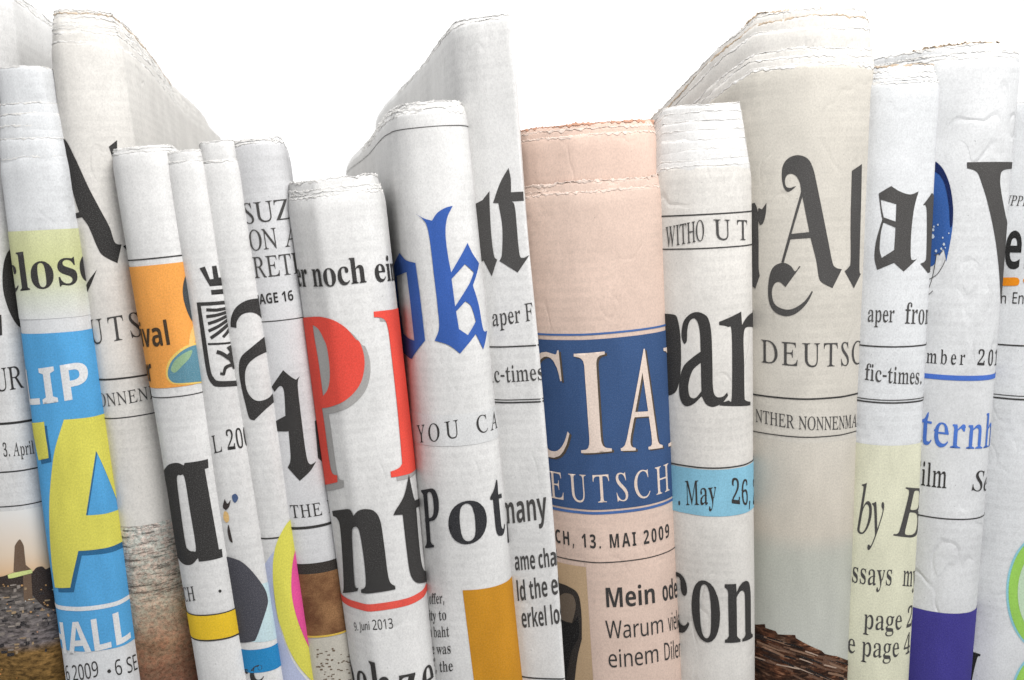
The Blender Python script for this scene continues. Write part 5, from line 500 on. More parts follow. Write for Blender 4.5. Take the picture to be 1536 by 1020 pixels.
        'g': '*< 2C*~1*+-0K+=/k+f/U-)/P-;/R-b/k.)0=.H0`.V0:.o/|/./^/k/g0?/x0[060u0o1?1F1V0r1n0K2.0.2N/u2s/i3A/e3o/h4</s4b0)5&0B5E0r5j1T6(2A643N6.4=5r625s625a5|5N5~5)5f5)5#5(5E4F5N3u5O3J5I3$5<2`5(2A4m2%4>1c3a1N351H2;1J1v1E1T101>0c1F0H1h0;4D0.4r0!5J/h5a/R5t/*5w.e6%.R6(.>6)-z6!-]5d-)53+Z4o+J3}+13P+( 2Z1s3(1~3G2C3Y2z3_3m3W5+3(5Y2Z5e225Y1p5:1[4`1U3m1]2z1p2C221~ 2b+T3F+V3z+`4G+n4e-$4v-@4}-k4x-~4k.14:.@34.C17.E1&.:0f-a0e-E0j-:17+n1n+Z',
        'h': '+N /R/./R/N/|/W0I/y0F8/0A8P/~8j/a8s/e9928992=842>5%2U573!5b3C5v4-624R645+6.5U5w5v5X615/6>4T6C3n6C1b6E/q6o/T75/N75/.3Z/.3Z/N3v/P4(/W4L/q4P0)4K074J4@4B4h4.5#3u5.3]51335(2a4b2M4[2>4D2>/q2i/T3./N3./.',
        'i': '&H 1C720y7;0]7Q0J7q0D8=0J8d0]9)0y9@1C9I1j9@2*9)2=8d2C8=2=7r2*7P1i7: /R/./R/N/}/X0C/o0I/x0F5&0=5F0$5U/d5]/h6!1^6#296#2?4}2?/z2K/i2a/X3./N3./.',
        'j': '&` 1N751(7=0h7S0U7t0N8?0U8g0h9+1)9C1N9K1u9C279+2I8g2O8@2I7u277T1u7= /v*~/5++.Q+M.6+k.)-$-}-=-|-c.-./.K.H.k.N/0.H/M.2/Z-j/V-C/?+r/H+`/`+S/{+S06+[0M+u0Y-B0^-x0_2)0Z510W5<055U/Z5_/Z6#2_6#2_5h2R5O2S.82J-a2:-52*+w1i+W1D+?1&+30R+%',
        'k': '*| /Q/./Q/N/}/X0C/p0I/y0H250=2L0=2e0G2|0F8<0>8Y0%8j/e8r/h9828992=832>2r2W3%3=3g3S3v3]4+4<4h4S554`5?4^5H4B5U3b5^3b6#6#6#6k6#6k5^685T5L5.4(3i4?3@5o126)0e7!/_78/R7N/N7N/.3m/.3m/N4*/O4?/V4U/n4U/t2k2G2>2-2>/q2i/U3./N3./.',
        'l': '&K /R/./R/N/}/X0C/o0I/x0F8:0?8X0%8j/e8s/g991^9929992=8e2?/z2K/i2a/X3./N3./.',
        'm': '0@ /R/./R/N/|/W0B/o0I/y0F480K4u0A5;0:5C/~5T/a5^/d6#256#2;4~2R542|5`3^6(4F644q61596%5V5r5w5L604w6r5]765s7X6&7}618G648|6.9I5w9i5X9t5C:!5/:14T:63n:3/y:6/q:X/W;$/N;$/.7Q/.7Q/N7q/T8@/q8C/{8A0[8A3y8;4[824r7t5)7Q517*5(6H4^664I65/z67/q6Y/X7$/N7$/.3U/.3U/N3}/X4D/q4G/{4G4N474q4%5#3c503@5/2v4z2J4Z294D28/{2]/Y3(/N3(/.',
        'n': '+N /R/./R/N/|/W0I/y0G480K4u0A5;0:5C/~5T/a5^/e6#286#2=5(2T583!5b3d6(4R645+6.5U5w5v5X6)5<6>4T6C3n6C/z6E/q6`/]6o/T75/N75/.3Z/.3Z/N3v/P4(/W4L/q4P0)4K074I4N4B4h474z3u5.3]51335(2|4z2O4Z2=4D2>/q2i/T3./N3./.',
        'o': '*O 2r.u28.z1R/20v/U0P/z030I/s1./c1s/_2S/c36/s3}034a0P510v5U1R5x28602q653N60435x4k5V54525`4K5s3r6!386&2T6!1q5o1)5R0F55/w4l/S44/23O.y 2r/E3(/F3G/S3`/l3p0*4$0w4.2T4)3d3r4t3]5A3E5Z385b2r5i2`5g2@5Z2(5@1p4t1^3c1Y2U1b0x1u0*2)/l2A/S2`/F',
        'p': '+; /Q+$/Q+E/m+I0#+R0<+e0?+l09+t0G+{0I4g0>5A/x5W/c5_/e6#2/6#254z2I502m5_3.5u3M6(3o6349664g61555~5Y5f5y5F6>4q6V466c3]6j2~6j2@6c1^6Q0s67065w/i5V/G50/.4a.z42.u3m.w33//2>/o2>-^2B+v2G+n2o+Q3Q+F3Q+$ 3M/g3a/i4(/v4E074Z0b4m1b4p2}4e4*4K4p405/3z583T5>3-552v5(2^4h2H4_2O4O2>4B2>0]2U0.3$/p',
        'q': '++ 2~+$2~+F3T+L3k+T4)+f44+{45/i3{/]3V/=2z/!2[.x2!.w1?/-0d/Q090*/u0n/e1a/b2?/e3$/q3d0)4@0E4r0h5@155c1d5}2X6538643t5~465p4s5C5}696769675d6+546-0c6(/v6-/^6++|6;+r6/+h6J+T6d+I6}+F6}+$ 3*/j3I/o4#00450Z434q4+513v5:3_5T3:5_2r5_2^5X2L5O2/511~4x1k4A1[3*1Z2.1b1A1z0L2*092J/y2q/l',
        'r': ')G /R/./R/N/u/T0(/]0C/o0I0(0K4e0A5?0#5U/d5]/h6!246#2:4e2O4y2k5C3@5l3n6*40644a615*5z5A5]5K555;4K5)454s4+4Q4(48413e4h3?4u3!4l2e4O2P4C2J452@3F2A0&2L/o2f/]2|/T3Q/N3Q/.',
        's': ')H 2N.u1n.}0g/@0[/?0K/70:.x/v.x/v/30$/J/v05/v1M0>1M0N0s0q031#/|1Z/X2#/M2W/N2}/]3:/v3E003J0I3I0]391!2r1@1<200a2W0=3(003I0(3m0)4L014s0G5D0k5i1#5x1X602:662d623q5u4!5w49664T664P5O4T594T4%454%3u4h3Q5=2}5Y2[5b205a1c5N1I4~1K4T1U4C1n4-3X343}2w4>2[4P2?4]1x4g1&4c0V4W0/4D/h4)/J3J/&2n.v',
        't': '(* 1r.v1+/#0_/D0M/d0C010?0c0?5?/V5?/V5j0/6A0C6J1(731}8T2A8T2A7S286R246#3f6#3f5?275?270y2;0I2H022`0%2q0#3#0$3@063X0T3b0i4(0X3m0)3Q/_32/A2j/+2B.z',
        'u': '+A 2$.u1</!0{/40^/Q0I/|0:0u065*005?/r5S/R5^/U6#2*6#214{220i270G2I0/2n/y3;/x3a0)4?0V4?2+4;5.49593{5O3P5^3R6#6.6#654~630D6?0%6e/p6{/k6x/H5j/<45.u45/.4E/V4@0#4(/p3Z/I3:/52`.|',
        'v': ')m 2=.u1U1(1H1>0*4^/v4j/}4y/N5Q/(5^/(6#2i6#2i5_2:5Z1n5F1l5;1r572q2W301o3@2)4L4~4O5@4;5S3i5_3i6#5j6#5j5a5K5N5-5.5+4}3f1X3N1D2a.u',
        'w': '-` 1o.u1/1-0}1C/z4$/_5#/65O.t5^.t6#256#255^1n5W1P5F1O5A2f1x2w233Z3r3r4*3y4C3o4X3b523=5V2q5a2q6#6>6#6>5^5z5X5S5E5Q5;5W565n455z3z6O296a2O7d5-7e5I7P5V7/5a7/6#8w6#8w5`8a5V8H5=7.1~6r1j62/Z5s.u5T.u5?/[4p1W4d1m423P3|3:3>1U3%1A27.u',
        'x': '*+ /D/./D/L0A0/1c1z1w221o2F1W2X1Q2m0b4.0N4U004}/_5L/65^/66#2r6#2r5_2G5W2.5B3/3a3B3s424v4G5E4-5X3e5_3e6#5t6#5t5c5Z5T4y5#3a3G3L353T2{3l2j3r2T4o1!5(0V5q/Y66/M66/.2V/.2V/N3)/U3G/f3G/l3.0@291a2$1M150C0{/s0{/g12/U1_/L1X/L1X/.',
        'y': ')a 0=*~/x+%/^+2/G+C/6+Z/*+v/(-E/2-O/A-w/U.1/j.80$.80A./0O.!0^-i0f-$0z+x1.+y1I-31j-a2%.;29/#1W1!1I190.4L/t4l/}4w/H5U/#5^/#6#2e6#2e5^255W1z5K1o5?1o57311h3A2!4;4U4F5!4H5J415W3g5^3g6#5`6#5a5]5I5R5*505*5!3l1T3T1@2u/)2N-z2--51h+_1E+>0k+(',
        'z': ')R /H/./H/J040S0:0i2x5P1d5P1&5C0d520M4r0:4L0*3x/c3x/j58/p5O/n6#576#575X4X4c4Q4L1o/b30/e3s/{4*0*4F0J4`0v4u1Q5:1Q51045$/_5+/F5)/.',
    },
}
def _dec(s): return [(IDX[s[i]] * 90 + IDX[s[i + 1]]) / 2000 - .5 for i in range(0, len(s), 2)]
_gc = {}
def glyph(font, c):
    if (font, c) not in _gc:
        if c == ' ': _gc[font, c] = (.18, [])
        else:
            p = FONTS[font][c].split(' ')
            ls = []
            for q in p[1:]:
                v = _dec(q)
                ls.append(np.array(v).reshape(-1, 2))
            _gc[font, c] = (_dec(p[0])[0] + .5, ls)
    return _gc[font, c]
CAP = {'NB': .4795, 'NR': .4795, 'SB': .4555, 'SI': .4645, 'SR': .4645, 'SM': .4555}

# ------------------------------------------------------------------ outline helpers (points are photo pixels)
def Z(ox, oy, k, pts):
    return [(ox + p[0] / k, oy + p[1] / k) + tuple(p[2:]) for p in pts]
def smooth(pts, n=6):
    """closed outline: a third value marks a corner, other points are rounded (Catmull-Rom)"""
    N = len(pts)
    P = np.array([p[:2] for p in pts], float)
    cor = [len(p) > 2 for p in pts]
    out = []
    for i in range(N):
        j = (i + 1) % N
        p1, p2 = P[i], P[j]
        if cor[i] and cor[j]:
            out.append(p1)
            continue
        p0 = P[i - 1] if not cor[i] else p1 - (p2 - p1) * .3
        p3 = P[(j + 1) % N] if not cor[j] else p2 + (p2 - p1) * .3
        for k in range(n):
            t = k / n
            out.append(.5 * (2 * p1 + (p2 - p0) * t + (2 * p0 - 5 * p1 + 4 * p2 - p3) * t * t + (3 * p1 - p0 - 3 * p2 + p3) * t ** 3))
    return np.array(out)
def stroke(pts, w):
    """open polyline given a width, as a closed outline"""
    P = np.array(pts, float)
    d = np.gradient(P, axis=0)
    d /= np.linalg.norm(d, axis=1)[:, None]
    nn = np.stack([-d[:, 1], d[:, 0]], 1) * w / 2
    L = [tuple(q) for q in P + nn]
    R = [tuple(q) for q in (P - nn)[::-1]]
    pts = L + R
    return [p + (1,) if k in (0, len(L) - 1, len(L), len(pts) - 1) else p for k, p in enumerate(pts)]
def densify(P, m):
    out = []
    for i in range(len(P)):
        a, b = P[i], P[(i + 1) % len(P)]
        k = max(1, int(math.ceil(np.linalg.norm(b - a) / m)))
        for j in range(k): out.append(a + (b - a) * j / k)
    return np.array(out)

ROUND = [(-1, 1.4), (-1, .9), (-.97, .56), (-.82, .25), (-.48, .06), (0, 0), (.48, .06), (.82, .25), (.97, .56), (1, .9), (1, 1.4)]
SKEW = -.28                                 # the row is sheared: all pages run back towards the left

class Paper:
    seed = 0
    def __init__(self, label, edges, Y0, paper, L=.12, prof=None, top=None, wob=.25e-3, name='newspaper', facet=1.0):
        Paper.seed += 1
        self.seed = Paper.seed
        rnd = random.Random(self.seed)
        self.ph = [rnd.uniform(0, 6.28) for _ in range(6)]
        self.wob = wob
        self.Y0 = Y0
        yT, xlT, xrT, yB, xlB, xrB = edges
        E = [xlT, xrT, xlB, xrB]
        for fit in range(4):
            xlT, xrT, xlB, xrB = E
            hw = .5 * (xrT - xlT) * Y0 / F
            Yc = Y0 + .55 * hw
            a, b = unproject(xlT, yT, Yc), unproject(xrT, yT, Yc)
            c, d = unproject(xlB, yB, Yc), unproject(xrB, yB, Yc)
            self.T, self.B = (a + b) / 2, (c + d) / 2
            self.wT, self.wB = np.linalg.norm(b - a) / 2, np.linalg.norm(d - c) / 2
            self.hw = (self.wT + self.wB) / 2
            ax = self.T - self.B
            ax = ax / np.linalg.norm(ax)
            self.R = np.array([ax[2], 0, -ax[0]])
            # plan section: rounded front, then two sides running back
            pr = np.array(prof or ROUND, float)
            pr[:, 0] += np.where(pr[:, 0] < 0, SKEW * np.maximum(0, pr[:, 1] - .3), 0)
            x0, x1 = pr[0], pr[-1]
            ln = L / self.hw
            pts = [(x0[0] + SKEW * ln, x0[1] + ln), (x0[0] + SKEW * ln * .5, x0[1] + ln * .5)] + [tuple(p) for p in pr] + \
                  [(x1[0] + SKEW * ln * .5, x1[1] + ln * .5), (x1[0] + SKEW * ln, x1[1] + ln)]
            q = np.array(pts)
            for _ in range(4):
                r = [q[0]]
                for i in range(len(q) - 1):
                    r += [q[i] * .75 + q[i + 1] * .25, q[i] * .25 + q[i + 1] * .75]
                q = np.array(r + [q[-1]])
            keep = [0] + [i for i in range(1, len(q)) if np.linalg.norm(q[i] - q[i - 1]) > 1e-6]
            q = q[keep]
            # a pile of folded sheets is never a clean curve: break it into soft facets
            d0 = np.concatenate([[0], np.cumsum(np.linalg.norm(np.diff(q, axis=0), axis=1))])
            m0 = d0[np.argmin(np.abs(q[:, 0]) + q[:, 1] * 3)]
            if facet:
                rf = random.Random(self.seed * 13 + 1)
                t, ks = m0 - 2.0, []
                while t < m0 + 2.0:
                    ks.append(t)
                    t += rf.uniform(.16, .42) * facet
                ks = [d0[0], (d0[0] + m0 - 2.0) / 2] + ks + [(d0[-1] + m0 + 2.0) / 2, d0[-1]]
                ks = sorted(set(ks))
                q = np.stack([np.interp(ks, d0, q[:, 0]), np.interp(ks, d0, q[:, 1])], 1)
                for cut in (.22, .25, .25):
                    r = [q[0]]
                    for i in range(len(q) - 1):
                        r += [q[i] * (1 - cut) + q[i + 1] * cut, q[i] * cut + q[i + 1] * (1 - cut)]
                    q = np.array(r + [q[-1]])
            q[:, 1] -= q[:, 1].min()
            ds = np.concatenate([[0], np.cumsum(np.linalg.norm(np.diff(q, axis=0), axis=1))]) * self.hw
            mid = ds[np.argmin(np.abs(q[:, 0]) + q[:, 1] * 3)]
            self.qs, self.q = ds - mid, q
            self.s0, self.s1 = self.qs[0], self.qs[-1]
            tg = np.gradient(q, axis=0)
            tg /= np.linalg.norm(tg, axis=1)[:, None]
            self.qn = np.stack([tg[:, 1], -tg[:, 0]], 1)
            if fit == 3: break
            for y, a0, k0 in ((yT, 0, 0), (yB, 2, 2)):
                hh = unproject(.5 * (E[a0] + E[a0 + 1]), y, Y0 + .2 * self.hw)[2]
                pl, sl_, pr_, sr_ = self.run(hh)
                if abs(sl_) < self.hw * 2.2: E[a0] += edges[1 + a0 + (a0 > 0)] - pl
                if abs(sr_) < self.hw * 2.2: E[a0 + 1] += edges[2 + a0 + (a0 > 0)] - pr_
        yT, xlT, xrT, yB, xlB, xrB = edges
        self.H = self.hit((xlT + xrT) / 2, top)[1] if top is not None else self.T[2]
        self.base = np.array([self.center(np.array([0.]))[0][0][0], Y0, 0.0])
        self.root = bpy.data.objects.new(name, None)
        COL.objects.link(self.root)
        self.root.location = self.base
        self.root['label'] = label
        self.root['category'] = 'newspaper'
        self.root['group'] = 'newspapers standing in a row'
        self.root.empty_display_size = .01
        self.paper = paper
    def run(self, h):
        S = np.linspace(max(self.s0, -.25), min(self.s1, .25), 800)
        X, _ = project(self.P(S, np.full(S.shape, h), 0, False))
        c = int(np.argmin(np.abs(S)))
        d = np.diff(X)
        r = np.nonzero(d[c:] <= 0)[0]
        r = c + r[0] if len(r) else len(S) - 1
        l = np.nonzero(d[:c] <= 0)[0]
        l = l[-1] + 1 if len(l) else 0
        return X[l], S[l], X[r], S[r]
    def center(self, h):
        f = (h - self.B[2]) / (self.T[2] - self.B[2])
        C = self.B[None, :] + (self.T - self.B)[None, :] * f[:, None]
        return C, self.wB + (self.wT - self.wB) * np.clip(f, -.6, 1.4)
    def P(self, s, h, off=0.0, wob=True):
        s = np.asarray(s, float)
        h = np.asarray(h, float)
        sc = np.clip(s, self.s0, self.s1)
        x = np.interp(sc, self.qs, self.q[:, 0])
        y = np.interp(sc, self.qs, self.q[:, 1])
        nx, ny = np.interp(sc, self.qs, self.qn[:, 0]), np.interp(sc, self.qs, self.qn[:, 1])
        ll = np.sqrt(nx * nx + ny * ny) + 1e-12
        nx, ny = nx / ll, ny / ll           # outward in plan
        C, w = self.center(h)
        o = np.asarray(off, float)
        if wob and self.wob:
            p = self.ph
            k = 1 / (1 + (np.maximum(0, np.abs(s) - self.hw * 1.5) / .006) ** 2)
            o = o + self.wob * (k * (.5 * np.sin(s * 140 + p[0] + 2 * np.sin(h * 17 + p[1])) + .22 * np.sin(h * 77 + s * 50 + p[3]) + .3 * np.sin(s * 300 + p[4] + np.sin(h * 40 + p[5])))
                                + .45 * np.sin(h * 30 + s * 75 * k + p[2]) + (1 - k) * 2.5 * np.sin(s * 28 + p[4] + h * 9))
        X = x * w + nx * o
        Y = self.Y0 + y * self.hw + ny * o
        out = C.copy()
        out[:, 1] = Y
        out[:, 0] += X * self.R[0]
        out[:, 2] = h + X * self.R[2]
        return out
    def hit(self, px, py):
        """photo pixel -> (s, h) on the unrolled page; pixels past the visible edge carry on round the fold"""
        h = unproject(px, py, self.Y0 + .2 * self.hw)[2]
        S = np.linspace(max(self.s0, -.25), min(self.s1, .25), 500)
        for _ in range(9):
            X, Yp = project(self.P(S, np.full(S.shape, h), 0, False))
            c = int(np.argmin(np.abs(S)))
            d = np.diff(X)
            r = np.nonzero(d[c:] <= 0)[0]
            r = c + r[0] if len(r) else len(S) - 1
            l = np.nonzero(d[:c] <= 0)[0]
            l = l[-1] + 1 if len(l) else 0
            if px > X[r]: s, yy = S[r] + (px - X[r]) * 3e-4, Yp[r]
            elif px < X[l]: s, yy = S[l] + (px - X[l]) * 3e-4, Yp[l]
            else:
                s = np.interp(px, X[l:r + 1], S[l:r + 1])
                yy = np.interp(s, S, Yp)
            h = h + (yy - py) * self.Y0 / F
        return np.array([s, h])
    def sh(self, pts): return np.array([self.hit(*p[:2]) for p in pts])
    def mesh(self, name, V, faces, mat, uv, parent=None):
        me = bpy.data.meshes.new(name)
        me.from_pydata([tuple(v) for v in V - self.base[None, :]], [], faces)
        ul = me.uv_layers.new(name='UVMap')
        idx = np.empty(len(me.loops), np.int32)
        me.loops.foreach_get('vertex_index', idx)
        ul.data.foreach_set('uv', (uv[idx] * 1000).astype(np.float32).ravel())
        me.polygons.foreach_set('use_smooth', [True] * len(me.polygons))
        me.materials.append(mat)
        me.update()
        o = bpy.data.objects.new(name, me)
        COL.objects.link(o)
        o.parent = parent or self.root
        return o
    # ---- sheets
    def sheet(self, name, H, inset=0.0, jag=.5e-3, tear=1.2e-3, torn=None, h0=0.0, mat=None, seed=0, big=0.0, sag=0.0, edge_out=.2e-3, short=False):
        n0 = self.seed * 31.7 + seed * 7.3
        front = np.arange(-.045, .0451, .0009)
        S = np.unique(np.clip(np.concatenate([np.arange(self.s0, -.045, .004), front, np.arange(.045, self.s1, .004), [self.s1]]), self.s0, self.s1))
        S = S[np.concatenate([[True], np.diff(S) > 3e-4])]
        def Ht(s, k=0):
            o = np.empty(len(s))
            for i, v in enumerate(s):
                o[i] = noise.noise((v * 60, n0, k)) * .8 + noise.noise((v * 260, n0 + 3, k)) * .45 + noise.noise((v * 900, n0 + 9, k)) * .22
            b = np.array([noise.noise((v * 38, n0 + 17, 0)) for v in s]) * big if big else 0
            return H + o * jag + b - sag * np.clip(np.abs(s) - self.hw * 1.05, 0, 1)
        top = Ht(S)
        rows = np.linspace(0, 1, 16) if short else np.concatenate([np.linspace(0, .93, 40), np.linspace(.94, 1, 14)])
        over = lambda d: -.55e-3 * np.clip(1 - d / 4.5e-3, 0, 1) ** 2
        V, U = [], []
        for v in rows:
            h = h0 + (top - h0) * v
            curl = np.array([noise.noise((x * 110, n0 + 21, v * 3)) for x in S]) * .25e-3 * max(0, (v - .93) / .07)
            V.append(self.P(S, h, -inset + curl + over(top - h)))
            U.append(np.stack([S + seed * .13, h], 1))
        nc, nr = len(S), len(rows)
        Fc = [(r * nc + c, r * nc + c + 1, (r + 1) * nc + c + 1, (r + 1) * nc + c) for r in range(nr - 1) for c in range(nc - 1)]
        o = self.mesh(name, np.concatenate(V), Fc, mat or self.paper, np.concatenate(U))
        sm = o.modifiers.new('thickness', 'SOLIDIFY')
        sm.thickness = .12e-3
        sm.offset = -1
        if torn is not None:
            S2 = np.arange(max(self.s0, -.16), min(self.s1, .16), .0003)
            t2 = Ht(S2)
            wd = np.array([max(.06, .42 + noise.noise((v * 700, n0 + 31, 0)) * .7 + noise.noise((v * 90, n0 + 37, 0)) * .5) for v in S2]) * tear
            ext = np.array([max(-.3, noise.noise((v * 2100, n0 + 41, 0)) * 1.2 + noise.noise((v * 700, n0 + 43, 0)) * .6) for v in S2]) * tear * .4
            V, U = [], []
            prof = (0.0, .25, .5, .75, 1.0)
            for k, f in enumerate(prof):
                h = t2 - wd + (wd + ext) * f
                out = np.array([.06e-3 + edge_out * f * (.45 + .8 * noise.noise((v * 420, n0 + 51, f * 1.5)) + .5 * noise.noise((v * 1300, n0 + 57, f * 2))) for v in S2])
                V.append(self.P(S2, h, -inset + np.maximum(out, .05e-3) + over(t2 - h)))
                U.append(np.stack([S2, h], 1))
            nc = len(S2)
            Fc = [(r * nc + c, r * nc + c + 1, (r + 1) * nc + c + 1, (r + 1) * nc + c) for r in range(len(prof) - 1) for c in range(nc - 1)]
            e = self.mesh('torn_edge', np.concatenate(V), Fc, torn, np.concatenate(U), o)
            sm = e.modifiers.new('thickness', 'SOLIDIFY')
            sm.thickness = .14e-3
            sm.offset = -1
        return o
    # ---- prints
    def groups_px(self, polys):
        """[[contour, contour...], ...] in photo pixels -> unrolled page"""
        out = []
        for g in polys:
            out.append([self.sh(smooth(c)) for c in g])
        return out
    def rules(self, *items, mat=None, parent=None, lvl=1, **kw):
        for at, th in items:
            self.print('rule', mat or ink(BLACK, .3), self.rule(at, th, **kw), lvl, parent)
    def print(self, name, mat, groups, lvl=1, parent=None, label=None, dx=(0, 0)):
        V, Fc, U, base = [], [], [], 0
        for g in groups:
            cs = [densify((np.asarray(c) + np.array(dx)) * 1000, 1.1) for c in g]
            vs = np.concatenate(cs)
            ed, k = [], 0
            for c in cs:
                ed += [(k + i, k + (i + 1) % len(c)) for i in range(len(c))]
                k += len(c)
            lo, hi = vs.min(0), vs.max(0)
            gx = np.arange(lo[0] + .45, hi[0], .8)
            gy = np.arange(lo[1] + .9, hi[1], 1.8)
            pts = [Vector(v) for v in vs] + [Vector((x, y)) for x in gx for y in gy]
            r = delaunay_2d_cdt(pts, ed, [], 0, 1e-4)
            vv = np.array([tuple(v) for v in r[0]])
            tr = np.array([f for f in r[2] if len(f) == 3])
            cen = vv[tr].mean(1)
            ins = np.zeros(len(cen), bool)
            for c in cs:
                x1, y1 = c[:, 0], c[:, 1]
                x2, y2 = np.roll(x1, -1), np.roll(y1, -1)
                for a, b, cc, d in zip(x1, y1, x2, y2):
                    if b == d: continue
                    m = (b > cen[:, 1]) != (d > cen[:, 1])
                    ins ^= m & (cen[:, 0] < (cc - a) * (cen[:, 1] - b) / (d - b) + a)
            tr = tr[ins]
            V.append(self.P(vv[:, 0] / 1000, vv[:, 1] / 1000, .05e-3 + .085e-3 * lvl))
            U.append(vv / 1000)
            Fc += [tuple(int(i) + base for i in t) for t in tr]
            base += len(vv)
        o = self.mesh(name, np.concatenate(V), Fc, mat, np.concatenate(U), parent)
        me = o.data
        # drop loose grid points
        import bmesh
        bm = bmesh.new()
        bm.from_mesh(me)
        bmesh.ops.delete(bm, geom=[v for v in bm.verts if not v.link_faces], context='VERTS')
        for f in bm.faces:
            f.normal_update()
        bm.to_mesh(me)
        bm.free()
        if label: o['label'] = label
        return o
    def trace(self, name, mat, polys, lvl=1, **kw):
        return self.print(name, mat, self.groups_px(polys), lvl, **kw)
    def text(self, s, font, A, B, cap, pre='', post='', track=0.0):
        a, b = self.hit(*A), self.hit(*B)
        e = 1e-3
        _, y0 = project(self.P([a[0]], [a[1]], 0, False))
        _, y1 = project(self.P([a[0]], [a[1] + e], 0, False))
        em = cap / abs(y1[0] - y0[0]) * e / CAP[font]
        adv = lambda t: sum(glyph(font, c)[0] + track for c in t)
        w = adv(s) - track
        sx = (b[0] - a[0]) / w
        out = []
        x = -adv(pre)
        for c in pre + s + post:
            ad, ls = glyph(font, c)
            if ls:
                g = []
                for q in ls:
                    ss = a[0] + (x + q[:, 0]) * sx
                    hh = a[1] + (b[1] - a[1]) * np.clip((x + q[:, 0]) / w, -.5, 1.5) + q[:, 1] * em
                    g.append(np.stack([ss, hh], 1))
                out.append(g)
            x += ad + track
        return out
    def rect(self, tl, bl, right=None, left=None):
        """a panel with level edges: tl and bl are photo pixels on its top and bottom edge; left/right pixel x or None = past the fold"""
        t, b = self.hit(*tl), self.hit(*bl)
        sl = self.hit(left, tl[1])[0] if left is not None else max(self.s0, -self.hw * 2.6)
        sr = self.hit(right, tl[1])[0] if right is not None else min(self.s1, self.hw * 2.2)
        return [[np.array([(sl, t[1]), (sr, t[1]), (sr, b[1]), (sl, b[1])])]]
    def rule(self, at, th, **kw):
        t = self.hit(at[0], at[1] - th / 2)
        b = self.hit(at[0], at[1] + th / 2)
        sl = kw.get('sl', max(self.s0, -self.hw * 2.6))
        sr = kw.get('sr', min(self.s1, self.hw * 2.2))
        return [[np.array([(sl, t[1]), (sr, t[1]), (sr, b[1]), (sl, b[1])])]]

# ------------------------------------------------------------------ the surface they stand on
me = bpy.data.meshes.new('table_top')
me.from_pydata([(-2.5, -1, 0), (2.5, -1, 0), (2.5, 4, 0), (-2.5, 4, 0), (-2.5, -1, -.03), (2.5, -1, -.03), (2.5, 4, -.03), (-2.5, 4, -.03)], [],
               [(0, 1, 2, 3), (7, 6, 5, 4), (0, 4, 5, 1), (1, 5, 6, 2), (2, 6, 7, 3), (3, 7, 4, 0)])
tn = Nodes('grey_table')
me.materials.append(tn.col((.32, .32, .32)))
table = bpy.data.objects.new('table_top', me)
COL.objects.link(table)
table['kind'] = 'structure'

# ------------------------------------------------------------------ papers
TORN = paper_mat('torn_fibre', (.90, .885, .86), 40, .02)
TORN_TAN = paper_mat('torn_fibre_tan', (.70, .56, .42), 41, .08)
TORN_PINK = paper_mat('torn_fibre_pink', (.90, .74, .65), 42, .03)
WHITE = paper_mat('newsprint_white', (.80, .795, .785), 1)
COOL = paper_mat('newsprint_cool', (.77, .785, .80), 2)
CREASED = paper_mat('newsprint_creased', (.765, .775, .785), 12, .09, 1.0)
GREYP = paper_mat('newsprint_grey', (.735, .735, .745), 3)
WARM = paper_mat('newsprint_warm', (.78, .755, .715), 4, .09, .6)
BEIGE = paper_mat('newsprint_beige', (.675, .64, .575), 5, .08)
PINK = paper_mat('newsprint_salmon', (.765, .59, .50), 6)
PINKD = paper_mat('newsprint_salmon_inner', (.79, .595, .50), 7)
FLAT = [(-1, 1.0), (-1, .45), (-.93, .14), (-.7, .03), (0, 0), (.6, .02), (.85, .08), (.97, .26), (1, .6), (1, 1.1)]

TS = .75
def stack(p, tops, torn, insets=None, mat=None, jag=.45e-3, tear=1.2e-3, sag=0.0):
    """inner pages rising step by step behind the front page"""
    for k, y in enumerate(tops):
        H = p.hit(p.cx, y)[1]
        ins = insets[k] if insets else .45e-3 * (k + 1)
        t = torn[k % len(torn)] if isinstance(torn, list) else torn
        p.sheet('inner_page', H, ins, jag, tear * TS, t, mat=mat, seed=k + 2, h0=.0, sag=sag)
        leaves(p, H, ins, jag, tear, torn, mat, k * 5 + 60, sag)
def leaves(p, H, ins, jag, tear, torn, mat, sd, sag):
    if sd == 40: n = p.leaf
    else: n = p.leaf if p.leaf > 1 else 0
    # loose single leaves of the same section, each a hair higher than the one before it
    rr = random.Random(sd + p.seed * 7)
    for j in range(n):
        t = torn[0] if isinstance(torn, list) else torn
        H += rr.uniform(.45e-3, 1.1e-3)
        ins += .16e-3
        p.sheet('inner_page', H, ins, jag, tear * TS * .7, t, mat=mat, seed=sd + j, h0=H - .05, sag=sag, short=True)

def crumple(p, y, ins, torn, seed, mat=None, amp=1.6e-3, sag=0.0):
    p.sheet('inner_page', p.hit(p.cx, y)[1], ins, .9e-3, 1.3e-3, torn, mat=mat, seed=seed, big=amp, edge_out=.5e-3, sag=sag)

def make(label, edges, Y0, paper, top, torn, tops, L=.1, prof=None, insets=None, jag=.45e-3, tear=1.2e-3, inner=None, sag=0.0, leaf=1, **kw):
    p = Paper(label, edges, Y0, paper, L, prof, top, **kw)
    p.leaf = leaf
    p.cx = edges[1] * .5 + edges[2] * .5
    p.sheet('outer_page', p.H, 0, jag, tear * TS, torn[0] if isinstance(torn, list) else torn, seed=1, sag=sag)
    leaves(p, p.H, .05e-3, jag, tear, torn, inner, 40, sag)
    stack(p, tops, torn, insets, inner, jag, tear, sag)
    return p

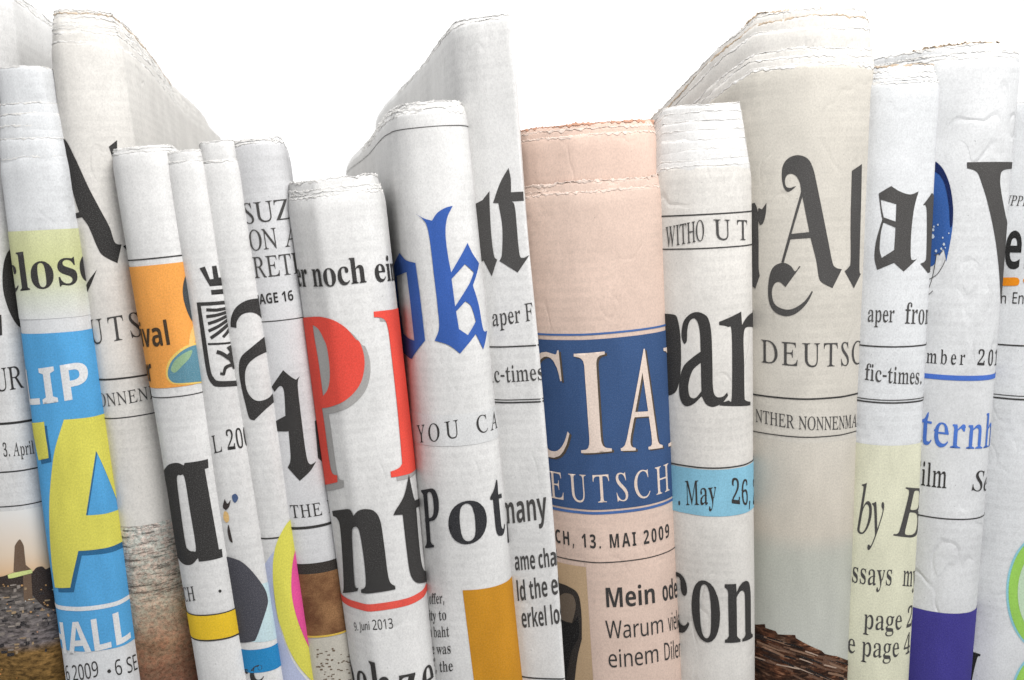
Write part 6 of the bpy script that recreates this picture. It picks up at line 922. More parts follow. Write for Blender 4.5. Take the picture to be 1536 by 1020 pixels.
# ---- 1: city photograph, cut by the left frame edge
p = make('newspaper with a night city photo, cut off by the left frame edge', (200, -125, 22, 1020, -20, 114), .264, WHITE, -20, TORN, [-34], L=.22)
p.trace('masthead', ink(BLACK), [[Z(0, 340, 3, [(50, 98, 1), (32, 120), (17, 165), (11, 230), (17, 300), (42, 380), (80, 445), (130, 470, 1), (150, 95, 1)])],
                                 [Z(0, 340, 3, [(-25, 400, 1), (6, 396, 1), (10, 488, 1), (-15, 492, 1)])]])
p.print('headline', ink(BLACK), p.text('UR', 'SR', (-9, 588), (37, 581), 34, pre='O') + p.text('April', 'SR', (20, 684), (52, 680), 20, pre='3. '))
p.rules(((30, 633), 3.5), ((30, 706), 2), ((30, 758), 1.6))
n = Nodes('printed_city_photo')
v = n.remap(n.axis(1), 0, 1)
def city():
    n = Nodes('printed_city_photo')
    a, b = p.hit(40, 765)[1] * 1000, p.hit(40, 1030)[1] * 1000
    f = n.remap(n.axis(1), b, a)
    sky = n.ramp(f, [(0, srgb(120, 92, 50)), (.20, srgb(135, 105, 62)), (.25, srgb(120, 112, 112)), (.50, srgb(118, 112, 108)), (.60, srgb(82, 72, 66)), (.655, srgb(226, 190, 150)), (.76, srgb(228, 208, 185)), (1, srgb(228, 226, 222))])
    nz = n.ramp(n.noise(.55, 5, .7, (.8, 1.8), 3), [(.36, grey(.3)), (.52, grey(.9)), (.66, grey(1.5))])
    lamp = n.ramp(n.noise(.55, 2, .5, None, 9), [(.70, grey(0)), (.74, srgb(225, 150, 80))])
    low = n.ramp(f, [(.60, grey(1)), (.655, grey(0))])
    c = n.mix(low, sky, n.mix(1.0, sky, nz, 'MULTIPLY'))
    return n.col(n.mix(low, c, n.mix(1.0, c, lamp, 'ADD')))
bpy.data.materials.remove(n.m)
ph = p.print('photograph', city(), p.rect((30, 765), (60, 1200)))
p.trace('tower', ink(srgb(118, 96, 78)), [[Z(0, 680, 3, [(63, 530, 1), (68, 415, 1), (78, 398), (90, 386), (100, 398), (108, 415, 1), (117, 500, 1), (140, 520, 1), (148, 660, 1), (110, 665, 1), (105, 540, 1)])]], 2, parent=ph)
p.trace('skyline', ink(srgb(58, 48, 44)), [[Z(0, 680, 3, [(-30, 560, 1), (20, 550, 1), (60, 535, 1), (118, 528, 1), (122, 545, 1), (150, 528, 1), (165, 512), (190, 508), (205, 520), (225, 512), (260, 520, 1), (260, 700, 1), (200, 690), (150, 640), (100, 590), (40, 585), (-30, 600, 1)])]], 1.5, parent=ph)
p.trace('light_strip', ink(srgb(222, 232, 150)), [[Z(0, 680, 3, [(38, 545, 1), (60, 536), (145, 520, 1), (146, 536, 1), (70, 556), (42, 560, 1)])]], 3, parent=ph)
lights = []
rl = random.Random(4)
for i in range(20):
    x, y = rl.uniform(-20, 235), rl.uniform(575, 760)
    r = rl.uniform(2, 5)
    lights.append([Z(0, 680, 3, [(x - r, y), (x, y - r), (x + r * 1.3, y), (x, y + r)])])
p.trace('city_lights', ink(srgb(205, 158, 104), .6), lights[:14], 3, parent=ph)
p.trace('city_lights', ink(srgb(210, 212, 205)), lights[14:], 3, parent=ph)

rl = random.Random(14)
for cnt, c, lv in ((26, (150, 140, 132), 2.2), (26, (44, 40, 42), 2.6), (16, (176, 150, 116), 3.0)):
    bl = []
    for i in range(cnt):
        x, y = rl.uniform(-30, 250), rl.uniform(580, 900)
        w, hh = rl.uniform(6, 34), rl.uniform(4, 16)
        t = w * rl.uniform(-.2, -.05)
        bl.append([Z(0, 680, 3, [(x, y, 1), (x + w, y + t, 1), (x + w + 1, y + t + hh * .8, 1), (x + w * .6, y + t * .6 + hh), (x, y + hh, 1)])])
    p.trace('city_blocks', ink(srgb(*c), .7), bl, lv, parent=ph)

# ---- 2: blue and yellow
p = make('newspaper with a large yellow letter A and white LIP lettering on its blue panel', (200, -7, 96, 1020, 98, 209), .258, COOL, 234, TORN, [206, 186, 168, 152, 97], L=.08, leaf=0, tear=1.1e-3,
         insets=[.4e-3, .8e-3, 1.2e-3, 1.7e-3, 2.4e-3], prof=[(-1, 1.2), (-1, .7), (-.98, .42), (-.88, .24), (-.6, .1), (-.24, .0), (-.24, .0), (.35, .04), (.8, .22), (.97, .5), (1, .9), (1, 1.5)])
def fade(name, h_top, h_bot, stops, speck=.2):
    n = Nodes(name)
    f = n.remap(n.axis(1), h_bot * 1000, h_top * 1000)
    sp = n.ramp(n.noise(4.5, 2, .6), [(.5, grey(1)), (.75, grey(1 - speck))])
    fib = n.mix(1.0, n.ramp(n.noise(2.2, 4, .75, (1, .7)), [(.3, grey(.78)), (.62, grey(1.02))]), n.ramp(n.noise(.08, 3, .55, (1.6, .5)), [(.3, grey(.9)), (.7, grey(1.03))]), 'MULTIPLY')
    n.bump(n.noise(.05, 3, .6, (1.6, .5), 2), .4, .9e-3)
    return n.col(n.mix(1.0, n.mix(1.0, n.ramp(f, stops), sp, 'MULTIPLY'), fib, 'MULTIPLY'))
r = p.rect((65, 345), (75, 478))
p.print('colour_band', fade('yellow_green_tint', p.hit(65, 345)[1], p.hit(75, 478)[1], [(0, (.77, .785, .78)), (.25, (.70, .73, .62)), (.6, (.66, .69, .36)), (1, (.70, .72, .42))]), r)
p.print('headline', ink(BLACK), p.text('clos', 'SB', (17, 438), (119, 424), 56, post='e'), 2)
pan = p.print('colour_panel', ink(srgb(88, 170, 226), .25), p.rect((86, 499), (150, 975)))
p.print('panel_lettering', ink((.80, .81, .82), .2), p.text('LIP', 'NB', (45, 606), (139, 592), 52), 2, pan)
p.print('panel_lettering', ink((.80, .81, .82), .2), p.text('HALL', 'NB', (90, 974), (197, 955), 46), 2, pan)
p.print('white_line', ink((.80, .81, .82), .2), p.rule((140, 911), 6.5), 2, pan)
A_out = Z(0, 340, 3, [(288, 868, 1), (480, 836, 1)]) + Z(0, 680, 3, [(530, 0, 1), (640, 380, 1), (548, 398, 1), (355, 437, 1), (320, 602, 1), (252, 602, 1), (238, 490), (228, 350), (226, 210), (235, 80), (250, -25)])
A_in = Z(0, 680, 3, [(431, -12, 1), (388, 278, 1), (540, 250, 1)])
A_arm = Z(0, 340, 3, [(140, 881, 1), (200, 877, 1), (206, 930), (217, 1000), (221, 1040, 1), (178, 1050, 1), (160, 960, 1)])
off = lambda q, dx, dy: [(a[0] + dx, a[1] + dy) + tuple(a[2:]) for a in q]
p.trace('letter_shadow', ink(srgb(46, 106, 150), .25), [[off(A_out, 5, 7), off(A_in, 2, 3)], [off(A_arm, 4, 6)]], 1.6, parent=pan)
p.trace('yellow_letter', ink(srgb(226, 220, 98), .2), [[A_out, A_in], [A_arm]], 2.4, parent=pan)
p.print('date_line', ink(BLACK), p.text('2009', 'NR', (110, 1021), (150, 1013), 23, pre='6 ') + p.text('6 SE', 'NR', (173, 1012), (207, 1003), 23))
p.trace('bullet', ink(BLACK), [[[(161, 1006), (164, 1003), (167, 1006), (164, 1009)]]])

# ---- 3: tall one with the wide bare flank
p = make('tall off white newspaper with a wide bare right side and a stony beach photo', (60, 76, 170, 1020, 203, 300), .264, WARM, 62, [TORN, TORN, TORN_TAN], [44, 30, 16], L=.42, leaf=2, jag=.8e-3, tear=1.1e-3,
         prof=[(-1, 1.2), (-1, .7), (-.95, .36), (-.75, .1), (-.4, 0), (.2, .14), (.7, .5), (1, 1.0), (1.02, 1.6)], wob=.45e-3)
crumple(p, 20, 1.9e-3, TORN, 90)
crumple(p, 15, 2.4e-3, TORN_TAN, 91)
p.trace('masthead', ink(BLACK), [[Z(0, 0, 3, [(270, 615, 1), (292, 622), (312, 642), (345, 715), (400, 842), (450, 940)]) + Z(0, 340, 3, [(492, 0), (512, 62), (526, 78), (546, 80, 1), (528, 164, 1), (465, 130), (440, 92), (402, 0)]) + Z(0, 0, 3, [(362, 950), (322, 800), (298, 690), (280, 650)])],
    [Z(0, 0, 3, [(340, 962, 1), (382, 950, 1), (388, 975, 1), (340, 986, 1)])],
    [Z(0, 340, 3, [(438, 192, 1), (412, 262), (386, 318, 1), (380, 295, 1), (402, 245)])],
    [Z(0, 340, 3, [(330, 100, 1), (372, 90, 1), (366, 130), (370, 175), (385, 215, 1), (380, 252, 1), (350, 245), (330, 200, 1)])],
    [Z(0, 0, 3, [(490, 660, 1), (527, 630, 1), (527, 670, 1), (505, 706, 1)])],
    [Z(0, 340, 3, [(553, 88, 1), (600, 60, 1), (600, 112, 1), (570, 108, 1)])]])
p.print('date_line', ink(SOFT), p.text('UTS', 'SR', (139, 516), (213, 503), 36, pre='DE', post='CH', track=.12) + p.text('ONNENM', 'SR', (152, 609), (239, 594), 19, pre='N', track=.03))
p.rules(((185, 567), 2.6), ((195, 625), 1.6))
def beach():
    n = Nodes('printed_beach_photo')
    a, b = p.hit(220, 790)[1] * 1000, p.hit(250, 1030)[1] * 1000
    f = n.remap(n.axis(1), b, a)
    base = n.ramp(f, [(0, srgb(124, 88, 72)), (.28, srgb(156, 122, 98)), (.5, srgb(186, 170, 152)), (.85, srgb(200, 192, 184)), (1, srgb(214, 210, 206))])
    nz = n.mix(1.0, n.ramp(n.noise(1.1, 6, .85, None, 3), [(.38, grey(.45)), (.5, grey(.95)), (.62, grey(1.3))]), n.ramp(n.noise(.2, 3, .6, (.6, 1.4), 6), [(.35, grey(.78)), (.62, grey(1.1))]), 'MULTIPLY')
    hue = n.ramp(n.noise(.8, 3, .6, None, 8), [(.4, (1.08, .96, .9)), (.6, (.94, 1.03, 1.0))])
    line = n.ramp(n.noise(.42, 6, .8, (.3, 2.2), 13), [(.52, grey(1)), (.56, grey(.32))])
    up = n.ramp(f, [(.45, grey(0)), (.62, grey(1))])
    c = n.mix(1.0, n.mix(1.0, base, nz, 'MULTIPLY'), hue, 'MULTIPLY')
    return n.col(n.mix(up, c, n.mix(1.0, c, line, 'MULTIPLY')))
p.print('photograph', beach(), p.rect((222, 787), (260, 1200)))

# ---- 4: orange picture
p = make('slim newspaper with an orange picture and a narrow golden band, blackletter-free heavy d on it', (240, 168.5, 255, 1020, 297, 378), .256, WHITE, 226, TORN, [218], L=.05, wob=.3e-3)
p.root['label'] = 'slim rolled newspaper with an orange picture and a narrow golden band near its foot'
p.rules(((235, 387), 2), ((270, 594), 1.5))
pan = p.print('picture', ink(srgb(242, 166, 82), .25), p.rect((236, 397), (267, 580)))
p.trace('dark_petal', ink(srgb(66, 72, 76)), [[Z(0, 340, 3, [(842, 195, 1), (824, 240), (818, 290), (826, 345), (848, 405), (872, 442, 1), (930, 420, 1), (900, 190, 1)])]], 2, parent=pan)
p.trace('pale_strand', ink(srgb(245, 200, 120)), [[Z(0, 340, 3, [(868, 430, 1), (880, 440, 1), (880, 490), (862, 540, 1), (845, 545, 1), (850, 490)])]], 2, parent=pan)
p.trace('drop_rim', ink(srgb(238, 205, 110)), [[Z(0, 340, 3, [(750, 655), (765, 598), (818, 545), (880, 522), (960, 540, 1), (970, 690, 1), (880, 706), (800, 708), (764, 695)])]], 1.6, parent=pan)
p.trace('blue_drop', ink(srgb(92, 140, 158), .6), [[Z(0, 340, 3, [(758, 657), (774, 605), (822, 556), (882, 532), (960, 550, 1), (970, 690, 1), (880, 698), (800, 702), (770, 690)])]], 2.2, parent=pan)
p.trace('green_shine', ink(srgb(146, 178, 140), .5), [[Z(0, 340, 3, [(772, 640), (790, 600), (828, 568), (860, 556), (850, 590), (820, 625), (790, 655)])]], 2.8, parent=pan)
p.print('panel_lettering', ink(srgb(70, 56, 40)), p.text('val', 'NB', (218, 520), (259, 516), 35, pre='i') + p.text('r', 'NB', (224, 572), (232, 571), 33, pre='e'), 2.6, pan)
p.trace('masthead', ink(BLACK), [[Z(0, 680, 3, [(735, 90), (750, 60), (770, 46), (802, 42), (828, 53, 1), (832, 42, 1), (935, 25, 1), (938, 64, 1), (921, 70, 1), (985, 432, 1), (998, 430, 1), (1002, 466, 1), (896, 487, 1), (892, 470, 1), (865, 498), (832, 500), (806, 475), (795, 430), (750, 150)]),
    Z(0, 680, 3, [(798, 112), (815, 97), (832, 110), (855, 250), (882, 422), (868, 440), (848, 432), (835, 400), (812, 240)])]])
p.print('date_line', ink(BLACK), p.text('H', 'SR', (283, 902), (294, 900), 21, pre='C'))
p.trace('bullet', ink(BLACK), [[[(327.5, 886.5), (330, 884), (332.5, 886.5), (330, 889)]]])
pan = p.print('golden_band', ink(srgb(240, 200, 48), .2), p.rect((325, 922), (332, 958)))
p.rules(((325, 921), 1.6), ((332, 959), 2), lvl=2, parent=pan)

# ---- 5: crest
p = make('thin rolled newspaper printed with a black framed eagle crest under a crown', (240, 246, 305, 1020, 364, 429), .258, WHITE, 240, TORN, [225], L=.05, wob=.3e-3)
Zc = lambda q: Z(0, 340, 3, q)
cr = [[Zc([(898, 187, 1), (922, 179, 1), (945, 237, 1), (961, 235, 1), (953, 178, 1), (972, 175, 1), (982, 229, 1), (997, 228, 1), (988, 174, 1), (1002, 172, 1), (1014, 230, 1), (1012, 262, 1), (945, 268, 1)])],
      [Zc([(950, 285, 1), (1024, 277, 1), (1027, 299, 1), (952, 306, 1)])]]
p.trace('crown', ink(BLACK), cr)
fr = Zc([(884, 341, 1), (1060, 318, 1), (1062, 336, 1), (903, 356, 1), (925, 500, 1), (946, 640), (962, 680), (990, 695), (1100, 690, 1), (1103, 714, 1), (985, 721), (950, 704), (928, 650), (905, 500, 1)])
crest = p.trace('crest_frame', ink(BLACK), [[fr]])
p.trace('crest_divider', ink(BLACK), [[Zc([(934, 524, 1), (1065, 510, 1), (1066, 518, 1), (935, 533, 1)])]], parent=crest)
p.trace('eagle', ink(BLACK), [[Zc(stroke(q, w))] for q, w in [([(928, 374), (975, 375), (1022, 366)], 14), ([(928, 405), (975, 398), (1020, 384)], 14), ([(936, 437), (980, 422), (1024, 400)], 14), ([(938, 470), (985, 447), (1028, 416)], 14), ([(948, 502), (990, 472), (1030, 436)], 15), ([(1004, 497), (1020, 478), (1034, 455)], 13)]]
        + [[Zc([(1014, 360, 1), (1062, 350, 1), (1066, 500, 1), (1034, 497, 1), (1026, 440)])]], 1, parent=crest)
p.trace('knight', ink(BLACK), [[Zc(stroke(q, w))] for q, w in [([(975, 563), (1000, 571), (1030, 592)], 17), ([(1022, 575), (1045, 600), (1060, 635)], 26), ([(1028, 538), (1042, 560), (1050, 590)], 20), ([(1055, 618), (1018, 632), (1006, 662), (992, 658)], 15)]], 2, parent=crest)
p.print('date_line', ink(BLACK), p.text('L', 'SR', (321, 680), (334, 677), 26) + p.text('200', 'SR', (341, 675), (374, 667), 29, post='9'))
Zp = lambda q: Z(300, 680, 3, q)
pic = p.trace('photograph', ink(srgb(206, 230, 236), .15), [[Zp([(240, 590, 1), (400, 560, 1), (420, 815, 1), (210, 845, 1)])]])
p.trace('dark_figure', ink(srgb(74, 74, 82), .45), [[Zp([(120, 462, 1), (160, 474), (195, 492), (243, 540), (288, 605), (303, 655), (300, 690), (285, 742), (262, 810), (248, 842, 1), (180, 850, 1)])]], 2, parent=pic)
p.trace('bird', ink(srgb(72, 92, 130)), [[Zp([(145, 190), (160, 182), (172, 200), (160, 222), (148, 212)])]], 1, parent=pic)
p.trace('bird', ink(srgb(60, 52, 50)), [[Zp([(112, 205, 1), (125, 225), (138, 210), (132, 240), (118, 255, 1), (105, 240)])], [Zp([(130, 320), (142, 370), (148, 400), (135, 390), (126, 350)])]], 1, parent=pic)
p.trace('bird', ink(srgb(235, 195, 130)), [[Zp([(112, 260), (128, 270), (132, 300), (120, 310), (108, 290)])]], 1, parent=pic)
p.print('blue_band', ink(srgb(40, 140, 200), .25), p.rect((393, 973), (400, 1007)))
p.print('headline', ink(BLACK), p.text('ur', 'SB', (356, 1030), (376, 1027), 34, post='c'))

# ---- 6: large a
p = make('thin rolled newspaper with a large black letter a above a yellow and magenta shape', (250, 298, 359, 1020, 417, 474), .2605, WHITE, 242, [TORN, TORN_TAN], [210], L=.05, wob=.3e-3, insets=[.7e-3])
a1 = Z(300, 180, 3, [(140, 930, 1), (143, 885), (163, 843), (208, 812), (262, 803), (300, 812), (330, 840, 1), (345, 960, 1), (300, 960, 1), (278, 905), (255, 875), (225, 865), (190, 875), (168, 905), (166, 935, 1)])
a2 = Z(300, 500, 3, [(300, 0, 1), (232, 62), (187, 105), (177, 160), (188, 240), (204, 310), (222, 378), (245, 391, 1), (300, 335), (340, 296, 1), (400, 300, 1), (390, 0, 1)])
a2h = Z(300, 500, 3, [(304, 78, 1), (252, 106), (217, 140), (204, 185), (211, 250), (235, 290), (268, 303), (310, 285), (340, 232, 1), (335, 140)])
p.trace('masthead', ink(BLACK), [[a1], [a2, a2h]])
p.rules(((410, 807), 2.2))
pic = p.trace('yellow_shape', ink(srgb(228, 222, 96), .15), [[Zp([(408, 262, 1), (412, 285), (385, 320), (350, 390), (332, 460), (328, 540), (333, 620), (350, 735), (375, 815), (402, 885), (455, 972), (560, 1080, 1), (620, 1080, 1), (580, 800, 1), (460, 262, 1)])]], 2)
p.trace('magenta_shape', ink(srgb(238, 88, 160), .15), [[Zp([(428, 415, 1), (413, 500), (411, 620), (430, 722), (462, 815), (496, 888, 1), (560, 900, 1), (500, 420, 1)])]], 3, parent=pic)
p.trace('dark_rim', ink(srgb(60, 52, 60)), [[Zp([(432, 425, 1), (446, 520), (462, 660), (484, 800), (494, 870, 1), (560, 880, 1), (500, 430, 1)])]], 4, parent=pic)
p.trace('lavender_tint', ink(srgb(190, 198, 226), .15), [[Zp([(310, 470, 1), (340, 430, 1), (330, 600), (352, 760), (400, 900), (450, 985), (540, 1080, 1), (330, 1100, 1)])]], 1, parent=pic)

# ---- 7: stacked capitals
p = make('greyish newspaper with three lines of thin serif capitals ending in PAGE 16', (217, 345, 424, 1020, 457, 542), .2625, GREYP, 212, TORN, [206], L=.06)
p.print('headline', ink(SOFT), p.text('SUZ', 'SR', (368, 336), (437, 328), 30, post='Y') + p.text('ON A', 'SR', (376, 376), (446, 368), 30) + p.text('RET', 'SR', (383, 417), (440, 411), 31, pre='T', post='I'))
p.print('page_line', ink(BLACK), p.text('AGE 16', 'NB', (391, 456), (441, 450), 15, pre='P'))
p.rules(((425, 480), 1.3), ((470, 790), 4))
Zq = lambda q: Z(300, 500, 3, q)
p.trace('masthead', ink(BLACK), [[Zq([(375, 165, 1), (410, 195), (432, 208, 1), (448, 193, 1), (440, 235), (456, 380), (478, 545), (495, 588), (523, 575, 1), (495, 620), (450, 663, 1), (397, 602, 1), (409, 560), (400, 440, 1), (340, 438, 1), (335, 400, 1), (358, 385, 1), (386, 370, 1), (379, 260), (362, 236), (338, 262, 1), (325, 240, 1)])],
    [Zq([(515, 395, 1), (545, 370, 1), (640, 380, 1), (660, 700, 1), (580, 645, 1), (548, 578, 1), (530, 560, 1)])]])
p.print('page_line', ink(BLACK), p.text('THE', 'SR', (438, 776), (484, 772), 19, post=' NEW', track=.04))
p.print('rule', ink(srgb(58, 52, 48)), p.rule((482, 851), 16))
def brown():
    n = Nodes('printed_brown_photo')
    nz = n.mix(1.0, n.ramp(n.noise(.12, 3, .6, None, 5), [(.35, srgb(112, 76, 52)), (.6, srgb(156, 116, 80))]), n.ramp(n.noise(2.4, 4, .75), [(.35, grey(.6)), (.6, grey(1.1))]), 'MULTIPLY')
    return n.col(nz)
pic = p.print('photograph', brown(), p.rect((482, 859), (495, 952)))
p.print('yellow_line', ink(srgb(226, 190, 84)), p.rule((495, 953), 3), 2, pic)
pic = p.print('small_picture', ink(srgb(205, 200, 188), .3), p.rect((495, 956), (500, 1100)))
rl = random.Random(8)
mk = []
for i in range(60):
    x, y = 470 + rl.uniform(4, 66), 960 + rl.uniform(6, 60)
    if 500 < x < 505: continue
    w, hh = rl.uniform(2, 5), rl.uniform(.8, 2.2)
    mk.append([[(x, y, 1), (x + w, y - .4, 1), (x + w, y + hh, 1), (x, y + hh, 1)]])
p.trace('small_figures', ink(srgb(116, 98, 80)), mk, 2, parent=pic)

# ---- 8: red P
FAC = [(-1, 1.3), (-1, .85), (-.96, .6), (-.86, .44), (-.36, .03), (-.3, .0), (-.3, .0), (-.24, .0), (.45, .1), (.8, .26), (.97, .55), (1, .85), (1, 1.3)]
p = make('creased newspaper with huge red capital letters above a thin red line', (300, 436, 577, 1020, 535, 654), .254, WHITE, 290, [TORN, TORN, TORN], [279, 266], L=.08, prof=FAC, jag=.8e-3, tear=1.6e-3, insets=[.5e-3, 1.1e-3])
crumple(p, 268, 1.7e-3, TORN, 90, None, 2.2e-3)
p.print('headline', ink(BLACK), p.text('noch', 'SB', (470, 430), (551, 423), 38, pre='er ') + p.text('ein', 'SB', (562, 423), (591, 420), 38, post='e'), 2)
P_out = Z(300, 180, 3, [(440, 892, 1), (490, 887), (545, 886), (605, 902), (660, 938), (700, 985)]) + Zq([(718, 38), (736, 90), (740, 150), (725, 218), (690, 270), (640, 310), (585, 331), (552, 336, 1), (565, 420), (584, 560), (598, 626), (620, 638, 1), (622, 668, 1), (520, 690, 1), (440, 0, 1)])
P_in = Z(300, 180, 3, [(508, 922, 1), (535, 942), (558, 985)]) + Zq([(572, 60), (583, 130), (586, 200), (576, 252), (556, 281, 1), (535, 130), (515, 15)])
I_out = Z(300, 180, 3, [(781, 862, 1), (960, 853, 1)]) + Zq([(1040, 620, 1), (860, 648, 1), (857, 622, 1), (888, 610), (906, 592), (908, 555), (885, 300), (855, 40)]) + Z(300, 180, 3, [(845, 935), (834, 903), (815, 890), (783, 887, 1)])
p.trace('letter_shadow', ink(srgb(172, 170, 168), .2), [[off(P_out, 9, 8)], [off(I_out, 9, 6)]], 1)
sh = p.trace('masthead', ink(srgb(238, 84, 70), .15), [[P_out, P_in], [I_out]], 2, label='huge red capital letters P and I')
n_out = Zp([(600, 258, 1), (640, 252), (676, 252), (692, 280, 1), (712, 258), (745, 250), (785, 260), (812, 305), (830, 420), (850, 565), (878, 597, 1), (880, 611, 1), (728, 626, 1), (727, 612, 1), (746, 592), (741, 500), (724, 380), (712, 337), (697, 330), (686, 350), (690, 450), (700, 588), (715, 605, 1), (712, 618, 1), (648, 626, 1), (652, 600), (648, 500), (635, 335), (622, 292), (604, 280, 1)])
t_out = Zp([(940, 95, 1), (957, 180), (966, 212, 1), (1010, 210, 1), (1010, 240, 1), (972, 245, 1), (988, 420), (1002, 510), (1020, 530), (1050, 515, 1), (1040, 560), (1005, 582), (970, 578), (946, 538), (931, 440), (912, 275, 1), (870, 277, 1), (880, 256), (918, 190)])
p.trace('subtitle', ink(BLACK), [[n_out], [t_out]], 2.5, label='large black letters n and t')
p.print('red_line', ink(srgb(232, 90, 78), .15), p.rule((580, 909), 11))
p.print('date_line', ink(BLACK), p.text('9. Juni', 'NR', (533, 945), (556, 944), 12, pre='') + p.text('2013', 'NR', (559, 944.5), (591, 942), 15))
p.print('headline', ink(BLACK), p.text('chze', 'SM', (540, 1047), (654, 1039), 68, pre='o', post='n', track=.05), 2)

# ---- 9: blue blackletter
KP = [(-1, 1.7), (-1, 1.0), (-.96, .55), (-.78, .24), (-.4, .05), (0, 0), (.4, .03), (.78, .2), (.97, .5), (1, .9), (1, 1.4)]
p = make('newspaper with blue blackletter letters and an ochre panel at its foot', (213, 592, 706, 1020, 652, 784), .2585, WHITE, 166, TORN, [157, 151], L=.26, prof=KP, tear=1.6e-3, insets=[.5e-3, 1e-3], wob=.3e-3)
Zk = lambda q: Z(580, 300, 3, q)
k_out = Zk([(131, 60, 1), (168, 82), (205, 93, 1), (228, 58), (262, 36), (296, 26, 1), (272, 80), (265, 150), (275, 245), (290, 325, 1), (360, 193, 1), (382, 240), (411, 285, 1), (384, 384, 1), (410, 470), (431, 582), (449, 588, 1), (432, 672, 1), (398, 602, 1), (330, 690, 1), (278, 652), (216, 633, 1), (236, 575), (230, 480), (212, 320), (197, 190), (182, 115), (162, 84)])
k_h1 = Zk([(292, 354, 1), (349, 288, 1), (388, 325, 1), (371, 372, 1), (308, 478, 1)])
k_h2 = Zk([(312, 500, 1), (352, 455, 1), (377, 478), (398, 545, 1), (364, 607, 1), (325, 580, 1)])
o_out = Zk([(56, 238, 1), (88, 270), (132, 283, 1), (150, 420, 1), (173, 632, 1), (112, 716, 1), (60, 660, 1), (0, 640, 1), (-20, 330, 1), (34, 318, 1)])
o_in = Zk([(50, 342, 1), (91, 325, 1), (106, 450, 1), (124, 633, 1), (76, 602, 1), (58, 450, 1)])
p.trace('masthead', ink(srgb(58, 96, 174), .15), [[k_out, k_h1, k_h2], [o_out, o_in]], 2)
p.print('rule', ink(SOFT, .3), p.rule((690, 188), 1.2, sl=p.s0 + .03))
p.print('grey_strip', ink((.72, .725, .725), .1), p.rect((690, 621), (695, 668)))
p.print('page_line', ink(BLACK), p.text('Y', 'SR', (627, 664), (639, 663), 26) + p.text('O', 'SR', (643, 663), (661, 660), 26) + p.text('U', 'SR', (668, 659), (690, 655), 26) + p.text('CA', 'SR', (715, 650), (746, 641), 26, post='N', track=.08), 2)
p.print('headline', ink((.03, .03, .034)), p.text('P', 'SM', (638, 822), (665, 818), 86) + p.text('o', 'SM', (671, 818), (737, 804), 88) + p.text('t', 'SM', (738, 804), (759, 799), 88, post=','), 2)
lines = []
for s, x0, x, y, pre in (('offer,', 645, 668, 904, ''), ('ity to', 645, 671, 929, 'l'), ('baht', 652, 675, 954, 'n '), ('e was', 650, 678, 979, 'l'), ('s, the', 651, 681, 1005, 'n')):
    lines += p.text(s, 'SR', (x0, y + 1), (x, y), 16, pre=pre)
p.print('article_text', ink(BLACK), lines)
q = p.hit(694, 885)
b = p.hit(710, 1020)
sR = p.s1 if p.s1 < .05 else .04
p.print('ochre_panel', ink(srgb(206, 144, 36), .2), [[np.array([(q[0], q[1]), (sR, q[1]), (sR, 0.012), (p.hit(711, 1020)[0] + .002, 0.012), (p.hit(711, 1020)[0], b[1])])]])

# ---- 10: tall with black t
p = make('tallest narrow white newspaper beside the pink one, its top cut to a point, blackletter t on it', (160, 692, 777, 1020, 758, 849), .263, WHITE, 28, TORN, [24], L=.25,
         facet=0, prof=[(-1, 1.3), (-.95, .95), (-.75, .6), (-.45, .36), (-.2, .22), (.3, .1), (.85, .0), (.97, .0), (1, .08), (1, .2), (1, .7), (1, 1.2)], wob=.45e-3, jag=.55e-3)
p.root['label'] = 'tall narrow white newspaper beside the salmon pink one, with a black blackletter t'
Zn = lambda q: Z(460, 0, 3, q)
p.trace('masthead', ink(SOFT), [[Zn([(838, 913, 1), (870, 822), (908, 755, 1), (918, 805), (919, 865, 1), (975, 862, 1), (977, 903, 1), (923, 906, 1)]) + Zk([(578, 40), (596, 232), (612, 260), (641, 248, 1), (590, 326, 1), (508, 274, 1), (519, 240), (520, 120), (502, 14, 1)])],
    [Zk([(380, 30, 1), (432, 0, 1), (440, -12, 1), (462, -40, 1), (463, 20), (471, 150), (484, 248), (498, 268, 1), (476, 343, 1), (440, 272, 1), (400, 300, 1)])]])
p.print('page_line', ink(SOFT), p.text('aper', 'SR', (740, 489), (782, 483), 26, post=' F') + p.text('-time', 'SR', (752, 573), (806, 570), 25, pre='ic', post='s.'))
p.rules(((780, 519), 2), ((785, 599), 1.4), ((785, 603), 2.2))
p.print('headline', ink(SOFT), p.text('many', 'NB', (753, 785), (822, 776), 40))
p.print('headline', ink(SOFT), p.text('ame ch', 'NB', (773, 855), (826, 849), 27, post='ange') + p.text('ld the', 'NB', (776, 901), (823, 893), 29, post=' eu') + p.text('erkel', 'NB', (783, 941), (822, 937), 28, pre='', post=' loss'))
p.rules(((810, 1018), 2))

# ---- 11: pink
p = make('wide salmon pink newspaper with cream capitals on a dark blue panel', (283, 772, 998, 1020, 824, 1029), .2655, PINK, 286, TORN_PINK, [277], L=.12, tear=1.7e-3, jag=.6e-3,
         prof=[(-1, 1.4), (-1, .95), (-.96, .6), (-.78, .28), (-.4, .05), (0, 0), (.45, .06), (.82, .28), (.97, .6), (1, .9), (1, 1.3)])
crumple(p, 272, .5e-3, TORN_PINK, 90, None, 1.2e-3)
for k, (y, ins) in enumerate(((200, 1.6e-3), (190, 2.0e-3), (182, 2.4e-3))):
    p.sheet('inner_page', p.hit(885, y)[1], ins, .5e-3, 1.3e-3, [TORN_PINK, TORN_PINK, paper_mat('torn_fibre_rust', (.72, .40, .28), 44)][k], mat=PINKD, seed=8 + k)
p.rules(((905, 500), 3), ((925, 768), 4), mat=ink(srgb(72, 108, 168)))
pan = p.print('colour_panel', ink(srgb(58, 86, 130), .2), p.rect((905, 508), (925, 763)))
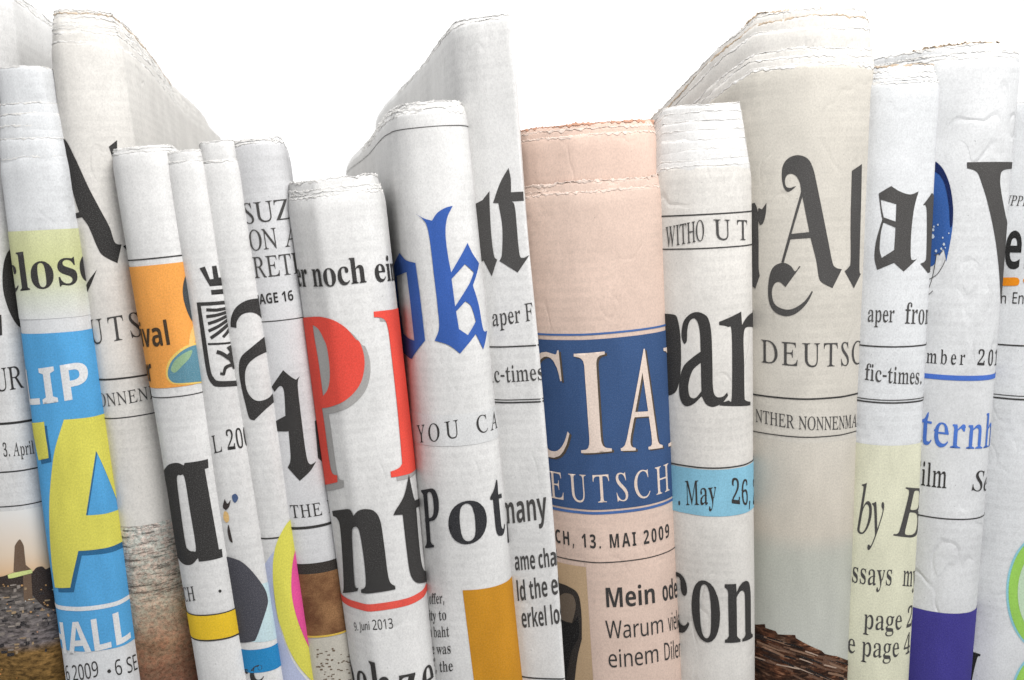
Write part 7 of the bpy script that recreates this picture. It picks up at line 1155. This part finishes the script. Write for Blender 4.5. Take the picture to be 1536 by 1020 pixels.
let = []
for ch, xl, yl, xr, yr in (('C', 800, 684, 859, 680), ('I', 867, 679, 921, 676), ('A', 929, 676, 995, 671), ('N', 999, 671, 1060, 664)):
    let += p.text(ch, 'SR', (xl, yl), (xr, yr), 146)
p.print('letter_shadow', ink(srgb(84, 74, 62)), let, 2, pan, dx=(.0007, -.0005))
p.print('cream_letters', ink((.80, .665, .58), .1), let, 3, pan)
p.print('panel_lettering', ink((.80, .665, .58), .1), p.text('EUTSCH', 'SR', (826, 746), (1005, 735), 40, pre='D', post='LAND', track=.14), 2, pan)
p.print('date_line', ink(BLACK), p.text('CH, 13. MAI 2009', 'NB', (833, 813), (1005, 805), 20, pre='O', track=.11))
p.rules(((930, 842), 1.5))
b = p.rect((850, 846), (850, 1200), right=879)
pic = p.print('photograph', ink(srgb(196, 168, 134), .3), b)
Zs = lambda q: Z(790, 680, 3, q)
p.trace('dark_suit', ink(srgb(52, 46, 42), .35), [[Zs([(60, 560, 1), (140, 580, 1), (188, 598), (232, 632), (247, 715), (249, 835, 1), (228, 925), (212, 1060, 1), (40, 1060, 1)])]], 2, parent=pic)
p.trace('sleeve', ink(srgb(112, 98, 84), .35), [[Zs([(150, 640, 1), (175, 628), (210, 640), (222, 690), (205, 762, 1), (165, 750), (145, 720, 1)])]], 3, parent=pic)
p.trace('fold_shade', ink(srgb(24, 22, 22), .35), [[Zs([(120, 730, 1), (160, 752), (206, 766, 1), (232, 730, 1), (236, 820), (200, 900), (176, 1030, 1), (160, 1030, 1), (150, 860)])]], 3, parent=pic)
p.print('headline', ink(BLACK), p.text('Mein', 'NB', (907, 910), (984, 903), 29) + p.text('oder', 'NB', (993, 901), (1020, 893), 29))
p.print('article_text', ink(BLACK), p.text('Warum', 'NR', (909, 956), (996, 947), 26) + p.text('viele', 'NR', (1002, 946), (1020, 940), 26) + p.text('einem', 'NR', (912, 1000), (989, 991), 26) + p.text('Dilem', 'NR', (995, 990), (1024, 981), 26, post='ma'))

# ---- 12: stepped
p = make('newspaper with many stepped white page edges and a light blue date band', (237, 980, 1127.5, 1020, 1012, 1132.5), .266, WARM, 248, TORN, [238, 222, 207, 193, 179, 166, 154], L=.05, leaf=0, sag=.75, tear=.8e-3, insets=[.35e-3, .8e-3, 1.2e-3, 1.6e-3, 2.0e-3, 2.4e-3, 2.8e-3],
         prof=[(-1, 1.9), (-1, 1.3), (-.97, .85), (-.74, .42), (-.3, .08), (.1, 0), (.55, .05), (.86, .24), (1, .6), (1, 1.2)], inner=WHITE)
p.rules(((1085, 320), 2), ((1085, 371), 1.8), ((1100, 700), 2))
p.print('page_line', ink(SOFT), p.text('WITHO', 'SR', (1000, 371), (1057, 360), 30) + p.text('UT', 'SR', (1070, 359), (1121, 360), 30, post=' A', track=.18), 2)
Zo = lambda q: Z(790, 480, 3, q)
par_a = Zo([(762, -36), (795, -28), (818, -5), (831, 60), (836, 200), (838, 300), (850, 342), (880, 345), (902, 325, 1), (906, 340, 1), (880, 372), (840, 390), (808, 378), (788, 342, 1), (750, 378), (715, 386), (692, 352), (688, 285), (705, 212), (745, 170), (783, 142, 1), (780, 60), (770, 10), (752, -8), (733, 8), (724, 45), (722, 92), (710, 106), (698, 70), (706, 10), (730, -22)])
par_ah = Zo([(784, 192, 1), (748, 226), (729, 290), (735, 342), (760, 350), (787, 320, 1)])
par_r = Zo([(866, 22, 1), (866, 8, 1), (965, -38, 1), (969, 22, 1), (990, -12), (1020, -36), (1060, -40, 1), (1070, 50, 1), (1000, 30), (977, 62), (979, 200), (981, 340), (987, 362), (1008, 368, 1), (1008, 383, 1), (868, 384, 1), (868, 372, 1), (906, 362), (923, 340), (922, 60), (905, 30)])
par_p = Zo([(560, -30, 1), (660, -26), (682, 0), (694, 80), (696, 200), (685, 292), (655, 335), (560, 345, 1)])
p.trace('masthead', ink(BLACK), [[par_a, par_ah], [par_r], [par_p]])
pan = p.print('blue_band', ink(srgb(140, 196, 220), .15), p.rect((1085, 704), (1085, 774)))
p.print('date_line', ink(BLACK), p.text('May', 'SR', (1029, 757), (1075, 754), 36, pre='. ') + p.text('26,', 'SR', (1096, 754), (1126, 757), 37, post=' 2'), 2, pan)
p.print('headline', ink(BLACK), p.text('on', 'SM', (1036, 953), (1129, 954), 126, pre='c'), 2)

# ---- 13: beige
p = make('wide beige newspaper with a blackletter A and a weathered timber photo', (120, 1112, 1313, 1020, 1122, 1276), .268, BEIGE, 97, [TORN, TORN, TORN, TORN_TAN, TORN], [82, 70, 38, 22, 10], L=.06, jag=.8e-3, tear=1.2e-3, sag=.35,
         insets=[.5e-3, 1e-3, 1.9e-3, 2.5e-3, 3.1e-3], prof=[(-1, 1.7), (-1, 1.15), (-.96, .72), (-.74, .32), (-.35, .06), (0, 0), (.45, .06), (.8, .24), (.96, .52), (1, .85), (1, 1.3)], wob=.35e-3, inner=WARM)
Za = lambda q: Z(1100, 200, 3, q)
crumple(p, 12, 3.4e-3, TORN, 90, WARM, sag=.35)
crumple(p, 8, 3.9e-3, TORN_TAN, 91, WARM, sag=.35)
bA = Za([(283, 238, 1), (262, 256), (243, 262), (227, 240), (219, 195), (224, 145), (248, 112), (290, 98), (335, 114), (360, 160), (378, 240), (402, 360), (428, 490), (447, 582), (462, 604), (490, 612, 1), (447, 696, 1), (400, 672), (384, 645), (372, 570), (347, 470, 1), (258, 476, 1), (228, 582, 1), (217, 580, 1), (305, 262, 1), (300, 225), (285, 195), (262, 181), (243, 188), (233, 210), (235, 232), (243, 243), (258, 245), (272, 240)])
bAh = Za([(311, 285, 1), (342, 444, 1), (262, 452, 1)])
bT = Za([(303, 598, 1), (236, 691, 1), (208, 668), (186, 678), (175, 715), (186, 765), (225, 790), (270, 788), (320, 755), (353, 708, 1), (357, 714, 1), (330, 765), (285, 808), (238, 822), (190, 805), (165, 765), (158, 710), (165, 640), (185, 598), (225, 582), (258, 596), (278, 620), (297, 597, 1)])
bl = Za([(537, 168, 1), (582, 138, 1), (578, 300), (569, 595), (575, 632, 1), (545, 697, 1), (503, 620, 1), (522, 602), (531, 570), (531, 400)])
bl2 = Za([(608, 180, 1), (650, 140, 1), (700, 160, 1), (700, 680, 1), (620, 690, 1), (586, 620, 1), (600, 590, 1)])
br = Za([(40, 330, 1), (100, 312, 1), (113, 350), (117, 480), (117, 600), (122, 640, 1), (102, 698, 1), (40, 640, 1)])
br2 = Za([(117, 335, 1), (132, 342, 1), (152, 312, 1), (149, 360), (138, 402), (124, 413, 1), (110, 380, 1)])
p.trace('masthead', ink(SOFT), [[bA, bAh], [bT], [bl], [bl2], [br], [br2]])
p.print('page_line', ink(SOFT), p.text('DEUTSC', 'SR', (1142, 543), (1292, 545), 34, pre='R ', post='H', track=.08) + p.text('NTHER NONNENMAC', 'SR', (1134, 632), (1290, 638), 19, post='H', track=.01))
p.rules(((1200, 598), 2.4), ((1200, 655), 1.4))
def timber_sky():
    a, b = p.hit(1200, 662)[1], p.hit(1200, 960)[1]
    return fade('printed_sky', a, b, [(0, (.56, .57, .52)), (.40, (.53, .54, .48)), (.45, (.54, .54, .48)), (.54, (.63, .58, .50)), (.72, (.66, .61, .53)), (1, (.66, .62, .55))], .08)
pic = p.print('photograph', timber_sky(), p.rect((1200, 664), (1200, 1200)))
Zt = lambda q: Z(1100, 680, 3, q)
def timber():
    n = Nodes('printed_timber')
    st = n.ramp(n.noise(.5, 5, .75, (.55, 2.2), 5), [(.36, srgb(26, 18, 15)), (.5, srgb(70, 48, 37)), (.6, srgb(112, 82, 64)), (.68, srgb(176, 150, 130))])
    rd = n.ramp(n.noise(.14, 2, .5, None, 2), [(.4, grey(.55)), (.6, (1.15, .9, .75))])
    return n.col(n.mix(1.0, st, rd, 'MULTIPLY'))
p.trace('timber', timber(), [[Zt([(20, 755, 1), (92, 762, 1), (100, 770, 1), (142, 768, 1), (145, 785, 1), (190, 800, 1), (200, 815, 1), (278, 818, 1), (282, 832, 1), (330, 858, 1), (395, 886, 1), (410, 900, 1), (460, 910, 1), (520, 932, 1), (640, 960, 1), (640, 1100, 1), (0, 1100, 1)])]], 2, parent=pic)
rl = random.Random(5)
for name, c, cnt, w0, w1 in (('plank', (104, 74, 56), 13, 7, 15), ('plank', (140, 108, 86), 9, 5, 11), ('dark_gap', (22, 16, 15), 16, 3, 8), ('plank', (182, 158, 140), 7, 3, 6), ('dark_gap', (40, 26, 22), 12, 4, 12)):
    pl = []
    for i in range(cnt):
        x = rl.uniform(70, 500)
        y = 792 + (x - 90) * .36 + rl.uniform(8, 150)
        w = rl.uniform(30, 120)
        k = rl.uniform(.2, .46)
        t = rl.uniform(w0, w1)
        pl.append([Zt([(x, y - t / 2, 1), (x + w * .5, y + w * k * .5 - t * .6, 1), (x + w, y + w * k - t * .3, 1), (x + w + rl.uniform(-4, 4), y + w * k + t * .5, 1), (x + w * .45, y + w * k * .5 + t * .4, 1), (x - rl.uniform(0, 4), y + t * .4, 1)])])
    lv = {(104, 74, 56): 2.4, (140, 108, 86): 2.8, (22, 16, 15): 3.2, (182, 158, 140): 3.6, (40, 26, 22): 2.1}[c]
    p.trace(name, ink(srgb(*c), .5), pl, lv, parent=pic)

# ---- 14: a n
p = make('narrow newspaper with a blackletter a and a pale yellow lower panel', (200, 1298, 1407, 1020, 1258, 1362.5), .2685, COOL, 122, [TORN, TORN, TORN_TAN], [113, 104, 95], L=.12, tear=1.2e-3, jag=.6e-3, insets=[.5e-3, 1e-3, 1.6e-3])
c_a = Za([(655, 270, 1), (710, 237, 1), (750, 262), (795, 275), (833, 261, 1), (812, 340), (799, 450), (797, 550), (806, 570), (826, 564, 1), (765, 621, 1), (722, 582, 1), (648, 614, 1), (636, 560), (642, 490), (663, 412), (671, 388, 1), (663, 340)])
c_h1 = Za([(664, 298, 1), (733, 318, 1), (730, 397, 1), (677, 378, 1), (668, 335)])
c_h2 = Za([(676, 400, 1), (729, 424, 1), (723, 524, 1), (668, 560, 1), (659, 520), (664, 450)])
c_n = Za([(854, 322, 1), (895, 268, 1), (915, 290, 1), (960, 290, 1), (940, 620, 1), (876, 628, 1), (841, 586, 1), (862, 575), (870, 540), (871, 345)])
p.trace('masthead', ink(SOFT), [[c_a, c_h1, c_h2], [c_n]])
p.print('page_line', ink(SOFT), p.text('aper', 'SR', (1301, 482), (1341, 483), 26) + p.text('fro', 'SR', (1356, 485), (1387, 486), 32, post='m') + p.text('fic-times', 'SR', (1297, 569), (1379, 576), 25, post='.'))
p.rules(((1340, 520), 2), ((1335, 600), 1.3), ((1335, 604), 2.2))
pan = p.print('yellow_panel', ink((.765, .76, .585), .12), p.rect((1332, 668), (1320, 1200)))
p.print('panel_lettering', ink(SOFT), p.text('by', 'SI', (1286, 799), (1325, 802), 72, pre='', track=-.02) + p.text('B', 'SI', (1343, 803), (1378, 805), 74), 2, pan)
p.print('article_text', ink(SOFT), p.text('says', 'SR', (1288, 875), (1338, 877), 34, pre='s') + p.text('m', 'SR', (1352, 878), (1367, 879), 34, post='y') + p.text('page', 'SR', (1294, 942), (1352, 943), 31, post=' 2') + p.text('page', 'SR', (1291, 983), (1348, 984), 31, pre='e ', post=' 4'), 2, pan)

# ---- 15: globe and V
p = make('newspaper with half a blue globe and a purple blue block at its foot', (150, 1386, 1526, 1020, 1340, 1456.5), .272, CREASED, 84, [TORN, TORN, TORN_TAN], [76, 64], L=.16, tear=1.3e-3, jag=.7e-3, insets=[.7e-3, 1.5e-3],
         prof=[(-1, 1.8), (-1, 1.2), (-.96, .75), (-.74, .36), (-.3, .07), (0.15, 0), (.55, .06), (.86, .26), (1, .6), (1, 1.2)], wob=.35e-3)
Zv = lambda q: Z(1336, 200, 3, q)
crumple(p, 66, 2.2e-3, TORN_TAN, 90)
g = p.trace('globe', ink(srgb(54, 96, 166), .2), [[Zv([(100, 130, 1), (205, 128, 1), (235, 160), (265, 230), (280, 320), (280, 400), (270, 480), (250, 578, 1), (245, 545), (236, 520), (222, 548, 1), (205, 545), (198, 585), (175, 600), (100, 610, 1)])]], 1)
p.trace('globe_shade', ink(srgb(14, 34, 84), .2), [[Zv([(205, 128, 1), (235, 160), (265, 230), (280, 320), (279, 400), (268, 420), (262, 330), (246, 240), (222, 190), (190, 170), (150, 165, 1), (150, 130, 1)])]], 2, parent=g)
rl = random.Random(3)
isl = []
for x, y, r in ((192, 435, 6), (190, 465, 9), (213, 412, 4), (235, 470, 4), (240, 500, 6), (228, 520, 5), (205, 530, 6), (195, 420, 4), (246, 515, 3), (262, 450, 3)):
    isl.append([Zv([(x - r, y), (x, y - r * 1.4), (x + r * .8, y), (x, y + r)])])
p.trace('globe_islands', ink((.62, .70, .80), .1), isl, 3, parent=g)
p.trace('globe_lines', ink(SOFT), [[Zv(stroke(q, 3))] for q in ([(150, 668), (205, 638), (232, 600), (246, 570)], [(206, 545), (198, 600), (185, 660), (165, 715)], [(160, 728), (175, 722), (190, 708)], [(195, 548), (220, 540), (236, 528)])], 2, parent=g)
p.trace('masthead', ink(SOFT), [[Zv([(344, 130, 1), (560, 130, 1), (560, 158, 1), (510, 165), (495, 195), (500, 270), (540, 480, 1), (600, 760, 1), (495, 765, 1), (486, 600), (467, 450), (437, 310), (408, 215), (388, 172), (345, 156, 1)])]])
p.print('date_line', ink(BLACK), p.text('mber', 'SR', (1389, 544), (1447, 547), 22, pre='e', track=.13) + p.text('20', 'SR', (1464, 547), (1488, 548), 23, post='1', track=.1))
p.print('blue_line', ink(srgb(76, 116, 204), .15), p.rule((1438, 567), 7.5))
p.print('headline', ink(srgb(80, 122, 206), .15), p.text('tern', 'SR', (1379, 664), (1473, 672), 52, pre='s', post='h'))
p.print('page_line', ink(BLACK), p.text('ilm', 'SR', (1381, 727), (1420, 732), 36, pre='F') + p.text('S', 'SI', (1456, 735), (1474, 736), 30, post='e'))
p.rules(((1424, 778), 1.8))
p.print('colour_panel', ink(srgb(68, 62, 146), .18), p.rect((1415, 919), (1410, 1200)))

# ---- 16: cut by the right frame edge
p = make('newspaper with a lime green bubble, cut off by the right frame edge', (200, 1500, 1640, 1020, 1436, 1580), .2765, COOL, 150, TORN, [142], L=.12)
p.print('page_line', ink(SOFT), p.text('PP', 'SI', (1516, 308), (1534, 309), 15, pre='U', post='E'))
p.print('masthead', ink((.02, .02, .02)), p.text('e', 'NB', (1504, 402), (1532, 403), 72, post='n'))
p.trace('orange_underline', ink(srgb(245, 150, 30), .1), [[Zv([(470, 648, 1), (560, 648, 1), (574, 652), (580, 666), (574, 682), (560, 686, 1), (470, 686, 1)])], [Zv([(595, 660), (602, 655), (602, 676)])]])
p.print('page_line', ink(BLACK), p.text('n', 'NR', (1500, 455), (1510, 455.5), 16, pre='i') + p.text('En', 'NR', (1517, 455), (1536, 456), 17))
p.rules(((1520, 518), 2.2), ((1512, 593), 1.2), ((1512, 598), 2.4))
Zg = lambda q: Z(1336, 760, 3.92, q)
def ell(cx, cy, rx, ry): return [(cx + rx * math.cos(t * math.pi / 10), cy + ry * math.sin(t * math.pi / 10)) for t in range(20)]
bub = []
for cx, cy, rx, ry in ((1565, 889, 56, 88), (1575, 1050, 60, 78)):
    bub.append((cx, cy, rx, ry))
o1 = p.trace('green_bubble', ink(srgb(150, 208, 222), .1), [[ell(*b)] for b in bub], 1)
p.trace('bubble_ring', ink(srgb(160, 212, 96), .15), [[ell(b[0] + 1.5, b[1], b[2] - 2, b[3] - 2)] for b in bub], 2, parent=o1)
p.trace('bubble_middle', ink(srgb(200, 224, 194), .15), [[ell(b[0] + 3, b[1], b[2] - 14, b[3] - 20)] for b in bub], 3, parent=o1)
p.trace('headline', ink((.02, .02, .02)), [[Zg([(440, 860, 1), (483, 853, 1), (528, 868, 1), (526, 880, 1), (512, 884), (498, 930), (484, 990), (470, 1060, 1), (440, 1060, 1)])]])
